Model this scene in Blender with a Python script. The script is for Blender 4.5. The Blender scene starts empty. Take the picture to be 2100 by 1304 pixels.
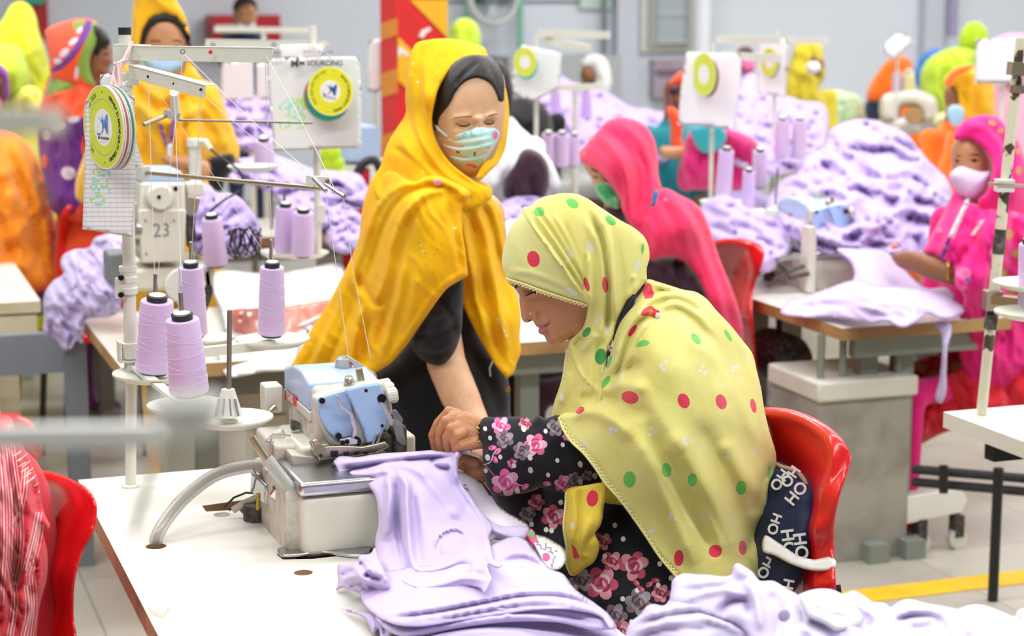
import bpy, bmesh, math, random
import numpy as np
from mathutils import Vector, Matrix, geometry, noise
SC = bpy.context.scene
COL = SC.collection
# ---------------------------------------------------------------- camera
F_PX, CX, CY = 3860.0,1050.0,652.0
YAW, PITCH, CAMZ = math.radians(19.7), math.radians(9.73),1.75
CP = Vector((0,0, CAMZ))
HD = Vector((math.sin(YAW), math.cos(YAW),0))
FW = HD * math.cos(PITCH) + Vector((0,0,-math.sin(PITCH)))
RT = Vector((math.cos(YAW),-math.sin(YAW),0))
UP = RT.cross(FW)
cam = bpy.data.cameras.new('camera'); cam_o = bpy.data.objects.new('camera', cam); COL.objects.link(cam_o)
cam_o.matrix_world = Matrix(((RT.x, UP.x, -FW.x, 0),(RT.y, UP.y, -FW.y, 0),(RT.z, UP.z, -FW.z, CAMZ),(0,0,0,1)))
cam.sensor_width = 36; cam.lens = F_PX / 2100 * 36; cam.clip_end = 100
cam.dof.use_dof = True; cam.dof.focus_distance = 3.40; cam.dof.aperture_fstop = 4.2
SC.camera = cam_o

def ray(px, py): return FW + RT * ((px - CX) / F_PX) + UP * ((CY - py) / F_PX)
def pd(px, py, D):                       # point at horizontal distance D along the heading
    d = ray(px, py); return CP + d * (D / d.dot(HD))
def pz(px, py, z):
    d = ray(px, py); return CP + d * ((z - CAMZ) / d.z)
def dz(px, py, z): return (pz(px, py, z) - CP).dot(HD)
def ppl(px, py, p0, n):
    d = ray(px, py); return CP + d * ((p0 - CP).dot(n) / d.dot(n))
def px_y(px, py, Y): return ppl(px, py, Vector((0, Y, 0)), Vector((0,1,0)))
def px_x(px, py, X): return ppl(px, py, Vector((X, 0,0)), Vector((1,0,0)))
AX = {'x': Vector((1,0,0)), 'y': Vector((0,1,0)), 'z': Vector((0,0,1)), 'd': HD}

# ---------------------------------------------------------------- materials
def lin(h):
    if not isinstance(h, str): return h
    c = [int(h[i:i + 2],16) / 255 for i in (0,2,4)]
    return tuple((x / 12.92 if x <= .04045 else ((x + .055) / 1.055) ** 2.4) for x in c) + (1,)
def nt(name):
    m = bpy.data.materials.new(name); m.use_nodes = True
    return m, m.node_tree.nodes, m.node_tree.links, m.node_tree.nodes['Principled BSDF']
def plain(name, col, rough=.5, metal=0, bump=0, bscale=200, spec=.5, var=0, vscale=6, coat=0, alpha=1, trans=0, sheen=0, sss=0, col2=None, detail=4):
    m, N, L, b = nt(name); c = lin(col)
    b.inputs['Base Color'].default_value = c; b.inputs['Roughness'].default_value = rough
    b.inputs['Metallic'].default_value = metal; b.inputs['Specular IOR Level'].default_value = spec
    b.inputs['Coat Weight'].default_value = coat; b.inputs['Alpha'].default_value = alpha
    b.inputs['Transmission Weight'].default_value = trans
    if sheen: b.inputs['Sheen Weight'].default_value = sheen; b.inputs['Sheen Roughness'].default_value = .6
    if sss:
        b.inputs['Subsurface Weight'].default_value = sss; b.inputs['Subsurface Radius'].default_value = (.012,.005,.003)
        b.inputs['Subsurface Scale'].default_value = 1.0
    if var or bump:
        tc = N.new('ShaderNodeTexCoord')
    if var:
        n = N.new('ShaderNodeTexNoise'); n.inputs['Scale'].default_value = vscale; n.inputs['Detail'].default_value = detail
        L.new(tc.outputs['Object'], n.inputs['Vector'])
        mx = N.new('ShaderNodeMix'); mx.data_type = 'RGBA'
        c2 = lin(col2) if col2 else tuple(max(0, x * (1 - var)) for x in c[:3]) + (1,)
        mx.inputs[6].default_value = c; mx.inputs[7].default_value = c2
        r = N.new('ShaderNodeMapRange'); r.inputs[1].default_value = .42; r.inputs[2].default_value = .68
        L.new(n.outputs[0], r.inputs[0]); L.new(r.outputs[0], mx.inputs[0]); L.new(mx.outputs[2], b.inputs['Base Color'])
    if bump:
        n = N.new('ShaderNodeTexNoise'); n.inputs['Scale'].default_value = bscale; n.inputs['Detail'].default_value = 3
        L.new(tc.outputs['Object'], n.inputs['Vector'])
        bp = N.new('ShaderNodeBump'); bp.inputs['Strength'].default_value = bump; bp.inputs['Distance'].default_value = .002
        L.new(n.outputs[0], bp.inputs['Height']); L.new(bp.outputs[0], b.inputs['Normal'])
    return m
def cloth(name, col, bump=.25, bscale=420, var=.06, vscale=9, rough=.85, sheen=.25, trans=.0, col2=None):
    m = plain(name, col, rough, 0, bump, bscale, .2, var, vscale, sheen=sheen, col2=col2)
    if trans:                            # thin cloth lets light through
        N = m.node_tree.nodes; L = m.node_tree.links; b = N['Principled BSDF']; o = N['Material Output']
        t = N.new('ShaderNodeBsdfTranslucent'); t.inputs[0].default_value = lin(col)
        s = N.new('ShaderNodeMixShader'); s.inputs[0].default_value = trans
        L.new(b.outputs[0], s.inputs[1]); L.new(t.outputs[0], s.inputs[2]); L.new(s.outputs[0], o.inputs[0])
    return m
MAT = {}
def M(name, **k):
    return MAT[name]

# ---------------------------------------------------------------- objects
def tag(o, label=None, cat=None, group=None, kind=None):
    if label: o['label'] = label
    if cat: o['category'] = cat
    if group: o['group'] = group
    if kind: o['kind'] = kind
    return o
def empty(name, loc=(0,0,0), label=None, cat=None, group=None, rz=0):
    o = bpy.data.objects.new(name, None); COL.objects.link(o); o.location = loc; o.rotation_euler = (0,0, rz)
    o.empty_display_size = .05
    return tag(o, label, cat, group)
def link(name, me, mats, parent=None, smooth=True):
    o = bpy.data.objects.new(name, me); COL.objects.link(o)
    for m in (mats if isinstance(mats, (list, tuple)) else [mats]):
        me.materials.append(MAT[m] if isinstance(m, str) else m)
    if parent is not None:
        o.parent = parent; bpy.context.view_layer.update
        mw = parent_matrix(parent)
        o.matrix_parent_inverse = mw.inverted()
    if smooth:
        me.polygons.foreach_set('use_smooth', [True] * len(me.polygons))
    return o
def parent_matrix(o):
    m = o.matrix_basis.copy() if False else Matrix.LocRotScale(o.location, o.rotation_euler, o.scale)
    if o.parent is not None: m = parent_matrix(o.parent) @ o.matrix_parent_inverse @ m
    return m
def copy_tree(o, parent=None):
    c = o.copy(); COL.objects.link(c)
    if parent is not None: c.parent = parent
    for ch in [x for x in bpy.data.objects if x.parent == o and x is not c]: copy_tree(ch, c)
    return c
def kids(o): return [x for x in bpy.data.objects if x.parent == o]
def bev(o, w=.003, seg=2, ang=40):
    m = o.modifiers.new('bevel', 'BEVEL'); m.width = w; m.segments = seg; m.limit_method = 'ANGLE'; m.angle_limit = math.radians(ang)
    m.harden_normals = False
    return o
def autosmooth(me, ang=35):
    bm = bmesh.new(); bm.from_mesh(me)
    a = math.radians(ang)
    for e in bm.edges:
        if len(e.link_faces) == 2 and e.calc_face_angle(0) > a: e.smooth = False
    bm.to_mesh(me); bm.free()

class MB:
    """collects shapes into one mesh"""
    def __init__(s): s.bm = bmesh.new()
    def box(s, a, b, mi=0):
        x0, y0, z0 = a; x1, y1, z1 = b
        v = [s.bm.verts.new(p) for p in ((x0, y0, z0),(x1, y0, z0),(x1, y1, z0),(x0, y1, z0),(x0, y0, z1),(x1, y0, z1),(x1, y1, z1),(x0, y1, z1))]
        for f in ((0,3,2,1),(4,5,6,7),(0,1,5,4),(1,2,6,5),(2,3,7,6),(3,0,4,7)):
            s.bm.faces.new([v[i] for i in f]).material_index = mi
        return s
    def prism(s, pts, ext, mi=0):
        """closed polygon of world points swept by vector ext"""
        ext = Vector(ext); a = [s.bm.verts.new(p) for p in pts]; b = [s.bm.verts.new(Vector(p) + ext) for p in pts]
        n = len(pts)
        fs = [s.bm.faces.new(a), s.bm.faces.new(b[::-1])]
        for i in range(n): fs.append(s.bm.faces.new((a[i], b[i], b[(i + 1) % n], a[(i + 1) % n])))
        for f in fs: f.material_index = mi
        return s
    def bar(s, a, b, w, h, upv=(0,0,1), mi=0):
        a = Vector(a); b = Vector(b); d = (b - a).normalized(); u = Vector(upv)
        sx = d.cross(u).normalized() * w / 2; uu = sx.cross(d).normalized() * h / 2
        return s.prism([a - sx - uu, a + sx - uu, a + sx + uu, a - sx + uu], b - a, mi)
    def tube(s, pts, r, n=12, cap=True, mi=0, closed=False):
        pts = [Vector(p) for p in pts]; m = len(pts)
        rr = r if isinstance(r, (list, tuple)) else [r] * m
        rings = []; pu = None
        for i, p in enumerate(pts):
            if closed: d = pts[(i + 1) % m] - pts[i - 1]
            else: d = (pts[min(i + 1, m - 1)] - pts[max(i - 1,0)])
            if d.length < 1e-9: d = Vector((0,0,1))
            d.normalize()
            if pu is None: pu = d.orthogonal()
            u = (pu - d * pu.dot(d))
            if u.length < 1e-6: u = d.orthogonal()
            u.normalize(); pu = u; w = d.cross(u)
            rings.append([s.bm.verts.new(p + (u * math.cos(t) + w * math.sin(t)) * rr[i]) for t in [2 * math.pi * k / n for k in range(n)]])
        for i in range(m if closed else m - 1):
            A = rings[i]; B = rings[(i + 1) % m]
            for k in range(n): s.bm.faces.new((A[k], A[(k + 1) % n], B[(k + 1) % n], B[k])).material_index = mi
        if cap and not closed:
            s.bm.faces.new(rings[0][::-1]).material_index = mi; s.bm.faces.new(rings[-1]).material_index = mi
        return s
    def cyl(s, a, b, r, r2=None, n=20, mi=0): return s.tube([a, b],[r, r if r2 is None else r2], n, True, mi)
    def lathe(s, c, prof, n=32, axis=(0,0,1), mi=0, close=True):
        """profile [(r, h)] spun round axis through c; mi may be list per band"""
        ax = Vector(axis).normalized(); u = ax.orthogonal().normalized(); w = ax.cross(u); c = Vector(c); rings = []
        for r, h in prof:
            if r < 1e-6: rings.append([s.bm.verts.new(c + ax * h)])
            else: rings.append([s.bm.verts.new(c + ax * h + (u * math.cos(t) + w * math.sin(t)) * r) for t in [2 * math.pi * k / n for k in range(n)]])
        for i in range(len(rings) - 1):
            A, B = rings[i], rings[i + 1]; q = mi[i] if isinstance(mi, (list, tuple)) else mi
            for k in range(n):
                if len(A) == 1 and len(B) == 1: break
                if len(A) == 1: f = s.bm.faces.new((A[0], B[(k + 1) % n], B[k]))
                elif len(B) == 1: f = s.bm.faces.new((A[k], A[(k + 1) % n], B[0]))
                else: f = s.bm.faces.new((A[k], A[(k + 1) % n], B[(k + 1) % n], B[k]))
                f.material_index = q
        return s
    def ball(s, c, r, sc=(1,1,1), rot=None, mi=0, seg=16):
        c = Vector(c); mt = Matrix.Translation(c) @ (rot.to_4x4() if rot else Matrix()) @ Matrix.Diagonal((r * sc[0], r * sc[1], r * sc[2],1))
        g = bmesh.ops.create_uvsphere(s.bm, u_segments=seg, v_segments=max(6, seg // 2 + 2), radius=1, matrix=mt)
        for v in g['verts']:
            for f in v.link_faces: f.material_index = mi
        return s
    def build(s, name, mats, parent=None, smooth=True, sharp=35):
        bmesh.ops.recalc_face_normals(s.bm, faces=s.bm.faces)
        me = bpy.data.meshes.new(name); s.bm.to_mesh(me); s.bm.free()
        o = link(name, me, mats, parent, smooth)
        if smooth: autosmooth(me, sharp)
        return o

def crom(pts, step=6, closed=True):
    """Catmull-Rom through pixel points; a repeated point makes a corner"""
    P = [tuple(map(float, p[:2])) for p in pts]; out = []
    n = len(P); rng = range(n if closed else n - 1)
    for i in rng:
        p1 = P[i]; p2 = P[(i + 1) % n]
        if p1 == p2: continue
        p0 = P[i - 1] if (closed or i > 0) else p1
        p3 = P[(i + 2) % n] if (closed or i + 2 < n) else p2
        if p0 == p1: p0 = (2 * p1[0] - p2[0],2 * p1[1] - p2[1])
        if p3 == p2: p3 = (2 * p2[0] - p1[0],2 * p2[1] - p1[1])
        L = math.hypot(p2[0] - p1[0], p2[1] - p1[1]); k = max(1, int(round(L / step)))
        # scale tangents to the chord so uneven spacing does not overshoot
        def tan(a, b, c):
            l1 = math.hypot(b[0] - a[0], b[1] - a[1]) + 1e-9; l2 = math.hypot(c[0] - b[0], c[1] - b[1]) + 1e-9
            return ((b[0] - a[0]) / l1 * l2 + (c[0] - b[0]) / l2 * l1) / (l1 + l2),((b[1] - a[1]) / l1 * l2 + (c[1] - b[1]) / l2 * l1) / (l1 + l2)
        t1 = tan(p0, p1, p2); t2 = tan(p1, p2, p3)
        for j in range(k):
            t = j / k; h00 = 2 * t ** 3 - 3 * t * t + 1; h10 = t ** 3 - 2 * t * t + t; h01 = -2 * t ** 3 + 3 * t * t; h11 = t ** 3 - t * t
            out.append((h00 * p1[0] + h10 * L * t1[0] + h01 * p2[0] + h11 * L * t2[0], h00 * p1[1] + h10 * L * t1[1] + h01 * p2[1] + h11 * L * t2[1]))
    if not closed: out.append(P[-1])
    return out
def ell(cx, cy, rx, ry, rot=0, n=14):
    c, s_ = math.cos(math.radians(rot)), math.sin(math.radians(rot))
    return [(cx + rx * math.cos(t) * c - ry * math.sin(t) * s_, cy + rx * math.cos(t) * s_ + ry * math.sin(t) * c) for t in [2 * math.pi * k / n for k in range(n)]]
def seg_dist(V, pts, closed=False):
    """distance, side and position along the polyline for each row of V"""
    A = np.array(pts, float); B = np.roll(A, -1,0)
    if not closed: A, B = A[:-1], B[:-1]
    best = np.full(len(V),1e9); side = np.zeros(len(V)); par = np.zeros(len(V))
    L = np.hypot(*(B - A).T); cum = np.concatenate([[0], np.cumsum(L)]); tot = max(cum[-1],1e-6)
    for i in range(len(A)):
        d = B[i] - A[i]; l2 = max(d @ d, 1e-9); W = V - A[i]; t = np.clip((W @ d) / l2,0,1)
        q = W - t[:, None] * d; r = np.hypot(q[:, 0], q[:, 1]); m = r < best
        best[m] = r[m]; side[m] = np.sign(d[0] * W[m, 1] - d[1] * W[m, 0]); par[m] = (cum[i] + t[m] * L[i]) / tot
    return best, side, par
def inside(V, poly):
    x, y = V[:, 0], V[:, 1]; r = np.zeros(len(V), bool); n = len(poly); j = n - 1
    for i in range(n):
        xi, yi = poly[i]; xj, yj = poly[j]
        if yi != yj:
            c = ((yi > y) != (yj > y)) & (x < (xj - xi) * (y - yi) / (yj - yi) + xi); r ^= c
        j = i
    return r
def rbf(ctrl, V):
    c = np.array(ctrl, float); S = 100.0
    if len(c) == 1: return np.full(len(V), c[0,2])
    X = c[:, :2] / S; n = len(X); k = lambda r: np.sqrt(r * r + .09)
    R = k(np.linalg.norm(X[:, None] - X[None], axis=2)) * -1
    if n >= 4:
        Q = np.hstack([np.ones((n, 1)), X]); A = np.block([[R + 1e-6 * np.eye(n), Q],[Q.T, np.zeros((3,3))]]); b = np.concatenate([c[:, 2],[0,0,0]])
    else:
        A = R; Q = None; m0 = c[:, 2].mean(); b = c[:, 2] - m0
    w = np.linalg.lstsq(A, b, rcond=None)[0]; Vs = V / S
    K = -k(np.linalg.norm(Vs[:, None] - X[None], axis=2))
    if Q is None: return K @ w + m0
    return K @ w[:n] + np.hstack([np.ones((len(V),1)), Vs]) @ w[n:]
def vnoise(V, scale, seed=0, ax=0, stretch=1):
    c, s_ = math.cos(ax), math.sin(ax); o = np.empty(len(V))
    for i, (x, y) in enumerate(V):
        o[i] = noise.noise(Vector(((x * c + y * s_) / (scale * stretch),(-x * s_ + y * c) / scale, seed * 7.13)))
    return o
def rays(V):
    D = np.outer(np.ones(len(V)), FW) + np.outer((V[:, 0] - CX) / F_PX, RT) + np.outer((CY - V[:, 1]) / F_PX, UP)
    return D
def relief_geo(outline, depth, T=.05, Tb=None, R=None, folds=(), spots=(), step=6, wrinkle=None, smooth=True, back=True, backflat=None, prof=.5, off=0):
    """solid shape: traced outline, own distance (depth: number or [(px,py,D)]), rounded front of thickness T,
    rounded back Tb, folds [(pts, amp, width, kind)], spots [(polygon, material index)]; off shifts towards the camera"""
    o2 = crom(outline, step) if smooth else crom([p for q in outline for p in (q, q)], step)
    poly = [Vector(p) for p in o2]; ar = np.array(o2)
    x0, y0 = ar.min(0); x1, y1 = ar.max(0)
    gx = np.arange(x0 - step, x1 + step, step); gy = np.arange(y0 - step, y1 + step, step * .866)
    G = np.array([(x + (step / 2 if j % 2 else 0), y) for j, y in enumerate(gy) for x in gx])
    G = G[inside(G, o2)]
    if len(G): G = G[seg_dist(G, o2, True)[0] > step * .55]
    pts = list(poly); edges = []
    sp = []
    for pg, mi in spots:
        pts += [Vector(p) for p in pg]; sp.append(np.array(pg, float))
    if len(sp) and len(G):
        allp = np.vstack(sp); lo = allp.min(0) - step; hi = allp.max(0) + step
        keep = np.ones(len(G), bool); m = ((G > lo) & (G < hi)).all(1); idx = np.where(m)[0]
        # drop grid points that sit on a spot's edge
        for a in sp:
            q = idx[((G[idx] > a.min(0) - 3) & (G[idx] < a.max(0) + 3)).all(1)]
            if len(q): keep[q[seg_dist(G[q], a, True)[0] < step * .35]] = False
        G = G[keep]
    pts += [Vector(p) for p in G]
    ln = [len(poly)] + [len(pg) for pg, _ in spots]; b_ = 0
    for k in ln: edges += [(b_ + i, b_ + (i + 1) % k) for i in range(k)]; b_ += k
    V2, E2, F2, ov, oe, of = geometry.delaunay_2d_cdt(pts, edges, [],0,1e-4)
    V = np.array([(v[0], v[1]) for v in V2]); FA = [f for f in F2]
    cen = np.array([V[list(f)].mean(0) for f in FA]); ok = inside(cen, o2); mis = np.zeros(len(FA), int)
    for pg, mi in spots:
        p_ = np.array(pg, float); lo = p_.min(0); hi = p_.max(0); q = np.where((cen[:, 0] >= lo[0]) & (cen[:, 0] <= hi[0]) & (cen[:, 1] >= lo[1]) & (cen[:, 1] <= hi[1]))[0]
        if len(q): q = q[inside(cen[q], pg)]; mis[q] = mi
    tri = [FA[i] for i in np.where(ok)[0]]; fm = [int(mis[i]) for i in np.where(ok)[0]]
    ed, _, _ = seg_dist(V, o2, True)
    if R is None: R = max(8, ed.max())
    on = ed < .05
    t = np.clip(ed / R, 0,1); pr = (1 - (1 - t) ** 2) ** prof
    pr[on] = 0
    base = depth(V) if callable(depth) else (rbf(depth, V) if isinstance(depth, (list, tuple)) else np.full(len(V), float(depth)))
    h = T * pr
    for fd in folds:
        p, amp, w = fd[:3]; kind = fd[3] if len(fd) > 3 else 'ridge'
        pp = crom(p, 10, False) if len(p) > 2 else p
        s, sd, par = seg_dist(V, pp)
        taper = np.clip(ed / 8,0,1)
        ends = np.clip(np.minimum(par, 1 - par) * 6 + .15,0,1)
        if kind == 'ridge': g = np.exp(-(s / w) ** 2) * ends
        elif kind == 'full': g = np.exp(-(s / w) ** 2)
        elif kind == 'stepr': g = np.where(sd > 0, np.exp(-s / w),0) * ends
        elif kind == 'stepl': g = np.where(sd < 0, np.exp(-s / w),0) * ends
        h = h + amp * g * taper
    if wrinkle:
        for wk in (wrinkle if isinstance(wrinkle, list) else [wrinkle]):
            amp, sc = wk[0], wk[1]; ax = wk[2] if len(wk) > 2 else 0; st = wk[3] if len(wk) > 3 else 1; sd = wk[4] if len(wk) > 4 else 0
            W = V
            wx = vnoise(V, sc * 2.2, sd + 5); W = V + np.column_stack([wx, vnoise(V, sc * 2.2, sd + 9)]) * sc * .9
            n1 = vnoise(W, sc, sd, math.radians(ax), st)
            if len(wk) > 5 and wk[5] == 'ridged': n1 = .5 - np.abs(n1) * 2.2
            h = h + amp * n1 * np.clip(ed / (sc * .5),0,1)
    hf = np.where(on, 0, h)
    Dr = rays(V); hh = Dr @ np.array(HD)
    C = np.array(CP)
    front = C + Dr * ((base - hf - off) / hh)[:, None]
    n = len(V)
    used = np.zeros(n, bool); used[np.array([i for f in tri for i in f], int)] = True
    verts = front.tolist(); fl = [tuple(f) for f in tri]; fmm = list(fm)
    if back:
        tb = T if Tb is None else Tb
        hb = tb * pr - np.where(on, 0,(h - T * pr)) * (.6 if backflat is None else backflat)
        hb = np.maximum(hb, .0015 - np.minimum(h, 0))
        bk = C + Dr * ((base + hb - off) / hh)[:, None]
        mp = {}
        for i in range(n):
            if used[i]:
                if on[i]: mp[i] = i
                else: mp[i] = len(verts); verts.append(bk[i].tolist())
        for f, mi in zip(tri, fm):
            g = tuple(mp[i] for i in f[::-1])
            if len(set(g)) == 3 and set(g) != set(f): fl.append(g); fmm.append(mi)
    return verts, fl, fmm
def geo_mesh(name, geos):
    vs, fs, ms = [],[],[]
    for v, f, m in geos:
        b = len(vs); vs += v; fs += [tuple(i + b for i in q) for q in f]; ms += m
    me = bpy.data.meshes.new(name); me.from_pydata(vs, [], fs); me.validate()
    if len(me.polygons) == len(ms): me.polygons.foreach_set('material_index', ms)
    bm = bmesh.new(); bm.from_mesh(me)
    bmesh.ops.delete(bm, geom=[v for v in bm.verts if not v.link_faces], context='VERTS')
    bmesh.ops.recalc_face_normals(bm, faces=bm.faces); bm.to_mesh(me); bm.free()
    return me
def relief(name, outline, depth, mats, parent=None, sub=0, **k):
    me = geo_mesh(name, [relief_geo(outline, depth, **k)])
    return link(name, me, mats, parent)
def slab(name, outline, plane, at, thick, mats, parent=None, bevel=.002, curved=False, step=6, spots=None):
    """traced flat outline on a real plane (axis + coordinate), swept away from the camera by thick"""
    n = AX[plane] if isinstance(plane, str) else Vector(plane)
    p0 = n * at if isinstance(at, (int, float)) else Vector(at)
    o2 = crom(outline, step) if curved else outline
    w = [ppl(x, y, p0, n) for x, y in o2]
    s = 1 if ray(1050,652).dot(n) > 0 else -1
    mb = MB(); mb.prism(w, n * (s * thick)); o = mb.build(name, mats, parent)
    if bevel: bev(o, bevel)
    return o
def fuse(name, shapes, mats, parent=None, voxel=.006, smooth=4, extra=()):
    """one continuous surface grown from overlapping limbs [(points, radii)] or ('ball', c, r, sc, rot)"""
    mb = MB()
    for sh in shapes:
        if sh[0] == 'ball': mb.ball(*sh[1:])
        else:
            mb.tube(sh[0], list(sh[1]),14)
            for p, r in zip(sh[0], sh[1]): mb.ball(p, r * .995, seg=14)
    bmesh.ops.recalc_face_normals(mb.bm, faces=mb.bm.faces)
    me = bpy.data.meshes.new('tmp'); mb.bm.to_mesh(me); mb.bm.free()
    o = bpy.data.objects.new('tmp', me); COL.objects.link(o)
    m = o.modifiers.new('r', 'REMESH'); m.mode = 'VOXEL'; m.voxel_size = voxel; m.adaptivity = 0
    s = o.modifiers.new('s', 'SMOOTH'); s.factor = .5; s.iterations = smooth
    dg = bpy.context.evaluated_depsgraph_get(); me2 = bpy.data.meshes.new_from_object(o.evaluated_get(dg))
    bpy.data.objects.remove(o); bpy.data.meshes.remove(me)
    me2.materials.clear()
    if extra:
        bm = bmesh.new(); bm.from_mesh(me2)
        for g in extra:
            t = geo_mesh('t', [g]); bm.from_mesh(t); bpy.data.meshes.remove(t)
        bm.to_mesh(me2); bm.free()
    me2.name = name
    return link(name, me2, mats, parent)
def fuse_geo(shapes, voxel, smooth):
    o = fuse('tmp', shapes, [], None, voxel, smooth); me = o.data
    g = ([tuple(v.co) for v in me.vertices],[tuple(q.vertices) for q in me.polygons],[0] * len(me.polygons)); bpy.data.objects.remove(o); bpy.data.meshes.remove(me); return g
def text_mesh(name, s, size, origin, xdir, ydir, mat, parent, thick=.0004, font=None, align='CENTER', scx=1.0, bold=0):
    cu = bpy.data.curves.new('t', 'FONT'); cu.body = s; cu.size = size; cu.extrude = thick; cu.align_x = align; cu.align_y = 'CENTER'; cu.offset = bold
    t = bpy.data.objects.new('t', cu); COL.objects.link(t)
    dg = bpy.context.evaluated_depsgraph_get(); me = bpy.data.meshes.new_from_object(t.evaluated_get(dg))
    bpy.data.objects.remove(t)
    X = Vector(xdir).normalized(); Y = Vector(ydir); Y = (Y - X * Y.dot(X)).normalized(); Z = X.cross(Y); O = Vector(origin)
    for v in me.vertices:
        c = v.co.copy(); v.co = O + X * (c.x * scx) + Y * c.y + Z * c.z
    me.name = name; me.materials.clear()
    return link(name, me, mat, parent, smooth=False)
EXPO = -1.05
# ---------------------------------------------------------------- material set
def mk(k, m): MAT[k] = m; return m
mk('wall', plain('wall_paint', 'DEE5EE', .8, var=.04, vscale=.6))
mk('ceil', plain('ceiling_paint', 'E6E8EA', .9))
mk('white', plain('white_enamel', 'E9E9E4', .35, var=.03, vscale=4))
mk('cream', plain('cream_enamel', 'DDDDD0', .4, bump=.05, bscale=90, var=.06, vscale=12))
mk('machine', plain('ivory_machine_enamel', 'DEDCCF', .3, var=.05, vscale=9, col2='D2CFC0'))
mk('grime', plain('dusty_ivory_enamel', 'D2CFC2', .45, var=.2, vscale=40, col2='B4AFA2', detail=8))
mk('blue', plain('pale_blue_enamel', 'B4CBEC', .3, var=.05, vscale=14))
mk('blue2', plain('pale_blue_cover', 'A6C4EC', .35))
mk('steel', plain('brushed_steel', 'C9CACC', .28,1, var=.08, vscale=20))
mk('chrome', plain('bright_steel', 'DADBDC', .15,1))
mk('pinm', plain('spindle_steel', '8F8A80', .4,.8))
mk('brassy', plain('nickel_brass', 'B9AE98', .3,1))
mk('dark', plain('black_plastic', '1E1E20', .45))
mk('darkm', plain('dusty_black_metal', '3A3835', .6,.3, var=.4, vscale=60, col2='6E6A66'))
mk('hole', plain('dark_recess', '2A211C', .9))
mk('lam', plain('white_laminate', 'EFEFE6', .33, var=.05, vscale=3, col2='E4E3D6'))
mk('ply', plain('plywood_edge', 'C09A62', .6, bump=.1, bscale=80, var=.25, vscale=5, col2='96704A'))
mk('plyb', plain('worn_brown_edge', 'B59870', .6, bump=.1, bscale=80, var=.25, vscale=7, col2='7F6650'))
mk('palewood', plain('pale_worn_wood', 'D2C6A4', .7, bump=.1, bscale=60, var=.2, vscale=6, col2='B3A37C'))
mk('frame', plain('grey_green_paint', '8E958C', .5,.2, var=.1, vscale=5))
mk('dframe', plain('black_frame_paint', '26272A', .5,.3))
mk('greybox', plain('grey_weathered_board', 'A6A39A', .75, bump=.15, bscale=40, var=.16, vscale=8, col2='8B877E'))
mk('red', plain('red_plastic', 'E3161B', .3, coat=.3, var=.06, vscale=5))
mk('redp', plain('dark_red_enamel', 'B81626', .4))
mk('pred', plain('pillar_red', 'D81F1F', .45, var=.12, vscale=9))
mk('pyel', plain('pillar_yellow', 'EDB419', .45, var=.1, vscale=9))
mk('porg', plain('pillar_orange', 'E08A1E', .45, var=.1, vscale=9))
mk('yline', plain('yellow_floor_paint', 'E8B91C', .6, var=.15, vscale=8))
mk('lav', cloth('lavender_jersey', 'D3C4EC', .15,500,.03,5,.8,.2,.1))
mk('lavd', cloth('deep_lavender_jersey', 'C6B2E6', .15,400,.06,5,.8,.2,.05))
mk('thread', plain('lavender_thread', 'D4B8E4', .55, bump=.12, bscale=260, sheen=.3))
mk('string', plain('white_thread', 'F2F2F2', .5))
mk('pinks', plain('pink_tie_string', 'E9C3C4', .8))
mk('paper', plain('white_paper', 'F3F3F3', .7))
mk('disc', plain('lime_disc_print', 'DCE64A', .4)); mk('discy', plain('yellow_disc_print', 'EFEB1E', .4))
mk('discg', plain('green_card', '1E8F78', .5)); mk('discr', plain('brick_card', 'C0563F', .5))
mk('logo', plain('blue_print', '2F5FA8', .5)); mk('logop', plain('light_blue_print', '6E97D6', .5))
mk('ink', plain('black_ink', '23232B', .6)); mk('inkg', plain('grey_ink', '8A8A92', .6))
mk('teal', plain('teal_print', '2FB39A', .5)); mk('mint', plain('mint_marker', '9BE3CB', .6)); mk('limem', plain('lime_marker', 'B9EC3C', .6))
mk('redink', plain('red_print', 'D8343A', .5))
mk('orgpl', plain('orange_plastic_film', 'EF8168', .25, coat=.5, bump=.6, bscale=30, var=.2, vscale=14, col2='F6B3A2'))
mk('skin', plain('skin_light_brown', 'C08A62', .5, sss=.12, bump=.05, bscale=300, var=.05, vscale=20))
mk('skin2', plain('skin_brown', 'BF855A', .45, sss=.08, bump=.06, bscale=300, var=.06, vscale=22, col2='B27A50'))
mk('skin3', plain('skin_deep_brown', '8A5A3C', .5, sss=.08))
mk('hair', plain('black_hair', '17130F', .5, bump=.5, bscale=160))
mk('blackc', cloth('black_cotton', '14141A', .2,300,.1,8,.85,.12))
mk('screw', plain('black_screw', '101012', .35,.5))
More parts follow.
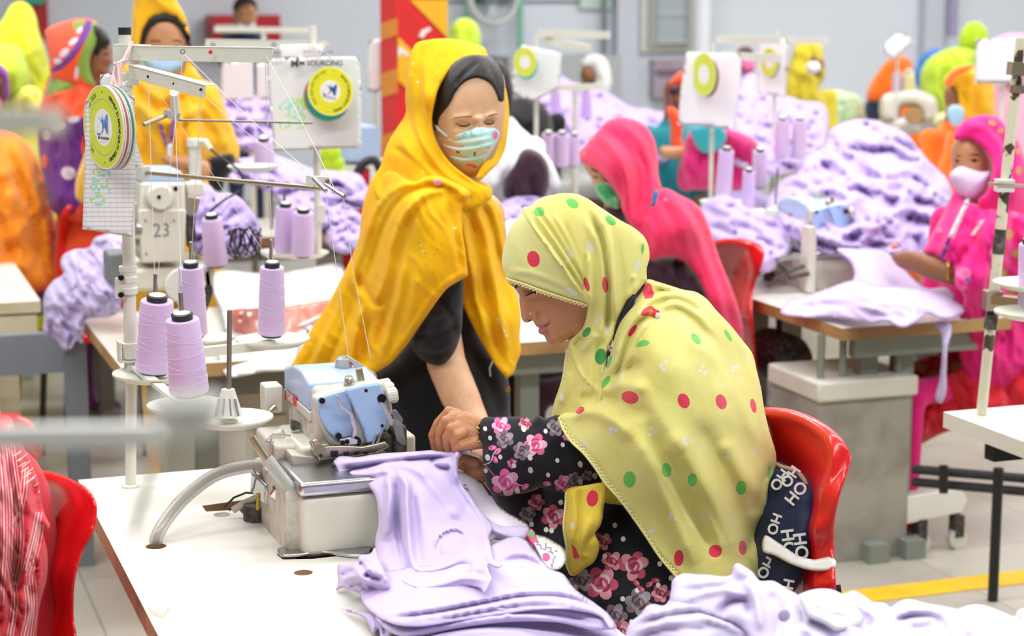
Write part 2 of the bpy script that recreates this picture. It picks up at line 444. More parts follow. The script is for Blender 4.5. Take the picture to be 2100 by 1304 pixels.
def ruled(name, zsp, nx, xsp, col='F4F4F6', line='C2C2CC'):
    m, N, L, b = nt(name); b.inputs['Roughness'].default_value = .7
    g = N.new('ShaderNodeNewGeometry'); d1 = N.new('ShaderNodeVectorMath'); d1.operation = 'DOT_PRODUCT'; d1.inputs[1].default_value = (0,0,1 / zsp)
    d2 = N.new('ShaderNodeVectorMath'); d2.operation = 'DOT_PRODUCT'; d2.inputs[1].default_value = Vector(nx) / xsp
    L.new(g.outputs['Position'], d1.inputs[0]); L.new(g.outputs['Position'], d2.inputs[0])
    def band(src, w):
        f = N.new('ShaderNodeMath'); f.operation = 'FRACT'; L.new(src, f.inputs[0])
        l = N.new('ShaderNodeMath'); l.operation = 'LESS_THAN'; l.inputs[1].default_value = w; L.new(f.outputs[0], l.inputs[0]); return l
    a = band(d1.outputs['Value'],.16); c = band(d2.outputs['Value'],.12)
    s = N.new('ShaderNodeMath'); s.operation = 'MULTIPLY'; s.inputs[1].default_value = .35; L.new(c.outputs[0], s.inputs[0])
    mx = N.new('ShaderNodeMath'); mx.operation = 'MAXIMUM'; L.new(a.outputs[0], mx.inputs[0]); L.new(s.outputs[0], mx.inputs[1])
    mix = N.new('ShaderNodeMix'); mix.data_type = 'RGBA'; mix.inputs[6].default_value = lin(col); mix.inputs[7].default_value = lin(line)
    L.new(mx.outputs[0], mix.inputs[0]); L.new(mix.outputs[2], b.inputs['Base Color']); return m
mk('ruled', ruled('ruled_chart_paper', .0092, RT, .012))
mk('ruled2', ruled('gridded_chart_paper', .0085, RT, .0085, 'F2F1EF', 'C2C2C6'))
# floor with faint tiles
m, N, L, b = nt('grey_beige_floor'); b.inputs['Roughness'].default_value = .35
tc = N.new('ShaderNodeTexCoord'); n1 = N.new('ShaderNodeTexNoise'); n1.inputs['Scale'].default_value = 2.5; n1.inputs['Detail'].default_value = 6
br = N.new('ShaderNodeTexBrick'); br.inputs['Scale'].default_value = 1.6; br.inputs['Mortar Size'].default_value = .006; br.offset = 0
br.inputs['Color1'].default_value = lin('C4BFB2'); br.inputs['Color2'].default_value = lin('BDB8AB'); br.inputs['Mortar'].default_value = lin('A09B90')
br.inputs['Brick Width'].default_value = 1; br.inputs['Row Height'].default_value = 1
mx = N.new('ShaderNodeMix'); mx.data_type = 'RGBA'; mx.blend_type = 'MULTIPLY'; mx.inputs[0].default_value = .35
L.new(tc.outputs['Object'], n1.inputs['Vector']); L.new(tc.outputs['Object'], br.inputs['Vector']); L.new(br.outputs[0], mx.inputs[6]); L.new(n1.outputs[0], mx.inputs[7]); L.new(mx.outputs[2], b.inputs['Base Color'])
MAT['floor'] = m

# ---------------------------------------------------------------- room
def struct(name, mb, mat, parent=None, **k):
    o = mb.build(name, mat, parent, smooth=False)
    if parent is None: o['kind'] = 'structure'
    return o
WY = 16.0
struct('floor', MB().box((-9,-3,-.1),(16, WY, 0)), 'floor')
struct('ceiling', MB().box((-9,-3,4.2),(16, WY, 4.3)), 'ceil')
struct('wall_back', MB().box((-9, WY, 0),(16, WY + .2,4.2)), 'wall')
struct('wall_left', MB().box((-9.2,-3,0),(-9, WY, 4.2)), 'wall')
struct('wall_right', MB().box((16,-3,0),(16.2, WY, 4.2)), 'wall')
tag(MB().box((-3,4.62,.0005),(15.9,4.735,.003)).build('trim_1', 'yline', smooth=False), 'yellow painted line on the factory floor', kind='structure')
def wbox(x0, y0, x1, y1, d0, d1, mb=None):
    """box standing on the far wall, from its traced corners; d0/d1 = distance out from the wall"""
    a = px_y(x0, y1, WY); b2 = px_y(x1, y0, WY); mb = mb or MB()
    return mb.box((a.x, WY - d1, a.z),(b2.x, WY - d0, b2.z))
# far window unit with frame, grey panes and rails
wf = struct('window_1', wbox(1308,-260,1422,106,.0,.06), 'cream')
mk('pane', plain('grey_glass_pane', 'B9C4C9', .12,0)); mk('wframe', plain('grey_window_frame', 'AEB0A8', .5)); mk('wtrim', plain('pale_window_moulding', 'D5D7D2', .5))
MBq = wbox(1322,-260,1412,98,.06,.09); wfr = MBq.build('window_frame', 'wframe', wf, False)
wbox(1336,-260,1402,88,.09,.10).build('pane', 'pane', wfr, False)
mb = MB(); wbox(1336,26,1402,31,.1,.12, mb); wbox(1340,-260,1345,88,.1,.12, mb); wbox(1336,83,1402,88,.1,.12, mb); wbox(1396,-260,1402,88,.1,.12, mb); mb.build('glazing_bar', 'wtrim', wfr, False)
# white service pipes, green conduits, panel joints on the far wall
def pipe(name, x, y0, y1, rpx, mat, label, cat, out=.1, group=None):
    a = px_y(x, y0, WY - out); r = (px_y(x + rpx, y0, WY - out) - a).length
    zb = max(px_y(x, y1, WY - out).z, 0.0)
    o = MB().tube([(a.x, WY - out, 4.19),(a.x, WY - out, zb)], r, 16).build(name, mat)
    return tag(o, label, cat, group)
mk('pipew', plain('white_pipe_paint', 'F1F3F8', .35)); mk('pipeg', plain('green_conduit_paint', '8CC7AC', .5)); mk('pipel', plain('pale_grey_column_paint', 'C9CCD8', .6)); mk('lilacp', plain('lilac_pipe_paint', 'A69CC0', .5))
mk('dgrey', plain('dark_grey_paint', '7E838A', .6))
pipe('wall_pipe', 1440,0,2000,17, 'pipew', 'thick white vertical pipe right of the far window', 'pipe', .4)
pipe('conduit', 1067,0,130,6, 'pipeg', 'green vertical conduit on the far wall above the leftmost small lime disc', 'conduit', .15)
pipe('conduit', 957,0,60,5, 'pipeg', 'green vertical conduit just above the lime head scarf behind the pillar', 'conduit', .15)
pipe('wall_pipe', 1240,0,300,5, 'dgrey', 'thin dark vertical pipe on the far wall left of the window', 'pipe', .12)
pipe('wall_pipe', 1955,0,75,9, 'lilacp', 'lilac vertical pipe on the far wall at the right', 'pipe', .15)
tag(wbox(1252,-300,1300,250,.0,.15).build('wall_column', 'pipel', None, False), 'pale grey wall column left of the far window', 'column')
tag(wbox(1874,-300,1935,330,.0,.12).build('wall_column', 'pipel', None, False), 'pale grey wall column beside the lilac pipe', 'column')
struct('trim_2', wbox(900,0,1240,3,0,.04), 'dgrey')
o = wbox(1186,-30,1250,18,0,.05).build('wall_sign', plain('pale_green_board', 'C4DACF', .6), None, False); tag(o, 'small pale green board high on the far wall', 'sign')
o = wbox(1020,-30,1053,4,0,.07).build('wall_box', 'dgrey', None, False); tag(o, 'small grey box high on the far wall between the green conduits', 'box')
# wall fan with round white guard, beside the conduit
fx = px_y(1010,-5, WY - .3); f = empty('wall_fan', (fx.x, WY - .3, fx.z), 'round white wall fan at the top edge between the green conduits', 'fan')
MB().lathe(fx, [(.22,-.06),(.24,0),(.22,.06),(.2,.06),(.2,-.06),(.22,-.06)],32,(0,1,0)).build('guard', 'white', f)
MB().cyl(fx, (fx.x, WY, fx.z),.06).build('motor', 'dgrey', f)
mb = MB()
for k in range(3):
    t = k * 2.094; mb.prism([fx + Vector((math.cos(t + a) * r, 0, math.sin(t + a) * r)) for a, r in ((0,.03),(.25,.19),(.9,.17),(.9,.05))],(0,.01,0))
mb.build('blade', 'pane', f, False)
# painted pillar
pl0 = pd(783,300,8.6); pL = pd(815,300,8.35); pR = pd(917,300,8.62)
nL = (pL - pl0); nL.z = 0; nR = pR - pL; nR.z = 0
def pil_face(A, nvec, zlist, flip):
    pass
pil = empty('striped_pillar', (pL.x, pL.y, 0), 'square pillar painted with slanting red and yellow warning stripes', 'pillar')
mb = MB(); a = Vector((pL.x, pL.y, 0)); pts = [a, a + nR, a + nR + nL * -1, a - nL]
mb.prism(pts, (0,0,4.19)); mb.build('shaft', 'pred', pil, False)
mb = MB(); mb2 = MB()
def stripe(mbx, p0, p1, p2, p3, nrm):
    n_ = Vector(nrm).normalized() * .004; mbx.prism([p + n_ for p in (p0, p1, p2, p3)], n_ * -1.4)
def face_pt(px, py, A, d):
    n_ = d.cross(Vector((0,0,1))); return ppl(px, py, A, n_.normalized())
nl_out = Vector((nL.y, -nL.x, 0)); nl_out = nl_out if nl_out.dot(HD) < 0 else -nl_out
nr_out = Vector((nR.y, -nR.x, 0)); nr_out = nr_out if nr_out.dot(HD) < 0 else -nr_out
for ya, yb in ((37,72),(140,190),(268,330),(400,450),(-90,-50)):
    q = [face_pt(x, y, a, nL) for x, y in ((783, ya + 11),(815, ya),(815, ya + (yb - ya)),(783, yb + 11))]; stripe(mb, *q, nl_out)
mb.build('stripe', 'porg', pil, False)
for poly in (((840,0),(917,0),(917,78)),((815,-40),(815,-120),(917,-10),(917,-5)),((815,75),(870,130),(870,215),(815,165)),((815,300),(870,350),(870,430),(815,385))):
    q = [face_pt(x, y, a, nR) + nr_out.normalized() * .004 for x, y in poly]; mb2.prism(q, nr_out.normalized() * -.0056)
mb2.build('stripe', 'pyel', pil, False)
mb = MB(); q = [face_pt(x, y, a, nR) + nr_out.normalized() * .006 for x, y in ((815,95),(825,100),(838,112),(832,116),(822,108),(815,118))]; mb.prism(q, nr_out.normalized() * -.007)
q = [face_pt(x, y, a, nR) + nr_out.normalized() * .006 for x, y in ((858,75),(864,62),(880,56),(882,62),(872,68),(866,78))]; mb.prism(q, nr_out.normalized() * -.007)
mb.build('chipped_patch', 'white', pil, False)

# ---------------------------------------------------------------- tables
def plate(name, outline, holes, z, th, mats, parent, edge_mi=1):
    pts = [Vector(p[:2]) for p in outline]; faces = [list(range(len(pts)))]
    for h in holes:
        b0 = len(pts); pts += [Vector(p[:2]) for p in h]; faces.append(list(range(b0, len(pts))))
    V, E, F, ov, oe, of = geometry.delaunay_2d_cdt(pts, [], faces, 0,1e-5)
    keep = [f for f, s_ in zip(F, of) if 0 in s_ and len(s_) == 1]
    mb = MB(); bm = mb.bm
    t = [bm.verts.new((v[0], v[1], z)) for v in V]; u = [bm.verts.new((v[0], v[1], z - th)) for v in V]; cnt = {}
    for f in keep:
        bm.faces.new([t[i] for i in f]).material_index = 0; bm.faces.new([u[i] for i in f[::-1]]).material_index = edge_mi
        for i in range(len(f)):
            e = (f[i], f[(i + 1) % len(f)]); cnt[e] = cnt.get(e, 0) + 1
    for (i, j) in cnt:
        if (j, i) not in cnt: bm.faces.new((t[i], u[i], u[j], t[j])).material_index = edge_mi
    bmesh.ops.delete(bm, geom=[v for v in bm.verts if not v.link_faces], context='VERTS')
    return mb.build(name, mats, parent, smooth=False)
def table(label, x0, x1, y0, y1, z=.76, holes=(), edge='ply', legs='frame', group=None, legx=None, th=.038):
    t = empty('sewing_table', ((x0 + x1) / 2,(y0 + y1) / 2,0), label, 'table', group)
    plate('tabletop', [(x0, y0),(x1, y0),(x1, y1),(x0, y1)], holes, z, th, ['lam', edge], t)
    zt = z - th
    for ya in (y0 + .06, y1 - .1): MB().box((x0 + .08, ya, zt - .07),(x1 - .08, ya + .04, zt)).build('frame_rail', legs, t, False)
    for lx in (legx or (x0 + .25, x1 - .25)):
        mb = MB(); mb.box((lx - .03, y0 + .12,.06),(lx + .03, y0 + .17, zt - .0)).box((lx - .03, y1 - .17,.06),(lx + .03, y1 - .12, zt)).box((lx - .035, y0 + .02,0.0),(lx + .035, y1 - .02,.06)).box((lx - .02, y0 + .17,.3),(lx + .02, y1 - .17,.34))
        mb.build('leg', legs, t, False)
    return t
def zc(poly, z=.76): return [tuple(pz(x, y, z))[:2] for x, y in poly]
def circ(px, py, r, z=.76, n=18):
    c = pz(px, py, z); return [(c.x + r * math.cos(2 * math.pi * k / n), c.y + r * math.sin(2 * math.pi * k / n)) for k in range(n)]
cut = zc([(414,1037),(423,1049),(490,1045),(516,1073),(561,1071),(607,1125),(590,1128),(568,1137),(580,1147),(640,1146),(800,1128),(770,1075),(590,1040),(530,1040),(520,1022)])
T1 = table('white-topped sewing table in the foreground with the blue and ivory overlock machine', .43,1.12,2.35,3.87, holes=[circ(320,1120,.019), circ(622,1174,.0165), cut], edge='plyb')
MB().lathe(pz(455,1056,.7595),[(0,0),(.0155,0),(.0155,.0015),(0,.002)],24).build('hole_cap', 'steel', T1)
MB().lathe(pz(622,1174,.742),[(0,0),(.0165,0),(.0165,.006),(0,.006)],24).build('hole_cap', 'dark', T1)
mk('scuff', plain('brown_scuff', 'C9BFA8', .8, var=.3, vscale=40))
q = [pz(x, y, .7602) for x, y in ((300,1243),(322,1255),(333,1262),(345,1245),(351,1243),(337,1268),(315,1262))]
MB().prism(q, (0,0,.0004)).build('scuff_mark', 'scuff', T1, False)
# oil pan under the machine cut-out
mb = MB(); mb.box((.56,3.15,.60),(1.02,3.62,.64)); mb.build('oil_pan', 'darkm', T1, False)
T2 = table('sewing table behind the standing woman, holding the number 23 machine', .686,2.15,5.03,5.95)
T3 = table('sewing table at right with orange-brown edge and lavender strips piled on it', 2.822,3.42,4.925,5.95, legx=(2.99,3.12))
T4 = table('thick pale-edged sewing table at the right edge, nearest the camera on that side', 2.475,3.9,2.6,3.825, edge='cream', legs='dframe', legx=(2.95,3.7))
T5 = table('pale wooden table at far left with bare top', -.75,.60,6.27,7.25, edge='palewood', legs='palewood', legx=(.3,-.6))
T6 = table('sewing table under the bottom-right heap of lavender cloth', 0.95,2.4,1.2,2.28)
# wood apron and leg seen at the far left
mb = MB(); mb.box((-.7,6.275,.60),(.585,6.33,.715)); mb.build('apron', 'palewood', T5, False)
q0 = px_y(10,700,6.28)
mb = MB(); mb.box((q0.x - .2,6.275,0),(q0.x + .04,6.35,.6)); mb.build('leg', 'palewood', T5, False)
# further rows (mostly under heaps of cloth)
T7 = table('sewing table behind the number 23 machine, where the woman in mustard works', .75,2.4,7.65,8.3, legs='frame')
T8 = table('sewing table under the big lavender heap', 2.9,5.2,6.75,7.9)
T9 = table('sewing table in the middle rows behind the woman in the pink scarf', 2.2,4.2,8.6,9.5)
T10 = table('white table far back on the right under the ivory lockstitch machine', 5.3,8.2,10.2,11.2, edge='frame')
T11 = table('far back table under pale yellow and green cloth', 5.0,7.5,12.2,13.0, edge='frame')
# ---------------------------------------------------------------- thread stands
def cone(label, top, bot, rt, rb, D, group, pin=True, pinpx=45, zz=None):
    """thread cone from traced axis ends (px) and half widths (px)"""
    a = pd(bot[0], bot[1], D); b2 = pd(top[0], top[1], D * .995); k = D / F_PX / math.cos(PITCH) * 1.0
    ax = (b2 - a); H = ax.length; ax.normalize(); r0 = rb * k; r1 = rt * k
    t = empty('thread_cone', a, label, 'thread cone', group)
    MB().lathe(a, [(0,0),(r0 * .97,0),(r0,.004),(r1 + (r0 - r1) * .03, H - .004),(r1 * .96, H),(r1 * .55, H + .0005),(0, H)],36, ax).build('wound_thread', 'thread', t)
    MB().lathe(a, [(0,-.007),(r0 * .74,-.007),(r0 * .78,0),(0,.001)],28, ax).build('base_ring', 'dark', t)
    MB().lathe(a + ax * H, [(0,0),(r1 * .62,0),(r1 * .64,.011),(r1 * .5,.013),(0,.009)],28, ax, mi=[0,0,0,1]).build('core_ring', ['dark', 'white'], t)
    return t, a, b2, ax, H
def wrap_threads(t, a, ax, H, r0, r1, turns, seed):
    rnd = random.Random(seed); u = ax.orthogonal().normalized(); w = ax.cross(u); mb = MB()
    for k in range(turns):
        h0 = H * (.06 + .86 * (k + rnd.random() * .5) / turns); up = 1 if k % 2 else -1; p = []
        for j in range(25):
            q = j / 24; th = rnd.random() * 0 + k * 2.1 + q * math.pi * 1.15; h = min(H * .97, max(H * .03, h0 + up * H * .11 * (q - .5)))
            r = r0 + (r1 - r0) * h / H + .0003; p.append(a + ax * h + (u * math.cos(th) + w * math.sin(th)) * r)
        mb.tube(p, .0005,5)
    mb.build('crossing_wraps', plain('pale_thread_wrap', 'E9D6F4', .4) if 'wrapm' not in MAT else 'wrapm', t)
MAT['wrapm'] = plain('pale_thread_wrap', 'E6D2F2', .4)
def dish(name, c, r, parent, ax=(0,0,1), mat='cream'):
    return MB().lathe(c, [(0,.004),(r * .3,.003),(r * .75,.006),(r * .97,.014),(r, .016),(r, .0125),(r * .75,.001),(r * .3,-.003),(0,-.004)],40, ax).build(name, mat, parent)
ST = empty('thread_stand', pz(268,998,.76), 'cream metal thread stand on the left end of the foreground table', 'thread stand')
DP = 3.733
P = lambda x, y, D=DP: pd(x, y, D)
MB().tube([P(268,998), P(269,745)],.0112,20).lathe(P(268,998),[(0,0),(.019,0),(.019,.004),(.013,.006),(0,.006)],24).build('lower_pole', 'cream', ST)
MB().tube([P(268,760), P(263,440), P(258,150)],.0128,20).build('upper_pole', 'cream', ST)
MB().tube([P(256,100), P(256,58)],.0118,20).build('pole_tip', 'cream', ST); MB().lathe(P(256,71),[(0,0),(.0125,0),(.0125,.014),(0,.0145)],20).build('end_cap', 'dark', ST)
mb = MB(); mb.lathe(P(264,602),[(.0125,0),(.018,0),(.018,.012),(.016,.014),(.016,.022),(.018,.024),(.018,.034),(.016,.036),(.016,.044),(.018,.046),(.018,.056),(.0125,.056)],24)
mb.bar(P(247,570, DP - .01), P(247,612, DP - .01),.012,.02, RT); mb.build('collar_clamp', 'cream', ST)
for y in (569,604): MB().lathe(P(249, y, DP - .021),[(0,0),(.006,0),(.006,.004),(.004,.006),(0,.006)],14,-HD).build('bolt', 'screw', ST)
mb = MB(); mb.box(P(243,742, DP) - Vector((0,.018,0)), P(243,742, DP) + Vector((.004,.018,.042))); c = P(268,740)
mb.box((c.x - .022, c.y - .018, c.z),(c.x + .02, c.y + .018, c.z + .0035)); mb.build('bracket', 'cream', ST)
MB().lathe(P(268,735),[(.0125,0),(.017,.001),(.017,.032),(.0125,.034)],24).build('collar', 'cream', ST)
# top yoke and two perforated arms (L section: flat top flange with a hanging web)
def arm(a, b2, hh, parent, name='guide_arm', w=.022):
    """a, b2: top edge ends (points); hh web height"""
    d = (b2 - a); s = d.cross(Vector((0,0,1))).normalized(); s = s if s.dot(HD) > 0 else -s
    mb = MB(); up = Vector((0,0,1)); L = d.length; dn = d.normalized()
    web = [a, b2 - dn * .002, b2 - up * hh * .45, b2 - dn * hh * .35 - up * hh * .9, b2 - dn * hh * .8 - up * hh, a - up * hh]
    mb.prism(web, s * .0016)
    mb.prism([a - s * .001, b2 - s * .001, b2 - s * .001 + up * .0016, a - s * .001 + up * .0016], s * w)
    return mb.build(name, 'cream', parent, False)
A0 = P(250,95,3.72); A1 = pd(560,99,3.55); arm(A0, A1,.027, ST)
for x, y in ((375,106),(543,109)):
    c = pd(x, y, 3.6); MB().lathe(c, [(.0028,0),(.005,0),(.005,.004),(.0028,.004),(.0028,0)],16,-HD).build('eyelet', 'chrome', ST)
MB().lathe(pd(432,107,3.6),[(0,0),(.004,0),(.004,.001),(0,.001)],14,-HD).build('red_mark', 'redink', ST)
mb = MB(); c0 = P(231,94,3.73); mb.prism([P(x, y, 3.712) for x, y in ((231,94),(286,96),(292,100),(292,124),(286,130),(232,127))], HD * .003)
mb.prism([P(x, y, 3.712) for x, y in ((231,91),(300,93),(300,96),(231,95))], HD * .05); mb.build('yoke', 'cream', ST, False)
MB().lathe(P(282,114,3.711),[(0,0),(.0045,0),(.0045,.003),(0,.0035)],6,-HD).build('bolt', 'brassy', ST)
B0 = pd(264,134,3.70); B1 = pd(421,176,3.42); arm(B0, B1,.024, ST)
for x, y in ((304,157),(357,172),(412,184)):
    MB().lathe(pd(x, y, 3.70 - (x - 264) / 157 * .28 - .004),[(0,0),(.0028,0),(.0028,.0015),(0,.0015)],12,-HD).build('eyelet', 'screw', ST)
mb = MB(); mb.box(P(262,176,3.72) - Vector((0,0,0)), P(262,176,3.72) + Vector((.022,.018,.03))); mb.build('arm_block', 'cream', ST, False)
# lower guide rod with clamp
mb = MB(); mb.bar(P(278,353,3.71), P(300,355,3.69),.02,.024); mb.build('rod_block', 'cream', ST, False)
R0 = pd(290,353,3.70); R1 = pd(655,386,3.42); MB().tube([R0, R1],.0042,14).build('guide_rod', 'brassy', ST)
mb = MB(); mb.prism([pd(x, y, 3.425) for x, y in ((627,360),(676,364),(677,381),(668,383),(660,392),(640,384),(627,382))], HD * .014); mb.build('rod_clamp', 'cream', ST, False)
MB().lathe(pd(672,372,3.424),[(0,0),(.0045,0),(.0045,.003),(0,.0035)],6,-HD).build('bolt', 'brassy', ST)
MB().tube([pd(643,366,3.40), pd(668,391,3.36)],.004,12).build('small_guide_bar', 'chrome', ST)
MB().tube([pd(668,378,3.41), pd(706,403,3.37)],[.003,.0042],12).build('small_guide_bar', 'chrome', ST)
# second set of guides behind the arms, hanging in the middle
c = pd(361,220,3.86)
MB().tube([pd(357,190,3.8), pd(360,240,3.86)],.009,14).build('guide_collar', 'white', ST)
MB().tube([pd(295,256,3.8), pd(357,231,3.86)],.0045,12).build('small_guide_bar', 'brassy', ST)
mb = MB(); mb.bar(pd(336,232,3.85), pd(368,240,3.85),.018,.016); mb.build('rod_clamp', 'steel', ST, False)
MB().tube([pd(366,246,3.86), pd(640,252,4.1)],.0025,10).build('guide_rod', 'pinm', ST)
# spool dishes, arms, pins
ZD = 1.0
dishes = [((318,766),88,3.68),((384,832),84,3.45),((478,858),84,3.33),((415,694),68,4.05),((560,697),77,4.0)]
for (x, y), rp, D in dishes:
    c = pd(x, y, D); dish('cone_dish', c - Vector((0,0,.012)), rp * D / F_PX, ST)
mb = MB(); mb.bar(pd(275,750,3.73), pd(384,838,3.45),.02,.008); mb.build('dish_arm', 'cream', ST, False)
mb = MB(); mb.bar(pd(384,838,3.45), pd(478,866,3.33),.02,.008); mb.build('dish_arm', 'cream', ST, False)
mb = MB(); mb.bar(pd(290,735,3.76), pd(560,706,4.0),.018,.02); mb.build('dish_arm', 'cream', ST, False)
def pin(x0, y0, x1, y1, D, r=.0042): return MB().tube([pd(x0, y0, D), pd(x1, y1 + 2, D), pd(x1, y1, D)],[r, r, r * .5],12).build('cone_pin', 'pinm', ST)
pin(317,757,319,560,3.68); pin(384,800,370,598,3.45); pin(396,680,391,495,4.05); pin(557,682,556,490,4.0)
pin(469,830,471,634,3.33,.0045)
mb = MB(); mb.lathe(pd(469,852,3.33),[(0,.05),(.012,.049),(.013,.045),(.026,0),(0,0)],12); mb.build('cone_seat', 'cream', ST)
mb = MB()
for k in range(4):
    c = pd(469,852,3.33); u = RT * (-.021 + .014 * k) - HD * .0215
    mb.bar(c + u + Vector((0,0,.004)), c + u * .68 + Vector((0,0,.034)),.0035,.003)
mb.build('seat_slot', 'dgrey', ST, False)
G1 = 'lavender thread cones on the foreground thread stand'
specs = [('lavender thread cone left and behind the biggest one on the near thread stand', (322,617),(316,757),33.5,38.5,3.68, 'A'),
         ('biggest and nearest lavender thread cone on the stand, leaning slightly left', (374,655),(388,802),34.5,41,3.45, 'B'),
         ('lavender thread cone half hidden behind the two big near cones', (391,548),(396,684),25,30,4.05, 'C'),
         ('lavender thread cone standing alone on the right dish of the near stand', (558,548),(557,682),24.5,29,4.0, 'D')]
for lab, t_, b_, rt, rb, D, sd in specs:
    t, a, b2, ax, H = cone(lab, t_, b_, rt, rb, D, G1); k = D / F_PX / math.cos(PITCH)
    wrap_threads(t, a, ax, H, rb * k, rt * k, 13, sd)
# loose threads
def threads(label, lines, r=.0006, mat='string'):
    t = empty('sewing_threads', pd(*lines[0][0]), label, 'thread')
    for ln in lines: MB().tube([pd(*q) for q in ln], r, 6).build('strand', mat, t)
def sag(a, b2, n=8, s=.01):
    return [(a[0] + (b2[0] - a[0]) * i / n, a[1] + (b2[1] - a[1]) * i / n + s * 1000 * math.sin(math.pi * i / n), a[2] + (b2[2] - a[2]) * i / n) for i in range(n + 1)]
threads('fine white sewing threads running from the near stand down to the overlock machine',
        [sag((304,158,3.65),(318,600,3.68),6,0), sag((376,108,3.62),(320,598,3.68),6,0), sag((357,172,3.5),(372,585,3.45),6,0), sag((412,186,3.43),(392,540,4.0),6,0),
         sag((375,108,3.6),(650,366,3.42),8,.006), sag((412,190,3.43),(652,370,3.42),8,.012), sag((543,110,3.56),(690,395,3.4),10,-.008), sag((304,158,3.65),(560,545,4.0),8,0),
         sag((668,391,3.36),(715,735,3.42),8,.0), sag((704,402,3.37),(725,560,3.4),6,0) + [(760,735,3.42)], sag((560,545,4.0),(543,112,3.56),6,0)])
# hanging chart sheets, disc stack and pink strings on the near stand
def sheet(label, outline, D, mat, spots=(), mats=(), group=None, wr=.002, wsc=90, parent=None, depth=None, name='chart_sheet'):
    o = relief(name, outline, depth or D, [mat] + list(mats), parent, T=.0006, Tb=.0006, step=7, smooth=False, wrinkle=(wr, wsc, 90,3), spots=spots, R=6)
    return tag(o, label, 'paper chart', group) if parent is None else o
rnd = random.Random(5)
cells = []
for gx in range(8):
    for gy in range(13):
        if rnd.random() < .35:
            x = 184 + gx * 5.4; y = 345 + gy * 6; cells.append(([(x, y),(x + 5, y),(x + 5, y + 5),(x, y + 5)],1 if rnd.random() < .8 else 2))
chart = empty('chart_sheets', pd(225,330,3.66), 'white ruled chart sheets hanging behind the lime disc stack on the near stand', 'paper chart')
sheet('', [(237,172),(262,165),(282,300),(296,345),(260,338)],3.70, 'ruled', parent=chart, name='back_sheet')
sheet('', [(176,204),(276,197),(278,360),(272,486),(222,478),(169,470),(174,330)],3.64, 'ruled', cells, ['mint', 'limem'], parent=chart, name='front_sheet')
sheet('', [(205,153),(236,148),(246,215),(206,215)],3.66, 'paper', parent=chart, name='top_tab')
def disc_stack(label, cx, cy, rpx, D, yaw, tilt, cards, logo_s=1, detail=True, pitch=0, lmat='disc', rot=0):
    """stack of round cards; yaw (deg) turns the face to the left"""
    c = pd(cx, cy, D); y = math.radians(yaw); n = (-HD * math.cos(y) - RT * math.sin(y)); n = (n + Vector((0,0, pitch))).normalized()
    r = rpx * D / F_PX; t = empty('disc_stack', c, label, 'card disc')
    X = Vector((0,0,1)).cross(n).normalized(); Y = n.cross(X)
    rr = math.radians(rot); X, Y = X * math.cos(rr) + Y * math.sin(rr), Y * math.cos(rr) - X * math.sin(rr)
    off = 0
    for k, (mt, sh, dx, dy) in enumerate(cards):
        o = MB().lathe(c - n * (.003 * k + .0012) + X * dx * r + Y * dy * r, [(0,0),(r * sh, 0),(r * sh, .0022),(0,.0022)],48, n).build('card', mt, t)
    f = MB().lathe(c + n * .001,[(0,.0005),(r * .44,.0005),(r * .445,.0005),(r * .66,.0005),(r * .675,.0005),(r * .97,.0005),(r, .0005),(r, -.0008),(0,-.0008)],64, n, mi=[0,1,1,2,1,3,3,3]).build('printed_face', ['paper', lmat, 'teal', 'white'], t, smooth=False)
    O = c + n * .0018
    if detail:
        def shp(pts, mat, nm='logo_shape'):
            MB().prism([O + X * (a * r) + Y * (b_ * r) for a, b_ in pts], n * .0003).build(nm, mat, t, False)
        text_mesh('logo', 'M', r * .6, O + X * r * .06 + Y * r * .06, X, Y, 'logop' if yaw > 40 else 'logo', t, .0002, bold=r * .02, scx=.9)
        shp([(-.3,-.12),(-.3,-.2),(-.15,-.2),(-.15,-.1)], 'logop' if yaw > 40 else 'logo')
        text_mesh('logo', 'S', r * .62, O + n * .0006 - X * r * .17 + Y * r * .07, X, Y, 'paper', t, .0002, bold=r * .03)
        text_mesh('lettering', 'SM SOURCING', r * .085, O - Y * r * .26, X, Y, 'ink', t, .0001, bold=r * .002)
        text_mesh('lettering', '-------------------', r * .045, O - Y * r * .34, X, Y, 'inkg', t, .0001)
        s = 'CAN HELP TO IMPROVE QUALITY STANDARD'
        for i, ch in enumerate(s):
            if ch == ' ': continue
            a = math.radians(62 - i * 3.75); pos = O + X * (math.cos(a) * r * .8) + Y * (math.sin(a) * r * .8)
            ra = math.radians(62 - i * 3.75 - 90); text_mesh('lettering', ch, r * .13, pos, X * math.cos(ra) + Y * math.sin(ra),-X * math.sin(ra) + Y * math.cos(ra), 'ink', t, .0001, bold=r * .003)
        # the script on the left arc: joined strokes under a head line
        mb = MB(); rd = random.Random(3)
        for i in range(30):
            if i % 6 == 5: continue
            a0 = math.radians(112 + i * 4.1); q = lambda rad, aa: O + (X * math.cos(aa) + Y * math.sin(aa)) * r * rad
            mb.bar(q(.86, a0), q(.86, a0 + .055),.0009,.0003, n); mb.bar(q(.86, a0 + .02), q(.76, a0 + .02),.0008,.0003, n)
            if rd.random() < .7: mb.bar(q(.81, a0 + .02), q(.77, a0 + .05),.0008,.0003, n)
        mb.build('script_lettering', 'ink', t, False)
        for a in (90,-88):
            aa = math.radians(a); p = O + (X * math.cos(aa) + Y * math.sin(aa)) * r * .84; MB().lathe(p, [(0,0),(r * .03,0),(r * .03,.0003),(0,.0003)],8, n).build('shirt_mark', 'teal', t, False)
    return t, c, n, X, Y, r
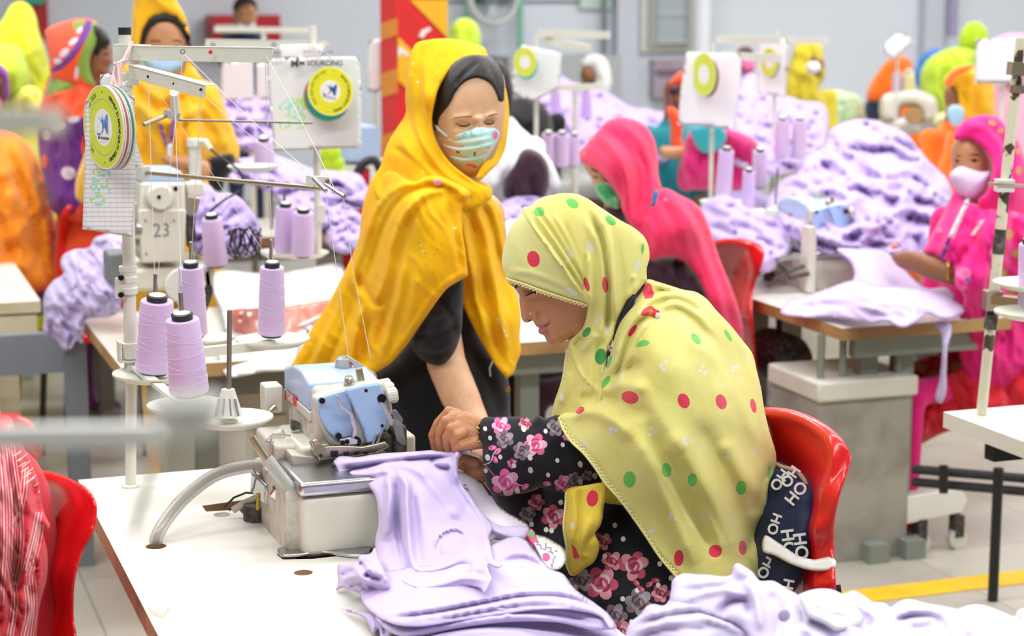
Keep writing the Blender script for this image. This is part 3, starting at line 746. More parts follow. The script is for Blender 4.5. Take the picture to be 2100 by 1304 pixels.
d1 = disc_stack('lime round card stack printed with a blue M logo, turned edge-on on the near stand', 213,261,86,3.60,50,0,
                [('white', 1,0,0),('white', 1,.03,-.005),('discr', .99,.05,0),('white', 1,.06,-.01),('cream', .99,.09,-.02),('discg', .97,.1,.01),('cream', 1,.13,-.015)])
hook = [pd(x, y, 3.6) for x, y in ((216,187),(217,180),(228,179),(243,183),(249,190))]
MB().tube(hook, .0008,8).build('wire_loop', 'dark', d1[0])
ps = empty('pink_strings', pd(246,130,3.66), 'pale pink tie strings holding the lime discs to the near stand', 'string')
for ln in ([(272,85,3.71),(262,115,3.69),(248,140,3.68),(243,182,3.63)],[(268,88,3.71),(255,120,3.68),(236,135,3.66),(229,178,3.63)],[(262,120,3.69),(240,130,3.65),(233,150,3.65),(238,178,3.63)],[(246,128,3.66),(247,150,3.65),(250,190,3.64)],[(236,134,3.66),(228,176,3.63)],[(234,130,3.66),(242,132,3.65),(246,178,3.63)]):
    MB().tube([pd(*q) for q in ln],.0024,8).build('string', 'pinks', ps)

# ---------------------------------------------------------------- the row behind: stand with gridded chart and disc
S2 = empty('thread_stand', pz(650,530,.76), 'cream thread stand on the second table, behind the near stand, holding a gridded chart', 'thread stand')
D2 = 5.45
MB().tube([pd(641,52, D2), pd(650,300, D2), pd(652,528, D2)],.011,16).build('pole', 'cream', S2)
arm(pd(421,81, D2 + .1), pd(668,86, D2),.026, S2)
for x in (437,562): MB().lathe(pd(x, 92, D2 + .0),[(.003,0),(.0075,0),(.0075,.005),(.003,.005),(.003,0)],14,-HD).build('eyelet', 'dgrey', S2)
mb = MB(); mb.bar(pd(660,420, D2 - .02), pd(660,455, D2 - .02),.02,.02, RT); mb.build('pole_clamp', 'cream', S2, False)
for x, y in ((583,525),(622,527),(520,350)): dish('cone_dish', pd(x, y, D2),.075, S2)
for x, y, y2 in ((557,388,470),(583,395,520),(438,405,470)): MB().tube([pd(x, y, D2), pd(x, y2, D2)],.004,10).build('cone_pin', 'pinm', S2)
cells = []
for gx in range(9):
    for gy in range(13):
        if rnd.random() < .5: x = 572 + gx * 6.2; y = 200 + gy * 5; cells.append(([(x, y),(x + 5.6, y),(x + 5.6, y + 4.6),(x, y + 4.6)],1 if rnd.random() < .8 else 2))
for gy in (200,206,212,218,236,248,258): cells.append(([(619, gy),(628, gy),(628, gy + 5),(619, gy + 5)],3))
c2 = sheet('gridded white chart sheet with mint marks hanging on the second stand', [(546,120),(640,117),(738,116),(741,210),(741,303),(650,306),(562,310),(553,215)], D2 - .08, 'ruled2', cells, ['mint', 'discy', 'limem'])
sheet('', [(575,92),(662,90),(664,119),(576,121)], D2 - .06, 'paper', parent=c2, name='top_sheet')
cc = pd(640,129, D2 - .095); text_mesh('lettering', 'SM SOURCING', .02, pd(655,130, D2 - .095), RT, UP, 'ink', c2,.0002, bold=.0004); text_mesh('lettering', 'SM SOURCING', .013, pd(652,107, D2 - .08), RT, UP, 'ink', c2,.0002)
text_mesh('lettering', 'M', .026, pd(604,131, D2 - .095), RT, UP, 'ink', c2,.0002, bold=.0015); text_mesh('handwriting', '1057', .024, pd(572,126, D2 - .095), RT * 1 + UP * .25, UP, 'inkg', c2,.0002)
d2 = disc_stack('yellow round card with blue logo over green and brick cards on the gridded chart', 678,187,50, D2 - .14,16,0,[('limem', 1,0,0),('discg', .97,-.1,-.28),('discr', .97,-.2,-.27),('discg', .9,-.05,-.1)], lmat='discy', rot=-10)
ps = empty('pink_strings', pd(640,90, D2 - .1), 'thin pink strings holding the yellow disc on the gridded chart', 'string')
for ln in ([(630,82),(636,100),(628,125)],[(636,84),(645,100),(655,130)],[(648,88),(665,100),(678,120)],[(662,90),(676,92)]):
    MB().tube([pd(x, y, D2 - .1) for x, y in ln],.0018,6).build('string', 'pinks', ps)
G2 = 'lavender thread cones on the second table'
for lab, t_, b_, rt, rb, D in (('lavender thread cone in front of the crumpled heap beside the number 23 machine', (434,448),(443,540),21,25,5.1),('left one of two lavender thread cones side by side behind the lone cone', (585,424),(583,515),19,21,5.45),('right one of two lavender thread cones side by side behind the lone cone', (622,436),(621,520),20,23,5.4),
        ('blurred lavender thread cone left of the gridded chart foot', (541,288),(543,342),18,22,6.3)):
    cone(lab, t_, b_, rt, rb, D, G2)

# ---------------------------------------------------------------- right stand on the near right table
S3 = empty('thread_stand', pz(2012,855,.76), 'chipped cream thread stand leaning at the right edge of the picture', 'thread stand')
m = plain('chipped_cream_paint', 'DAD6BE', .5, var=.8, vscale=18, col2='4A4030'); m.node_tree.nodes['Map Range'].inputs[1].default_value = .58; m.node_tree.nodes['Map Range'].inputs[2].default_value = .6; mk('chipped', m)
q3 = lambda y: (2012 + (855 - y) * .1045, y, 4.40)
MB().tube([pd(*q3(855)), pd(*q3(640)), pd(*q3(160))],.0125,18).lathe(pd(*q3(855)),[(0,0),(.02,0),(.02,.004),(0,.006)],20).build('pole', 'chipped', S3)
MB().tube([pd(*q3(175)), pd(*q3(78))],.0105,16).build('pole_tip', 'chipped', S3)
mb = MB(); mb.lathe(pd(2088,192,4.4),[(.012,0),(.02,.002),(.02,.02),(.012,.024)],18); mb.bar(pd(2070,140,4.38), pd(2110,142,4.38),.05,.03); mb.build('top_bracket', 'brassy', S3)
mb = MB(); mb.bar(pd(2042,380,4.38), pd(2077,380,4.38),.035,.028); mb.build('rod_block', 'white', S3, False)
MB().tube([pd(2026,377,4.36), pd(2125,382,4.36)],.0035,10).build('guide_rod', 'brassy', S3)
mb = MB(); mb.bar(pd(2018,615,4.39), pd(2052,615,4.39),.04,.045); mb.bar(pd(2030,612,4.39), pd(2120,622,4.3),.03,.02); mb.build('bracket', 'brassy', S3, False)
mb = MB(); mb.bar(pd(2022,658,4.39), pd(2042,660,4.39),.03,.035); mb.build('collar', 'darkm', S3, False)
dish('cone_dish', pd(2118,592,4.25) , .09, S3); dish('cone_dish', pd(2122,652,4.15),.09, S3)
MB().tube([pd(*q3(520)), pd(*q3(470))],.0142,16).build('rusty_sleeve', 'darkm', S3)
cone('lavender thread cone cut by the right edge of the picture', (2110,500),(2112,640),20,24,4.25, None)

# ---------------------------------------------------------------- very near blurred stand, lower left
S4 = empty('thread_stand', (pd(-70,880,1.05).x, pd(-70,880,1.05).y, 0), 'very near out-of-focus pale stand parts crossing the lower left', 'thread stand')
mb = MB(); mb.bar(pd(-120,897,1.05), pd(330,892,1.02),.011,.012); mb.build('dish_arm', 'white', S4)
dish('cone_dish', pd(385,890,.8),.016, S4, mat='white')
MB().tube([pd(335,890,1.0), pd(275,1085,1.02)],.0028,14).build('stay_rod', 'white', S4)
q = pd(-70,880,1.05); MB().tube([q, (q.x, q.y, 0)],.007,14).build('pole', 'white', S4)
mb = MB(); mb.bar(pd(-160,250,1.02), pd(118,248,.98),.012,.013); mb.build('guide_arm', 'cream', S4)
MB().tube([pd(-70,240,1.02), pd(-70,900,1.05)],.007,14).build('upper_pole', 'white', S4)

# ---------------------------------------------------------------- background stands with charts and discs
def back_stand(label, px, ytop, ybot, D, chart=None, disc=None, arms=(), chlabel=None, dlabel=None, rp=9):
    s = empty('thread_stand', (pd(px, ybot, D).x, pd(px, ybot, D).y, 0 if D in (7.4,7.8) else .76), label, 'thread stand', 'blurred thread stands in the far rows')
    pb = pd(px, ytop, D); MB().tube([pb, (pb.x, pb.y, 0 if D in (7.4,7.8) else .76)], rp * D / F_PX / 2,12).build('pole', 'cream', s)
    for x0, y0, x1, y1 in arms:
        mb = MB(); mb.bar(pd(x0, y0, D), pd(x1, y1, D - .15),.02,.03); mb.build('guide_arm', 'cream', s, False)
    if chart:
        sheet(chlabel, chart, D - .1, 'paper', wr=.002)
    if disc:
        x, y, r, yaw, cards, rot = disc
        disc_stack(dlabel, x, y, r, D - .16, yaw, 0, cards, detail=False, rot=rot)
        c = pd(x, y, D - .168); yy = math.radians(yaw); n = -HD * math.cos(yy) - RT * math.sin(yy)
    return s
cg = [('discg', .95,.12,-.06),('discr', .93,.22,-.1)]
back_stand('blurred thread stand with a lime disc and white chart, right of the pink scarf', 1463,88,400,7.4,[(1408,106),(1522,110),(1519,180),(1506,264),(1390,255),(1396,180)],
           (1444,153,44,62, cg, 0),[(1470,80,1600,82),(1480,113,1600,120)], 'blurred white chart hanging behind the lime and green discs right of the pink scarf', 'blurred lime disc over green card, right of the pink scarf')
back_stand('blurred thread stand behind the standing woman, right of her head', 1100,70,330,7.8,[(1070,92),(1152,108),(1148,180),(1094,208),(1048,192),(1052,150)],
           (1077,127,30,38,[('teal', .95,.18,-.15)],-25),[(1105,68,1250,72),(1120,82,1210,100)], 'blurred white chart sheets right of the standing woman head', 'small blurred lime disc right of the standing woman head')
back_stand('blurred thread stand at upper right centre with a narrow lime disc', 1592,62,300,9.0,[(1556,84),(1618,80),(1612,200),(1552,192)],
           (1578,128,30,62,[('dgrey', .95,.2,-.1)],0),[(1600,82,1700,84)], 'blurred pale chart left of the person in yellow', 'narrow blurred lime disc left of the person in yellow')
sheet('tilted white card held up over the orange scarf at upper right', [(1846,62),(1876,84),(1832,124),(1806,98)],10.5, 'paper')
sheet('white blank sheet hanging above the magenta woman at the right edge', [(2002,80),(2086,78),(2084,172),(1998,170)],7.0, 'paper')
sheet('white sheet hanging left of the striped pillar', [(756,82),(782,80),(782,190),(754,188)],8.9, 'paper')
for x, y, D, lb in ((1841,92,10.55, 'thin pole carrying the tilted white card at upper right'),(2060,90,7.06, 'thin pole carrying the white sheet at the right edge'),(768,90,8.96, 'thin pole carrying the white sheet left of the striped pillar')):
    q = pd(x, y, D); tag(MB().tube([q, (q.x, q.y, 0)],.008,10).build('hanging_pole', 'cream'), lb, 'pole')
G3 = 'blurred lavender thread cones on the far stands'
far = [('far lavender cone just right of the pink scarf woman', (1490,308),(1482,410),15,17,7.2),('far lavender cone lowest on the stand right of the pink scarf', (1536,352),(1534,428),12,14,7.0),('far lavender cone behind the thread pin', (1559,310),(1557,380),14,16,7.4),
       ('far lavender cone left of the blurred chart pole', (1125,275),(1123,335),13,15,8.0),('far lavender cone second from the dark sleeved person', (1153,275),(1151,338),13,15,8.0),('far lavender cone nearest the dark sleeved person', (1178,278),(1176,336),11,13,8.1),
       ('far lavender cone under the narrow lime disc, left one', (1605,245),(1603,318),14,16,8.6),('far lavender cone under the narrow lime disc, right one', (1640,245),(1638,318),14,16,8.6),('far lavender cone beside the white scarf person', (1140,186),(1139,240),10,12,9.5),('far lavender cone right of the one beside the white scarf person', (1203,186),(1202,240),10,12,9.5)]
for f_ in far:
    cone(f_[0], *f_[1:], G3)
# dishes and pin of the stand right of the pink scarf
t = empty('cone_tray', pd(1560,430,6.9), 'pale cone dishes with an upright pin in front of the far lavender cones', 'cone tray')
for x, y, D in ((1480,420,7.1),(1535,440,6.9),(1590,455,6.7)): dish('dish', pd(x, y, D),.085, t)
MB().tube([pd(1595,345,6.7), pd(1588,452,6.7)],.004,10).build('cone_pin', 'pinm', t); MB().lathe(pd(1588,448,6.7),[(0,.05),(.01,.045),(.025,0),(0,0)],14).build('cone_seat', 'cream', t)
# ---------------------------------------------------------------- overlock machine
MC = empty('overlock_machine', pz(690,1100,.76), 'dusty ivory overlock sewing machine with pale blue covers on the foreground table', 'sewing machine')
Yf = 3.18
py = lambda x, y, Y=Yf: px_y(x, y, Y)
def yprism(name, pts, Y, depth, mat, parent=None, bw=.003, curved=False, **k):
    o2 = crom(pts, 5) if curved else pts
    o = MB().prism([px_y(x, y, Y) for x, y in o2],(0, depth, 0)).build(name, mat, parent or MC)
    if bw: bev(o, bw)
    return o
# base box: left x fixed by its left face
xl = py(621,1138).x
base = MB(); zt = .87
z0 = .755
o = MB().box((xl, Yf, z0),(xl + .235, Yf + .25, zt - .0)).build('base_body', 'machine', MC); bev(o, .014,4)
o = MB().box((xl - .004, Yf - .004, zt),(xl + .24, Yf + .20, zt + .026)).build('base_lid', 'steel', MC); bev(o, .008,3)
o = MB().box((xl - .022, Yf + .03, z0),(xl + .01, Yf + .30, zt + .005)).build('side_casting', 'grime', MC); bev(o, .004)
# flat silver foot sticking out to the left of the base
fp = [pz(x, y, .7605) for x, y in crom([(568,1133),(590,1127),(625,1122),(660,1124),(760,1116),(760,1128),(650,1138),(600,1144),(574,1142)],8)]
o = MB().prism(fp, (0,0,.007)).build('foot_plate', 'steel', MC); bev(o, .002)
# cloth plate and lower neck
o = MB().box((xl - .005, Yf + .19, zt + .0),(xl + .27, Yf + .36, zt + .05)).build('bed', 'machine', MC); bev(o, .006)
# head side casting: profile seen on the left, body extends to the right (+X)
Yh = 3.34
head = [(640,795),(652,818),(700,800),(760,786),(800,800),(812,835),(818,880),(800,925),(762,935),(700,945),(640,952),(600,950),(576,930),(600,915),(640,905),(640,860)]
# main head block: box from front plane Yh back to Yb, with sloping top
XL = px_y(648,880, Yh).x; XR = px_y(808,880, Yh).x
zf = px_y(648,812, Yh).z; zb0 = px_y(650,935, Yh).z; Yb = Yh + .235
def hb(x, y, z): return Vector((x, y, z))
mb = MB(); bm = mb.bm
zr = px_y(798,800, Yh).z
prof = []
for Y, dzz in ((Yh, 0),(Yh + .03,.012),(Yh + .1,.022),(Yh + .17,.018),(Yb, -.004)): prof.append((Y, dzz))
Lp = [(XL, Y, zf + d) for Y, d in prof]
pts = [Vector((XL, Y, z)) for _, Y, z in Lp] + [Vector((XL, Yb, zb0 - .01)), Vector((XL, Yh, zb0 - .01))]
# left profile polygon swept along X, then front face sculpted by the cover plates
mb.prism(pts, (XR - XL - .012,0,0)); o = mb.build('head_casting', 'grime', MC); bev(o, .012,4)
# blue top cover (box cap with lighter rim)
mb = MB(); prof2 = [(Yh + .035,-.036),(Yh + .035,.016),(Yh + .1,.029),(Yh + .17,.027),(Yb + .008,.006),(Yb + .008,-.034)]
mb.prism([Vector((XL - .004, Y, zf + d)) for Y, d in prof2],(XR - XL - .02,0,0)); o = mb.build('top_cover', 'blue', MC); bev(o, .005,3)
mb = MB(); mb.prism([Vector((XL - .0055, Y, zf + d)) for Y, d in ((Yh + .03,-.055),(Yh + .03,-.036),(Yb + .008,-.034),(Yb + .008,-.05))],(.02,0,0)); o = mb.build('cover_seam', 'machine', MC); bev(o, .002)
# ivory front bezel around the blue face
bez = [(643,815),(690,800),(745,786),(788,782),(800,800),(806,840),(800,880),(770,906),(700,930),(672,905),(655,870),(650,838)]
yprism('front_bezel', bez, Yh - .012,.03, 'machine', bw=.006, curved=False)
# blue covers
c1 = [(652,819),(668,812),(703,801),(716,803),(722,830),(726,860),(722,895),(714,898),(690,901),(672,886),(657,860),(653,838)]
LC = yprism('left_cover', c1, Yh - .019,.008, 'blue2', bw=.003)
c2 = [(706,800),(720,796),(745,790),(780,786),(788,808),(797,850),(796,868),(790,888),(778,893),(768,908),(752,911),(745,880),(728,845),(718,820)]
RC = yprism('right_cover', c2, Yh - .027,.008, 'blue2', bw=.004)
for x, y, r in ((661,822,.0055),(695,894,.0055),(783,817,.0085),(731,905,.009)): MB().lathe(px_y(x, y, Yh - .028),[(0,-.002),(r, -.001),(r, .006),(0,.006)],18,(0,1,0)).build('cover_bolt', 'screw', LC if x < 720 else RC)
for x, y, r in ((751,801,.003),(784,873,.003),(788,883,.003)): MB().lathe(px_y(x, y, Yh - .0285),[(0,0),(r, 0),(r, .004),(0,.004)],12,(0,1,0)).build('cover_hole', 'screw', RC)
# silver tension lever crossing the cover
lev = [(690,811),(694,811),(702,830),(712,836),(724,848),(728,862),(733,878),(733,890),(724,900),(722,893),(724,880),(720,868),(718,852),(706,842),(700,843)]
yprism('tension_lever', lev, Yh - .034,.004, 'steel', bw=.001)
yprism('lever_bracket', [(697,901),(722,896),(734,902),(733,911),(714,913),(708,921),(700,915)], Yh - .03,.006, 'steel', bw=.001)
for x, y in ((703,908),(712,906)): MB().lathe(px_y(x, y, Yh - .031),[(0,-.001),(.0045,-.001),(.0045,.003),(0,.003)],14,(0,1,0)).build('bolt', 'screw', MC)
# presser arm strip with dark windows
strip = [(640,905),(650,900),(664,916),(700,914),(745,916),(790,906),(800,916),(770,930),(730,936),(690,940),(655,944),(648,930)]
PA = yprism('presser_arm', strip, Yh - .04,.012, 'brassy', bw=.002)
for a, b2, c_, d in ((678,925,694,937),(705,927,716,935),(727,926,738,934),(746,925,756,932)):
    yprism('arm_window', [(a, b2),(c_, b2 - 1),(c_ - 1, d - 1),(a + 1, d)], Yh - .0425,.004, 'dark', PA, bw=.001)
MB().cyl(px_y(640,916, Yh + .03), px_y(656,925, Yh - .042),.012, n=20).build('arm_pivot', 'brassy', MC)
MB().lathe(px_y(658,934, Yh - .044),[(0,-.002),(.003,-.002),(.003,.004),(0,.004)],12,(0,1,0)).build('bolt', 'dark', MC)
yprism('under_plate', [(598,932),(660,938),(790,925),(800,938),(700,962),(600,965)], Yh - .02,.05, 'machine', bw=.003)
o = MB().box((XL - .035, Yh - .015, px_y(600,965, Yh).z - .01),(XL + .03, Yh + .19, zb0 + .022)).build('lower_casting', 'machine', MC); bev(o, .01,3)
mb = MB(); mb.prism([Vector((XL - .002, Y, z)) for Y, z in ((Yh + .015, zb0 + .0),(Yh + .02, zb0 + .05),(Yh + .05, zb0 + .075),(Yh + .19, zb0 + .075),(Yh + .2, zb0))],(.02,0,0)); o = mb.build('side_shoulder', 'grime', MC); bev(o, .006)
# dark needle space
o = MB().box((XL + .03, Yh - .01, zb0 - .012),(XR + .005, Yh + .06, zb0 + .03)).build('needle_space', 'darkm', MC); bev(o, .004)
for x, y in ((760,918),(770,914),(775,905)): MB().tube([px_y(x, y, Yh - .03), px_y(x + 12, y - 26, Yh - .03)],.0022,8).build('needle_bar', 'chrome', MC)
# oil window, knobs, tension dials, finger guard
ow = Vector((px_y(704,764, Yh + .11).x, Yh + .11, zf + .027))
o = MB().lathe(ow, [(0,.022),(.010,.022),(.0145,.018),(.017,0),(0,0)],10).build('oil_window', plain('clouded_glass', 'CFD3D4', .1, trans=.4), MC)
k1 = px_y(714,796, Yh + .005); MB().lathe(k1,[(0,.024),(.006,.0235),(.009,.020),(.009,.013),(.0075,.0125),(.0095,.011),(.009,0),(0,0)],22,(.1,-.1,1)).build('top_knob', 'brassy', MC)
k2 = px_y(741,783, Yh + .02); MB().lathe(k2,[(0,.026),(.0068,.026),(.0072,.024),(.0072,0),(0,0)],22,(-.2,0,1)).build('top_post', 'brassy', MC)
for i, (x, y, r) in enumerate(((779,789,.010),(786,798,.0115),(793,812,.0145))):
    c = px_y(x, y, Yh + .04 - .03 * i); ax = Vector((1,-.15,.12)).normalized(); mb = MB(); mb.lathe(c, [(0,0),(r * .8,0),(r, .002),(r, .018),(r * .7,.021),(0,.021)],24, ax)
    td = mb.build('tension_dial', 'cream', MC)
    u = ax.orthogonal().normalized(); w_ = ax.cross(u); mb = MB()
    for k in range(18):
        t = k * math.pi / 9; q = (u * math.cos(t) + w_ * math.sin(t)) * r; mb.bar(c + q + ax * .003, c + q + ax * .017,.0012,.0012, q)
    mb.build('dial_ribs', 'white', td, False)
gp = [(709,730),(714,729),(770,765),(774,772),(772,775),(764,772),(712,742)]
yprism('thread_guide_plate', gp, Yh + .1,.006, 'steel', bw=.001)
yprism('red_label', [(715,743),(722,743),(726,750),(720,748)], Yh + .098,.002, 'redink', bw=0)
yprism('eye_guard', [(801,842),(812,840),(826,858),(825,872),(834,910),(828,914),(815,905),(808,880),(814,868)], Yh - .05,.004, plain('clear_guard', 'D5D8DA', .08, trans=.75), bw=.001)
yprism('guard_arm', [(780,824),(788,828),(812,868),(808,876),(800,872)], Yh - .04,.004, 'steel', bw=.001)
o = MB().box((XR - .006, Yh - .02, zb0 - .01),(XR + .022, Yh + .05, zb0 + .05)).build('looper_casting', 'darkm', MC); bev(o, .01,3)
# logo plate on the left side
lp = [Vector((XL - .006, Y, z)) for Y, z in ()]
pa = px_x(584,800, XL - .0062); pb = px_x(607,832, XL - .0062)
q = [px_x(x, y, XL - .0065) for x, y in ((583,799),(607,813),(607,834),(583,818))]
LP = MB().prism(q, (.001,0,0)).build('logo_plate', 'redink', MC, False)
cen = (q[0] + q[1] + q[2] + q[3]) / 4
text_mesh('lettering', 'PEGASUS', .023, cen + Vector((-.0008,0,0)),(0,-1,0),(0,0,1), 'machine', LP, .0003, bold=.0006, scx=.62)
# junction box and air valve at the left
o = MB().box((XL - .052, Yh + .20, zf - .072),(XL - .016, Yh + .25, zf - .018)).build('valve_box', 'cream', MC); bev(o, .004)
MB().cyl(px_y(556,842, Yh + .19), px_y(566,833, Yh + .19),.0065, n=16).cyl(px_y(548,850, Yh + .19), px_y(557,841, Yh + .19),.004).build('air_fitting', 'brassy', MC)
o = yprism('side_recess', [(600,862),(616,868),(616,880),(600,884)], Yh + .1,.02, 'darkm', bw=.001)
# loose linkage and wire springs at the left
MB().tube([pd(544,905,3.45), pd(560,890,3.47), pd(596,893,3.47), pd(580,910,3.46), pd(544,905,3.45)],.0016,8).build('wire_link', 'chrome', MC)
o = MB().bar(pd(560,905,3.5), pd(585,893,3.5),.03,.03).build('link_block', 'cream', MC); bev(o, .004)
MB().tube([pd(556,900,3.44), pd(557,925,3.44), pd(556,945,3.44)],.0028,10).build('chain_bolt', 'chrome', MC)
for seed in range(3):
    r_ = random.Random(seed); pts_ = [pd(548 + r_.uniform(-6,10),960 + i * 10,3.42 + r_.uniform(-.02,.02)) for i in range(7)]
    MB().tube(pts_, .0018,8).build('wire_link', 'chrome', MC)
o = MB().bar(pd(528,985,3.48), pd(560,1015,3.42),.03,.04).build('motor_bracket', 'steel', MC); bev(o, .003)
o = MB().bar(pd(562,1000,3.36), pd(578,1012,3.36),.03,.028).build('clip_frame', 'chrome', MC); bev(o, .003)
o = MB().box(pd(563,1020,3.345), pd(577,1000,3.345) + Vector((0,.02,0))).build('clip_insert', 'dark', MC)
MB().lathe(pz(531,1062,.762),[(0,.03),(.028,.028),(.03,.022),(.03,-.03),(0,-.03)],26).build('sump_can', 'darkm', MC)
MB().tube([pd(530,1012,3.42), pd(529,1045,3.42)],.004,8).build('brass_clip', plain('brass', 'A88B3A', .35,.9), MC)
MB().tube([pd(x, y, 3.42) for x, y in ((519,960),(526,975),(520,1000),(515,1010))],.002,8).build('wire_hook', 'pinm', MC)
for pts_ in (((460,1040),(480,1020),(505,1010),(530,1012),(545,1000)),((470,1046),(495,1030),(520,1018),(540,1010))):
    MB().tube([pd(x, y, 3.5) for x, y in pts_],.0022,8).build('cable', 'dark', MC)
MB().tube([pd(x, y, 3.5) for x, y in ((478,1046),(500,1032),(525,1022),(540,1012))],.007,10).build('lint_hose', 'grime', MC)
# suction hoses (clear, with grey lint inside)
mk('hose', plain('clear_hose', 'D9D9D0', .15, alpha=.6, spec=.6)); mk('lint', plain('grey_lint', '6F6C68', .95, bump=1, bscale=90, var=.4, vscale=60))
H1 = empty('suction_hose', pz(320,1122,.76), 'clear curved suction hose arching into a hole in the foreground table', 'hose')
hp = [pz(320,1125,.745), pd(322,1100,3.33), pd(345,1060,3.36), pd(385,1015,3.40), pd(440,975,3.44), pd(500,958,3.46), pd(556,956,3.46), pd(600,962,3.46)]
def smooth3(p, n=5):
    out = []
    for i in range(len(p) - 1):
        a = p[max(i - 1,0)]; b_ = p[i]; c_ = p[i + 1]; d = p[min(i + 2, len(p) - 1)]
        for k in range(n):
            t = k / n; out.append(.5 * ((2 * b_) + (c_ - a) * t + (2 * a - 5 * b_ + 4 * c_ - d) * t * t + (3 * b_ - a - 3 * c_ + d) * t ** 3))
    return out + [p[-1]]
MB().tube(smooth3(hp),.0125,18, False).build('tube_wall', 'hose', H1); MB().tube(smooth3(hp)[3:-3],.006,10).build('lint_core', 'lint', H1)
H2 = empty('suction_pipe', pd(560,960,3.3), 'clear straight pipe slanting down in front of the overlock machine', 'hose')
MB().tube([pd(516,896,3.28), pd(552,950,3.28)],.008,16).build('metal_pipe', 'brassy', H2)
MB().tube([pd(546,940,3.28), pd(608,1020,3.28)],.0125,18, False).build('tube_wall', 'hose', H2); MB().tube([pd(556,953,3.28), pd(598,1007,3.28)],.006,10).build('lint_core', 'lint', H2)
# finished edge chain is left to the cloth file
# ---------------------------------------------------------------- machine number 23 on the second table
M2 = empty('sewing_machine', pd(335,540,5.25), 'ivory sewing machine numbered 23 with blue top on the second table', 'sewing machine')
Y2 = 5.1
def y2(name, pts, Y, dep, mat, bw=.004, parent=None): return yprism(name, pts, Y, dep, mat, parent or M2, bw)
y2('head_plate', [(288,374),(380,374),(381,470),(378,537),(292,540),(286,460)], Y2,.16, 'cream', .008)
y2('lower_face', [(284,430),(382,430),(379,537),(290,540)], Y2 - .008,.01, 'cream', .004)
y2('top_cover', [(290,350),(372,350),(380,374),(286,374)], Y2 + .01,.18, 'blue', .006)
MB().lathe(px_y(327,404, Y2 - .002),[(0,-.022),(.030,-.022),(.034,-.018),(.036,-.004),(.038,0),(0,0)],32,(0,1,0)).build('hand_wheel_cover', 'cream', M2)
for x, y, r in ((326,404,.0055),(360,387,.0065)): MB().lathe(px_y(x, y, Y2 - .025 if x < 340 else Y2),[(0,-.001),(r, -.001),(r, .004),(0,.004)],16,(0,1,0)).build('cap_screw', 'screw', M2)
for x, y in ((298,452),(357,452),(300,520)): MB().lathe(px_y(x, y, Y2 - .009),[(0,-.001),(.003,-.001),(.003,.003),(0,.003)],12,(0,1,0)).build('screw', 'steel', M2)
text_mesh('lettering', '23', .052, px_y(331,473, Y2 - .0085),(1,0,0),(0,0,1), 'dgrey', M2,.0004, scx=.92)
o = MB().box(px_y(270,600, Y2), px_y(440,545, Y2) + Vector((0,.3,0))).build('bed', 'cream', M2); bev(o, .01,3)
MB().lathe(px_y(375,585, Y2 - .002),[(0,-.004),(.045,-.004),(.05,0),(0,.004)],32,(0,1,0)).build('round_cover', 'white', M2)
y2('side_gear', [(262,420),(286,416),(286,500),(264,500)], Y2 + .05,.04, 'grime')
MB().cyl(px_y(250,510, Y2 + .05), px_y(290,508, Y2 + .05),.017).build('side_pulley', 'cream', M2)
MB().cyl(px_y(276,468, Y2 + .02), px_y(288,470, Y2 + .02),.03, n=26).build('side_wheel', 'steel', M2)
MB().tube([pd(401,380,5.3), pd(399,300,5.3)],.017,18).lathe(pd(399,300,5.3),[(0,.022),(.021,.022),(.022,.018),(.022,0),(0,0)],22).build('lamp_column', 'cream', M2)
MB().tube([pd(405,288,5.3), pd(422,290,5.28), pd(432,306,5.27)],[.006,.009,.007],12).build('cable_boot', 'cream', M2)
MB().tube(smooth3([pd(432,306,5.27), pd(455,325,5.25), pd(486,345,5.2), pd(499,372,5.2), pd(488,393,5.2), pd(460,410,5.15), pd(430,435,5.15), pd(418,455,5.15)]),.003,10).build('power_cable', 'dark', M2)
y2('needle_block', [(382,376),(418,374),(420,400),(400,405),(384,400)], Y2 + .02,.06, 'cream')
y2('tension_unit', [(384,400),(412,405),(405,440),(386,445)], Y2 + .02,.04, 'steel')
y2('dark_mechanism', [(384,440),(400,440),(402,490),(388,510)], Y2 + .02,.05, 'darkm')
for seed in range(7):
    r_ = random.Random(seed * 3 + 1); p_ = [pd(470 + 9 * i + r_.uniform(-8,8),500 + 28 * math.sin(i * 1.1 + seed) + r_.uniform(-8,8),5.12 + r_.uniform(-.03,.03)) for i in range(8)]
    MB().tube(smooth3(p_),.0025,8).build('tangled_cable', 'dark', M2)
y2('black_feed_dog', [(418,560),(430,545),(438,600),(424,640)], Y2,.05, 'darkm')
# controller box hanging under the second table's left side and pedal unit
o = MB().box(px_y(225,585,5.2), px_y(262,520,5.2) + Vector((0,.12,0))).build('control_box', 'dgrey', M2); bev(o, .006)
# ---------------------------------------------------------------- people helpers
def field(ctrl, off=0): return lambda V: rbf(ctrl, V) - off
def dome(cx, cy, rx, ry, D, depth, rot=0, off=0, p=.5):
    c, s_ = math.cos(math.radians(rot)), math.sin(math.radians(rot))
    def f(V):
        x = V[:, 0] - cx; y = V[:, 1] - cy; u = (x * c + y * s_) / rx; v = (-x * s_ + y * c) / ry
        return D - depth * np.clip(1 - u * u - v * v, 0,1) ** p - off
    return f
def shift(f, off): return lambda V: f(V) - off
def blend(f, g, y0, y1):
    """f above y0, g below y1 (pixel rows), smooth in between"""
    def h(V):
        t = np.clip((V[:, 1] - y0) / (y1 - y0),0,1); t = t * t * (3 - 2 * t); return f(V) * (1 - t) + g(V) * t
    return h
def at(f, x, y, off=0):
    D = f(np.array([[x, y]], float))[0] if callable(f) else (rbf(f, np.array([[x, y]], float))[0] if isinstance(f, (list, tuple)) else f)
    return pd(x, y, D - off)
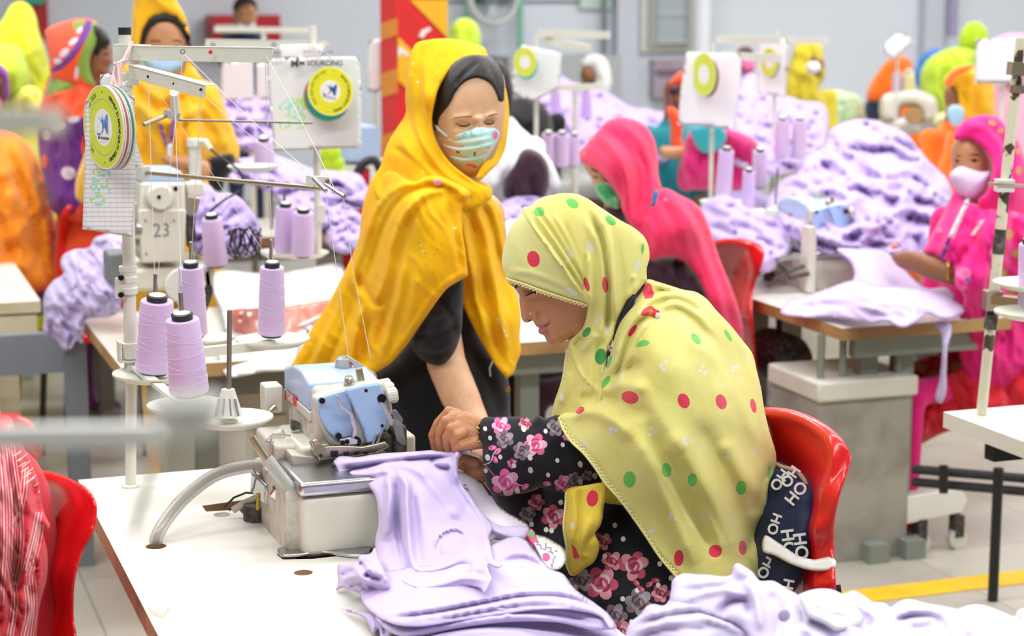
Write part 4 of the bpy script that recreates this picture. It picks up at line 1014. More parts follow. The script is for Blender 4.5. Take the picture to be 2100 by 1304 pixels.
mk('gold', plain('gold_metal', 'C9A04A', .3,1)); mk('lip', plain('lip_rose', 'A85A50', .4, sss=.05)); mk('lip2', plain('lip_rose_light', 'BB6D62', .38, sss=.05))
mk('brow', plain('dark_brow', '2E1D14', .8)); mk('eyew', plain('eye_white', 'DCD6D0', .2)); mk('iris', plain('dark_iris', '1A100C', .15)); mk('lid', plain('eyelid_skin', '8E5D44', .5))
def lace(name, path, f, parent, mat, pitch=7, size=6, r=.0012, off=.006, side=1):
    """crocheted scallops along a traced edge"""
    p = crom(path, pitch, False); mb = MB()
    pts = [at(f, x, y, off) for x, y in p]; mb.tube(pts, r * 1.5,6)
    for i in range(len(p) - 1):
        (x0, y0),(x1, y1) = p[i], p[i + 1]; dx, dy = x1 - x0, y1 - y0; L = math.hypot(dx, dy) + 1e-6; nx, ny = dy / L * side, -dx / L * side
        loop = []
        for k in range(6):
            t = k / 5; a = math.sin(t * math.pi); loop.append(at(f, x0 + dx * t + nx * size * a, y0 + dy * t + ny * size * a, off))
        mb.tube(loop, r, 5)
    return mb.build(name, mat, parent)
def rose(cx, cy, r, base, rot=0, seed=0, bud=False):
    """layered petals as spots; base = first material index of a four-tone set (mid, light, deep, pale)"""
    rd = random.Random(seed + int(cx)); out = []
    n = 6
    for k in range(n):
        a = rot + k * 360 / n + rd.uniform(-12,12); q = math.radians(a); out.append((ell(cx + math.cos(q) * r * .58, cy + math.sin(q) * r * .58, r * .42, r * .36, a, 10), base + (1 if k % 2 else 0)))
    for k in range(4):
        a = rot + 30 + k * 90; q = math.radians(a); out.append((ell(cx + math.cos(q) * r * .3, cy + math.sin(q) * r * .3, r * .36, r * .27, a + 90,9), base + (3 if k % 2 else 2)))
    out.append((ell(cx, cy, r * .42, r * .38, rot, 10), base))
    for k in range(3):
        a = rot + k * 120; q = math.radians(a); c2 = (cx + math.cos(q) * r * .16, cy + math.sin(q) * r * .16); out.append((ell(c2[0], c2[1], r * .2, r * .07, a + 60,7), base + (2 if k else 3)))
    out.append((ell(cx, cy, r * .08, r * .08,0,6), base + 2))
    return out
def bud(cx, cy, r, base, rot=0):
    return [(ell(cx, cy, r, r * .6, rot, 9), base),(ell(cx + r * .2, cy, r * .5, r * .25, rot, 7), base + 1),(ell(cx - r * .3, cy, r * .3, r * .2, rot + 40,6), base + 2)]
def stem(pts, w, mi):
    p = crom(pts, 6, False); L = []; R_ = []
    for i, (x, y) in enumerate(p):
        a = p[max(i - 1,0)]; b_ = p[min(i + 1, len(p) - 1)]; dx, dy = b_[0] - a[0], b_[1] - a[1]; l = math.hypot(dx, dy) + 1e-6
        L.append((x - dy / l * w, y + dx / l * w)); R_.append((x + dy / l * w, y - dx / l * w))
    return (L + R_[::-1], mi)
def leafdot(x, y, rx, ry, rot, mi): return (ell(x, y, rx, ry, rot, 12), mi)
def patchy(x, y, r, mi, seed):
    rd = random.Random(seed); o = []
    for k in range(4):
        a = rd.uniform(0,6.28); o.append((ell(x + math.cos(a) * r * .55, y + math.sin(a) * r * .75, r * rd.uniform(.25,.42), r * rd.uniform(.25,.5), rd.uniform(0,90),7), mi))
    return o
def limbs(jl):
    """[(px,py,D,r),...] to a fuse limb"""
    return ([pd(x, y, D) for x, y, D, r in jl],[r for *_, r in jl])
def seated_body(name, parent, head, D, mat, face_dir=(0,-1), scale=1, extra=(), hips_z=.5, clothes=None, hr=.08):
    """torso, thighs and shins under the clothes: head = (px,py) of its centre, face_dir in world x,y"""
    h = pd(head[0], head[1], D); fd = Vector((face_dir[0], face_dir[1],0)).normalized(); sd = Vector((fd.y, -fd.x, 0)); s = scale
    neck = h + Vector((0,0,-.13 * s)) - fd * .02; hip = Vector((neck.x, neck.y, hips_z)) - fd * .05
    sh = [('ball', h, hr * s, (.85,.9,1.15), None)]
    ls = [([h, neck, neck * .8 + hip * .2, neck * .45 + hip * .55, hip],[.05 * s, .052 * s, .115 * s, .12 * s, .135 * s])]
    for k in (-1,1):
        p0 = neck + sd * (.14 * s * k) - Vector((0,0,.07)); ls.append(([neck - Vector((0,0,.07)), p0, p0 - Vector((0,0,.26)) + fd * .05, p0 - Vector((0,0,.27)) + fd * .28],[.055 * s, .05 * s, .04 * s, .028 * s]))
        if hips_z < .7:
            k0 = hip + sd * .08 * k; kn = k0 + fd * .38; ls.append(([k0, kn, Vector((kn.x, kn.y, .06)), Vector((kn.x, kn.y, .04)) + fd * .12],[.08 * s, .055 * s, .035 * s, .03 * s]))
        else:
            k0 = hip + sd * .08 * k; ls.append(([k0, Vector((k0.x, k0.y, .45)), Vector((k0.x, k0.y, .06)), Vector((k0.x, k0.y, .035)) + fd * .12],[.085 * s, .06 * s, .038 * s, .03 * s]))
    o = fuse(name, sh + ls, list(mat) + ([clothes] if clothes else []), parent, voxel=.016, smooth=3)
    me = o.data
    if clothes:
        k = len(mat); zn = neck.z + .0
        for q in me.polygons:
            if q.center.z < zn: q.material_index = k
    if extra:
        bm = bmesh.new(); bm.from_mesh(me)
        for g in extra: t = geo_mesh('t', [g]); bm.from_mesh(t); bpy.data.meshes.remove(t)
        bm.to_mesh(me); bm.free()
    return o
def red_chair(label, outline, depth, ridge, legs_at, recess=.05, ctrl_folds=(), size=.42, blur=6, shaft=True):
    """moulded shell chair: traced back shell with rolled side flange, seat, four dark legs; legs_at = seat centre (x, y), facing angle"""
    t = empty('plastic_chair', (legs_at[0], legs_at[1],0), label, 'chair')
    relief('backrest', outline, depth, 'red', t, T=.012, Tb=.012, R=12, step=blur, folds=[(ridge, .02,14, 'full')] + list(ctrl_folds))
    c = Vector((legs_at[0], legs_at[1],.45)); a = legs_at[2]; f = Vector((math.cos(a), math.sin(a),0)); s_ = Vector((-f.y, f.x, 0)); h = size / 2
    pts = [c + f * x * h + s_ * y * h for x, y in crom([(-1,-.9),(-.2,-1),(.9,-.95),(1,0),(.9,.95),(-.2,1),(-1,.9)],.15)]
    o = MB().prism(pts, (0,0,.035)).build('seat', 'red', t); bev(o, .012,3)
    for x in (-.8,.8):
        for y in (-.85,.85):
            p = c + f * x * h + s_ * y * h; MB().tube([p + Vector((0,0,.01)), p * 1 + f * x * .03 + s_ * y * .03 - Vector((0,0,.45))],.013,10).build('leg', 'dframe', t)
    return t
# ---------------------------------------------------------------- the woman sewing in the dotted scarf
mk('ylw', cloth('yellow_green_muslin', 'ECE58A', .35,330,.07,12,.85,.25,.1, col2='E3D978')); mk('ylwcap', cloth('olive_yellow_muslin', 'DAD78C', .35,330,.06,12,.85,.25))
mk('dred', cloth('red_print_dot', 'DF3250', .3,330,.12,30)); mk('dgrn', cloth('green_print_dot', '6CC45A', .3,330,.1,30)); mk('dgrn2', cloth('deep_green_dot', '3E9E48', .3,330,.1,30)); mk('dwht', cloth('faded_white_dot', 'DEDDD2', .3,330,.05,30))
mk('lace', plain('pale_yellow_lace', 'F1EBA0', .8)); mk('blk', cloth('navy_black_print_ground', '14151F', .2,300,.1,10,.75,.12))
for i, c in enumerate(('EE6FA6', 'F7B3CD', 'D23C7C', 'FBDDE6')): mk('fp%d' % i, cloth('pink_rose_tone_%d' % i, c, .15,300,.08,30,.75,.1))
for i, c in enumerate(('7C6A74', '98909A', '553E48', 'A39AA2')): mk('fg%d' % i, cloth('mauve_rose_tone_%d' % i, c, .15,300,.08,30,.75,.1))
for i, c in enumerate(('C2506E', 'D98F9C', '8A2F48', 'D9C2C0')): mk('fr%d' % i, cloth('dusky_rose_tone_%d' % i, c, .15,300,.08,30,.75,.1))
mk('fw', cloth('white_print_dot', 'EDEAE2', .1,300,.03,10)); mk('navy', cloth('navy_satin', '1D2A4A', .1,200,.1,10,.5,.1)); mk('lany', plain('black_lanyard', '1B1B2A', .7))
FL = ['blk', 'fp0', 'fp1', 'fp2', 'fp3', 'fg0', 'fg1', 'fg2', 'fg3', 'fr0', 'fr1', 'fr2', 'fr3', 'fw']   # indices 1.., 5.., 9.., 13
DT = ['ylw', 'dred', 'dgrn', 'dgrn2', 'dwht', 'ylwcap']
W1 = empty('person', (1.42,3.1,0), 'seated woman in a yellow-green head scarf with red and green dots, sewing lavender cloth', 'person')
hd = dome(1180,560,165,175,3.43,.115,0)
# face: profile traced, cheek swelling towards the camera
face_o = [(1040,569),(1044,581),(1056,591),(1061,598),(1065.5,606),(1065,613),(1066,625),(1068,640),(1070,653),(1074,659.5),(1080,661.5),(1086,660),(1092,657),(1095,661),(1097,665),(1100,669),(1104,671.5),(1105,671.5),(1104.5,675),(1104,681),(1108,685),(1114,687),(1118,692),(1120,698),(1126,704),(1134,707),(1144,705),(1163,697),(1180,690),(1200,700),(1240,690),(1270,640),(1280,560),(1230,480),(1140,450),(1070,480),(1046,530)]
fc = lambda V: 3.425 - .07 * np.clip(1 - ((V[:, 0] - 1175) / 125) ** 2 - ((V[:, 1] - 600) / 165) ** 2,0,1) ** .6
ff = [([(1078,606),(1090,602),(1102,598)],.0035,7),([(1072,596),(1085,592),(1105,590)],-.006,7),([(1078,612),(1090,613),(1100,608)],-.003,5),([(1055,588),(1070,585),(1090,583)],.003,6),
      ([(1094,640),(1098,648),(1096,655)],.007,8),([(1101,636),(1106,648),(1103,658)],-.005,4),([(1082,658),(1089,655),(1094,655)],-.006,4),([(1068,620),(1074,635),(1080,650)],.004,9),
      ([(1100,669),(1112,667),(1124,664)],.004,5),([(1106,679),(1114,677),(1121,671)],.005,5),([(1104,672.5),(1114,671),(1128,664),(1131,661)],-.0045,3),([(1129,655),(1134,663),(1131,670)],-.003,5),([(1112,689),(1122,688),(1130,684)],-.004,6),([(1124,697),(1136,698),(1150,694)],.005,12),
      ([(1104,655),(1116,650),(1126,654)],.002,8)]
fs = [([(1054,590),(1057,584),(1064,580.5),(1076,580),(1084,583),(1072,584),(1062,588),(1057,593)],1),([(1078,606),(1082,603),(1088,600),(1095,597),(1103,592),(1105,593.5),(1102,597),(1096,601),(1088,603.5),(1083,606),(1076,609)],1),
      ([(1092,602.5),(1097,600.5),(1102,597.5),(1104,599),(1101,603),(1096,605)],2),(ell(1097.5,601.7,2.2,2.4,0,8),5),
      ([(1098,667),(1103,665.5),(1110,665),(1118,664),(1128,662.5),(1120,668),(1112,671.5),(1104.5,672)],3),([(1104,673),(1112,672),(1120,668.5),(1127,664),(1124,671),(1117,679),(1110,684),(1105,684),(1103,679)],4),(ell(1087,657.5,4,1.5,-20,8),1),
      ([(1080,602),(1086,594),(1094,590),(1103,589.5),(1104,592),(1096,596),(1088,599)],6)]
geo = relief_geo(face_o, fc, T=.02, Tb=.08, R=16, step=3, folds=ff, spots=fs, wrinkle=(.0006,26))
# body under the clothes, with hands
LH = [limbs([(1250,930,3.40,.034),(1120,925,3.38,.030),(1000,890,3.375,.026),(975,884,3.375,.025)])]
RH = [limbs([(1130,985,3.46,.030),(1030,982,3.43,.027),(1000,975,3.42,.026)]), limbs([(1005,965,3.41,.028),(972,955,3.40,.030)]), limbs([(990,945,3.41,.022),(962,940,3.41,.022)]),
      limbs([(962,938,3.415,.0105),(930,932,3.42,.0088),(902,938,3.42,.0078)]), limbs([(960,948,3.40,.0105),(928,945,3.405,.0088),(904,952,3.41,.0078)]), limbs([(958,962,3.39,.010),(930,958,3.40,.0085),(910,964,3.40,.0075)]),
      limbs([(975,948,3.375,.012),(950,938,3.37,.0095),(925,940,3.38,.008)])]
body = [('ball', pd(1200,560,3.51),.082,(1,.8,1.1), None), limbs([(1220,620,3.46,.05),(1290,670,3.46,.05),(1370,770,3.50,.085),(1420,950,3.53,.10),(1440,1090,3.54,.11)]),
        limbs([(1370,740,3.42,.05),(1330,850,3.38,.042),(1250,930,3.40,.034)]), limbs([(1370,740,3.58,.05),(1320,850,3.56,.045),(1130,985,3.46,.030)])]
for dy, D in ((-.09,3.50),(.1,3.62)):
    h0 = pd(1420,1120, D); kn = Vector((h0.x - .36, h0.y, .52)); body.append(([h0, kn, Vector((kn.x - .02, kn.y, .07)), Vector((kn.x - .14, kn.y, .045))],[.07,.05,.038,.03]))
HA = [limbs([(1010,893,3.375,.0255),(978,884,3.375,.027),(950,872,3.378,.027),(934,864,3.38,.020)]), limbs([(975,893,3.365,.022),(945,882,3.365,.022),(930,876,3.37,.014)]),
      limbs([(936,850,3.392,.012),(921,845,3.394,.0112),(899,868,3.398,.0098),(887,893,3.402,.0086),(892,918,3.402,.0078)]),
      limbs([(932,864,3.374,.012),(915,864,3.372,.0112),(903,886,3.372,.0096),(901,902,3.376,.0086),(906,924,3.378,.0076)]),
      limbs([(940,876,3.358,.012),(925,880,3.352,.0108),(916,898,3.352,.0092),(917,910,3.356,.0082),(921,925,3.36,.0072)]),
      limbs([(950,888,3.346,.011),(939,893,3.339,.0096),(932,907,3.341,.0084),(934,924,3.346,.0070)]),
      limbs([(985,905,3.352,.014),(965,911,3.344,.0115),(948,914,3.338,.0095),(934,918,3.342,.008)])]
hg = [fuse_geo(HA, .0021,2), fuse_geo(RH[1:],.0024,2)]
LH = LH + RH[:1]
fuse('body', body + LH, ['skin2', 'brow', 'eyew', 'lip', 'lip2', 'iris', 'lid'], W1, voxel=.006, smooth=2, extra=[geo] + hg)
MB().ball(at(fc, 1088,643,.030),.0022).build('nose_stud', 'chrome', W1)
# hood and chest drape
hood = [(1071,428),(1075,424),(1082,424),(1107,407),(1140,398),(1163,396),(1184,398),(1201,405),(1230,424),(1268,449),(1307,472),(1322,487),(1330,505),(1332,528),(1326,553),(1327,574),(1327,574),(1299,608),(1284,629),(1268,656),(1257,694),(1247,710),(1243,744),(1238,775),(1236,820),(1200,870),(1160,872),(1132,856),(1137,828),(1148,796),(1153,779),(1159,740),(1163,713),(1165,697),(1180,686),(1194,673),(1201,654),(1205,626),(1205,626),(1192,621),(1176,617),(1157,611),(1142,606),(1123,600),(1100,592),(1077,583),(1054,576),(1038,571),(1036,562),(1031,549),(1030,528),(1035,499),(1044,472),(1058,451),(1070,437)]
ch = field([(1165,700,3.375),(1245,700,3.32),(1150,800,3.37),(1230,800,3.30),(1135,860,3.38),(1210,870,3.30),(1200,650,3.345),(1290,600,3.36)])
hf = blend(shift(hd, .014), ch, 600,720)
def line(pts, amp, w, k='ridge'): return (pts, amp, w, k)
hfold = [line([(1073,434),(1088,458),(1115,497),(1150,545),(1185,595),(1203,618)],.010,5, 'stepl'), line([(1077,430),(1098,465),(1130,510),(1165,560),(1200,610)],.004,4), line([(1084,428),(1112,470),(1148,520),(1180,570),(1206,614)],-.005,3.5), line([(1090,428),(1120,468),(1155,520),(1188,572),(1208,608)],.005,4.5),
         line([(1100,430),(1130,470),(1163,520),(1193,570),(1208,600)],-.005,3.5), line([(1108,428),(1138,465),(1168,513),(1195,562),(1209,596)],.004,4.5), line([(1125,440),(1150,480),(1176,525),(1200,580)],-.004,4), line([(1135,440),(1160,480),(1184,530),(1204,580)],.003,5),
         line([(1160,455),(1172,490),(1188,535),(1200,570)],-.003,4), line([(1207,515),(1209,560),(1207,620),(1204,660)],.007,7), line([(1200,520),(1202,560),(1200,600)],-.004,5), line([(1200,450),(1222,490),(1234,530),(1238,570),(1240,620),(1234,670),(1220,710)],.008,9),
         line([(1212,440),(1234,490),(1243,540),(1247,590),(1246,640),(1241,690)],-.012,6), line([(1222,430),(1246,480),(1252,540),(1257,590),(1262,640),(1268,658)],.009,9), line([(1236,440),(1262,500),(1275,560),(1272,620)],-.004,9), line([(1300,560),(1303,590),(1290,615)],.006,7), line([(1318,500),(1312,550),(1304,590)],-.006,7),
         line([(1245,690),(1230,720),(1225,760),(1225,800)],-.006,8), line([(1168,705),(1180,745),(1200,780),(1222,800)],.005,4, 'stepl'), line([(1194,690),(1185,705),(1180,712)],-.008,8), line([(1220,680),(1205,705),(1188,720)],.006,9), line([(1225,805),(1205,815),(1190,812)],-.005,9), line([(1145,830),(1160,800),(1165,760)],.004,10),
         line([(1045,555),(1090,560),(1140,578),(1190,605)],.002,6), line([(1060,565),(1110,578),(1160,598)],-.0015,4)]
hfold = [(p, a * 1.9) + tuple(r_) for p, a, *r_ in hfold]
hs = [([(1072,436),(1088,460),(1115,499),(1150,547),(1185,597),(1205,620),(1205,640),(1150,625),(1030,590),(1010,540),(1030,440)],5),(ell(1094,531,13,17,-12),1),(ell(1106,434,11,10,0),2),(ell(1174,417,14,9,32),2),(ell(1252,452,13,8,42),2),(ell(1203,583,5,15,-14),1),(ell(1241,584,6,17,-4),1),(ell(1211,507,5,15,-28),4),(ell(1169,521,4,12,-28),4),(ell(1161,536,2.5,7,-45),4),
      (ell(1203,681,7,12,38),3),(ell(1226,655,4,13,18),4),(ell(1246,675,5,11,0),4),(ell(1232,731,12,17,8),3),(ell(1318,510,2.5,12,5),2),(ell(1309,545,6,11,20),4),(ell(1172,598,14,5,30),4),(ell(1152,815,5,9,0),4)]
HS = relief('head_scarf', hood, hf, DT, W1, T=.013, Tb=.10, R=13, step=3.6, folds=hfold, spots=hs, wrinkle=[(.0016,30,60,3)])
lace('scarf_lace', [(1038,571),(1054,576),(1077,583),(1100,592),(1123,600),(1142,606),(1157,611),(1176,617),(1192,621),(1204,626)], hf, HS, 'lace', 9,6,.0013,.012,-1)
lace('chest_lace', [(1163,713),(1159,740),(1153,779),(1148,796),(1137,828),(1133,852)], hf, HS, 'lace', 6,2.5,.0009,.002,1)
# lanyard and card
relief('lanyard', [(1300,603),(1303,612),(1284,648),(1272,680),(1262,700),(1254,700),(1262,672),(1277,635),(1290,610)],3.325, 'lany', W1, T=.004, R=6, step=5)
relief('id_card', [(1256,697),(1263,700),(1250,750),(1241,760),(1244,740)],3.318,['paper', 'ink'], W1, T=.002, R=4, step=4, smooth=False, spots=[([(1248,722),(1256,718),(1254,732),(1246,730)],1),([(1252,712),(1258,710),(1257,715),(1251,716)],1)])
# shoulder shawl
shawl = [(1327,573),(1350,578),(1382,588),(1402,594),(1428,599),(1447,611),(1468,635),(1500,669),(1522,697),(1543,725),(1552,760),(1561,798),(1567,837),(1578,885),(1592,938),(1591,956),(1577,990),(1573,1032),(1567,1064),(1578,1088),(1576,1112),(1564,1141),(1560,1170),(1566,1190),(1555,1225),(1440,1235),(1400,1200),(1386,1181),(1357,1147),(1325,1099),(1296,1057),(1267,1019),(1241,990),(1222,961),(1196,928),(1170,903),(1154,877),(1144,855),(1144,855),(1159,846),(1178,845),(1190,832),(1201,821),(1213,818),(1228,804),(1232,770),(1245,746),(1254,716),(1262,686),(1271,664),(1286,640),(1301,617),(1318,594)]
sf = field([(1327,575,3.40),(1450,620,3.44),(1530,740,3.45),(1590,945,3.44),(1575,1100,3.44),(1262,689,3.315),(1300,640,3.325),(1350,700,3.26),(1400,760,3.24),(1470,850,3.27),(1300,850,3.24),(1240,860,3.26),(1150,860,3.31),(1240,985,3.255),(1350,950,3.21),(1450,1000,3.25),(1300,1060,3.255),(1390,1180,3.25),(1480,1180,3.28),(1540,1000,3.35),(1380,600,3.40),(1232,800,3.30)])
sfold = [line([(1335,580),(1372,590),(1410,598)],.006,5), line([(1320,610),(1350,598),(1395,597)],-.006,5), line([(1300,650),(1335,615),(1375,605),(1420,620),(1460,660)],.008,8), line([(1345,628),(1375,612),(1410,620),(1445,645)],-.006,6), line([(1350,634),(1385,622),(1425,640),(1470,690)],.007,8), line([(1352,643),(1380,634),(1420,655),(1455,690)],-.005,7),
         line([(1338,640),(1320,640),(1300,655),(1280,690),(1268,730),(1258,770)],.009,7), line([(1335,648),(1312,660),(1290,690),(1275,735),(1262,780)],-.008,6), line([(1338,652),(1318,672),(1300,700),(1286,740),(1260,790)],.007,7), line([(1290,640),(1275,665),(1266,695),(1260,730)],.007,7),
         line([(1240,800),(1262,770),(1285,755),(1320,745)],-.006,12), line([(1225,810),(1250,795),(1290,790),(1330,800)],.007,14), line([(1195,835),(1240,815),(1290,838),(1330,850)],-.007,14), line([(1165,850),(1210,840),(1255,860),(1300,900)],.008,16), line([(1280,790),(1320,820),(1360,870),(1400,930)],.006,30), line([(1350,640),(1400,680),(1450,750),(1490,830)],.005,26),
         line([(1330,860),(1370,950),(1420,1040),(1470,1150)],-.008,18), line([(1300,880),(1335,960),(1380,1060),(1430,1160)],.009,20), line([(1380,880),(1430,970),(1480,1060),(1520,1150)],.009,22), line([(1420,860),(1480,960),(1520,1060),(1545,1120)],-.007,20), line([(1480,900),(1530,980),(1560,1020)],.007,18), line([(1340,930),(1390,1020),(1430,1110)],.004,9), line([(1410,980),(1450,1060),(1490,1140)],.004,9), line([(1590,950),(1560,1000),(1545,1060)],-.008,14), line([(1575,1060),(1550,1090),(1530,1140)],-.01,12), line([(1400,690),(1460,730),(1520,830),(1560,920)],.004,14), line([(1260,1005),(1310,1075),(1370,1160)],.003,6)]
sfold = [(p, a * 2.1) + tuple(r_) for p, a, *r_ in sfold]
ss = [([(1321,586),(1330,580),(1336,584),(1338,594),(1342,602),(1338,611),(1323,613),(1318,600)],1),(ell(1328,638,15,8,-32),1),(ell(1297,678,6,14,35),1),([(1304,711),(1308,703),(1318,697),(1328,698),(1333,703),(1326,709),(1314,711)],2),(ell(1427,695,7,14,-38),2),(ell(1493,688,4,14,-32),2),(ell(1292,815,18,13,14),1),(ell(1402,822,12,16,-22),1),(ell(1479,824,11,16,-18),1),(ell(1545,832,6,15,-12),1),(ell(1189,841,10,7,-30),1),
      (ell(1291,983,13,17,0),2),(ell(1367,964,10,15,-8),2),(ell(1420,984,10,14,0),2),(ell(1520,1000,11,15,8),2),(ell(1577,968,3.5,14,8),2),(ell(1392,1144,10,17,4),1),(ell(1467,1130,14,13,-10),1),(ell(1523,1123,8,15,-4),1),(ell(1242,783,6,15,35),2),(ell(1249,742,4,14,20),2)]
for i, (x, y, r) in enumerate(((1363,749,12),(1442,760,11),(1508,757,9),(1533,733,7),(1273,770,9),(1257,885,12),(1336,886,10),(1411,902,13),(1487,932,11),(1547,928,8),(1198,912,10),(1380,1060,10),(1445,1062,11),(1499,1060,9),(1335,1083,11),(1565,1035,6))): ss += patchy(x, y, r, 4, i)
SW = relief('shawl', shawl, sf, DT, W1, T=.014, Tb=.16, R=16, step=4.6, folds=sfold, spots=ss, wrinkle=[(.003,60,55,3),(.0012,22,55,4,3)])
lace('shawl_lace', [(1146,856),(1154,877),(1170,903),(1196,928),(1222,961),(1241,990),(1267,1019),(1296,1057),(1325,1099),(1357,1147),(1386,1181)], sf, SW, 'lace', 9,7,.0017,.012,1)
for dx, dy, c_ in ((0,0, 'dred'),(7,3, 'redink'),(3,7, 'dred'),(-5,3, 'porg'),(9,9, 'white')): MB().ball(at(sf, 1340 + dx, 638 + dy, .024),.0055,(1,.6,1)).build('brooch_bead', c_, SW)
# black floral sleeve
slv = [(984,864),(991,857),(1013,855),(1051,854),(1080,856),(1090,862),(1097,855),(1105,852),(1118,858),(1128,855),(1145,850),(1200,860),(1270,900),(1300,960),(1290,1010),(1241,999),(1224,1003),(1195,1010),(1176,1013),(1157,1011),(1118,1003),(1105,999),(1085,1006),(1061,1012),(1032,1017),(1019,1014),(1003,1001),(994,979),(990,943),(987,914),(977,902),(975,889),(977,874)]
vf = field([(985,885,3.36),(1010,1000,3.36),(1100,930,3.325),(1200,930,3.36),(1290,980,3.42),(1100,860,3.36),(1100,1000,3.36),(1050,930,3.315)])
vs_ = []
for x, y, r, b_, rot in ((1037,990,30,1,20),(1098,912,25,1,60),(1155,992,19,1,10),(1028,873,20,1,0),(1035,900,20,5,30),(1070,925,20,5,80),(1139,877,19,5,10),(1077,868,14,9,0),(1180,985,18,5,40),(1163,895,10,1,0),(1205,975,12,5,0),(1050,950,11,9,30)): vs_ += rose(x, y, r, b_, rot, int(x))
for x, y in ((995,879),(1005,898),(1074,879),(1119,884),(1154,912),(1026,937),(1054,955),(1088,964),(1143,944),(1124,974),(1190,952),(1190,988),(1061,1006),(996,965),(1087,938),(1220,976),(1000,938)): vs_.append((ell(x, y, 4.2 if (x * 7 + y) % 3 else 5.2,5.2 if (x * 7 + y) % 3 else 7,-15,10),13))
for x, y in ((1010,918),(1015,942),(1077,998),(1122,992),(1021,925)): vs_ += bud(x, y, 9,1,(x * 13) % 180)
vs_ += [stem([(992,953),(1005,948),(1012,930),(1020,920)],.9,4), stem([(995,955),(1005,965),(1014,976)],.9,1), stem([(1055,990),(1065,994),(1075,997)],.9,2)]
SV = relief('sleeve', slv, vf, FL, W1, T=.035, Tb=.05, R=60, step=4, spots=vs_, folds=[line([(1095,865),(1110,900),(1120,950)],-.005,12), line([(1150,870),(1170,930),(1190,990)],.006,14), line([(1060,1005),(1110,990),(1160,960)],.005,14), line([(1000,870),(1003,930),(1010,990)],.003,8)], wrinkle=(.002,40))
for k in range(9): MB().tube([at(vf, 978 + (k % 2) * 5,866 + k * 4.6,.012 + .004 * math.sin(k)), at(vf, 984 - (k % 2) * 4,870 + k * 4.6,.02)],.0013,6).build('cuff_trim', 'gold', SV)
# floral dress over lap and back
drs = [(1000,975),(1060,960),(1200,960),(1330,1000),(1420,1100),(1440,1240),(1440,1400),(1240,1400),(1225,1310),(1180,1230),(1130,1170),(1080,1100),(1035,1050),(1008,1015)]
df = field([(1005,990,3.50),(1200,970,3.46),(1100,1080,3.44),(1180,1180,3.36),(1300,1100,3.36),(1240,1300,3.30),(1340,1300,3.27),(1430,1380,3.30),(1430,1150,3.36)])
ds = []
for x, y, r, b_, rot in ((1233,1196,36,9,10),(1300,1160,32,9,50),(1255,1150,22,9,0),(1135,1060,26,9,30),(1082,1055,18,11,0),(1190,1190,26,5,0),(1310,1235,30,5,20),(1262,1262,26,5,0),(1275,1296,24,9,0),(1355,1216,20,9,0),(1100,1030,18,9,0),(1235,1110,20,9,0),(1400,1180,22,9,0),(1080,1100,20,9,60),(1220,1060,18,5,0),(1340,1280,26,9,0)): ds += rose(x, y, r, 5 if b_ == 11 else b_, rot, int(x))
for x, y in ((1120,1086),(1131,1088),(1261,1077),(1278,1105),(1240,1140),(1353,1156),(1350,1200),(1376,1185),(1277,1228),(1307,1210),(1180,1204),(1295,1275),(1330,1255),(1215,1250),(1235,1268),(1150,1030),(1385,1230),(1273,1310),(1175,1150),(1090,1075),(1300,1060)): ds.append((ell(x, y, 5,5.6,0,10),13))
for x, y in ((1305,1195),(1332,1198),(1315,1208),(1345,1190)): ds += bud(x, y, 9,9,(x * 17) % 180)
relief('dress', drs, df, FL, W1, T=.05, Tb=.12, R=60, step=5.5, spots=ds, folds=[line([(1100,1000),(1150,1100),(1230,1180)],-.01,16), line([(1250,1000),(1290,1080),(1350,1150)],-.01,16), line([(1200,1230),(1280,1220),(1370,1250)],.01,22)], wrinkle=(.006,60))
# free end of the scarf under the sleeve
tail = [(1161,1005),(1200,995),(1243,992),(1238,1041),(1231,1078),(1221,1094),(1229,1115),(1227,1133),(1219,1151),(1197,1167),(1176,1181),(1168,1178),(1163,1165),(1161,1122),(1155,1080),(1159,1045)]
tf = field([(1160,1010,3.30),(1240,1010,3.28),(1160,1170,3.30),(1225,1140,3.27),(1195,1090,3.265)])
mk('ylwd', cloth('golden_yellow_muslin', 'E3C845', .3,330,.08,14,.85,.2))
TL = relief('scarf_tail', tail, tf, ['ylwd', 'dred', 'dwht'], W1, T=.01, Tb=.012, R=10, step=4, spots=[(ell(1215,1022,12,17,8),1),([(1172,1116),(1180,1122),(1189,1144),(1177,1146)],1),(ell(1174,1078,4,8,10),2)], folds=[line([(1175,1000),(1180,1060),(1172,1120)],.006,6), line([(1190,1000),(1192,1060),(1183,1110)],-.006,6), line([(1215,1060),(1200,1100),(1195,1150)],.008,9), line([(1222,1095),(1205,1110),(1200,1140)],-.006,6)])
lace('tail_lace', [(1161,1010),(1158,1045),(1155,1080),(1161,1122),(1163,1165),(1172,1180)], tf, TL, 'lace', 6,3,.0009,.006,1)
relief('scarf_inner', [(1235,985),(1262,1010),(1280,1035),(1262,1034),(1240,1030),(1230,1010)],3.33, 'ylwd', W1, T=.008, R=8, step=5)

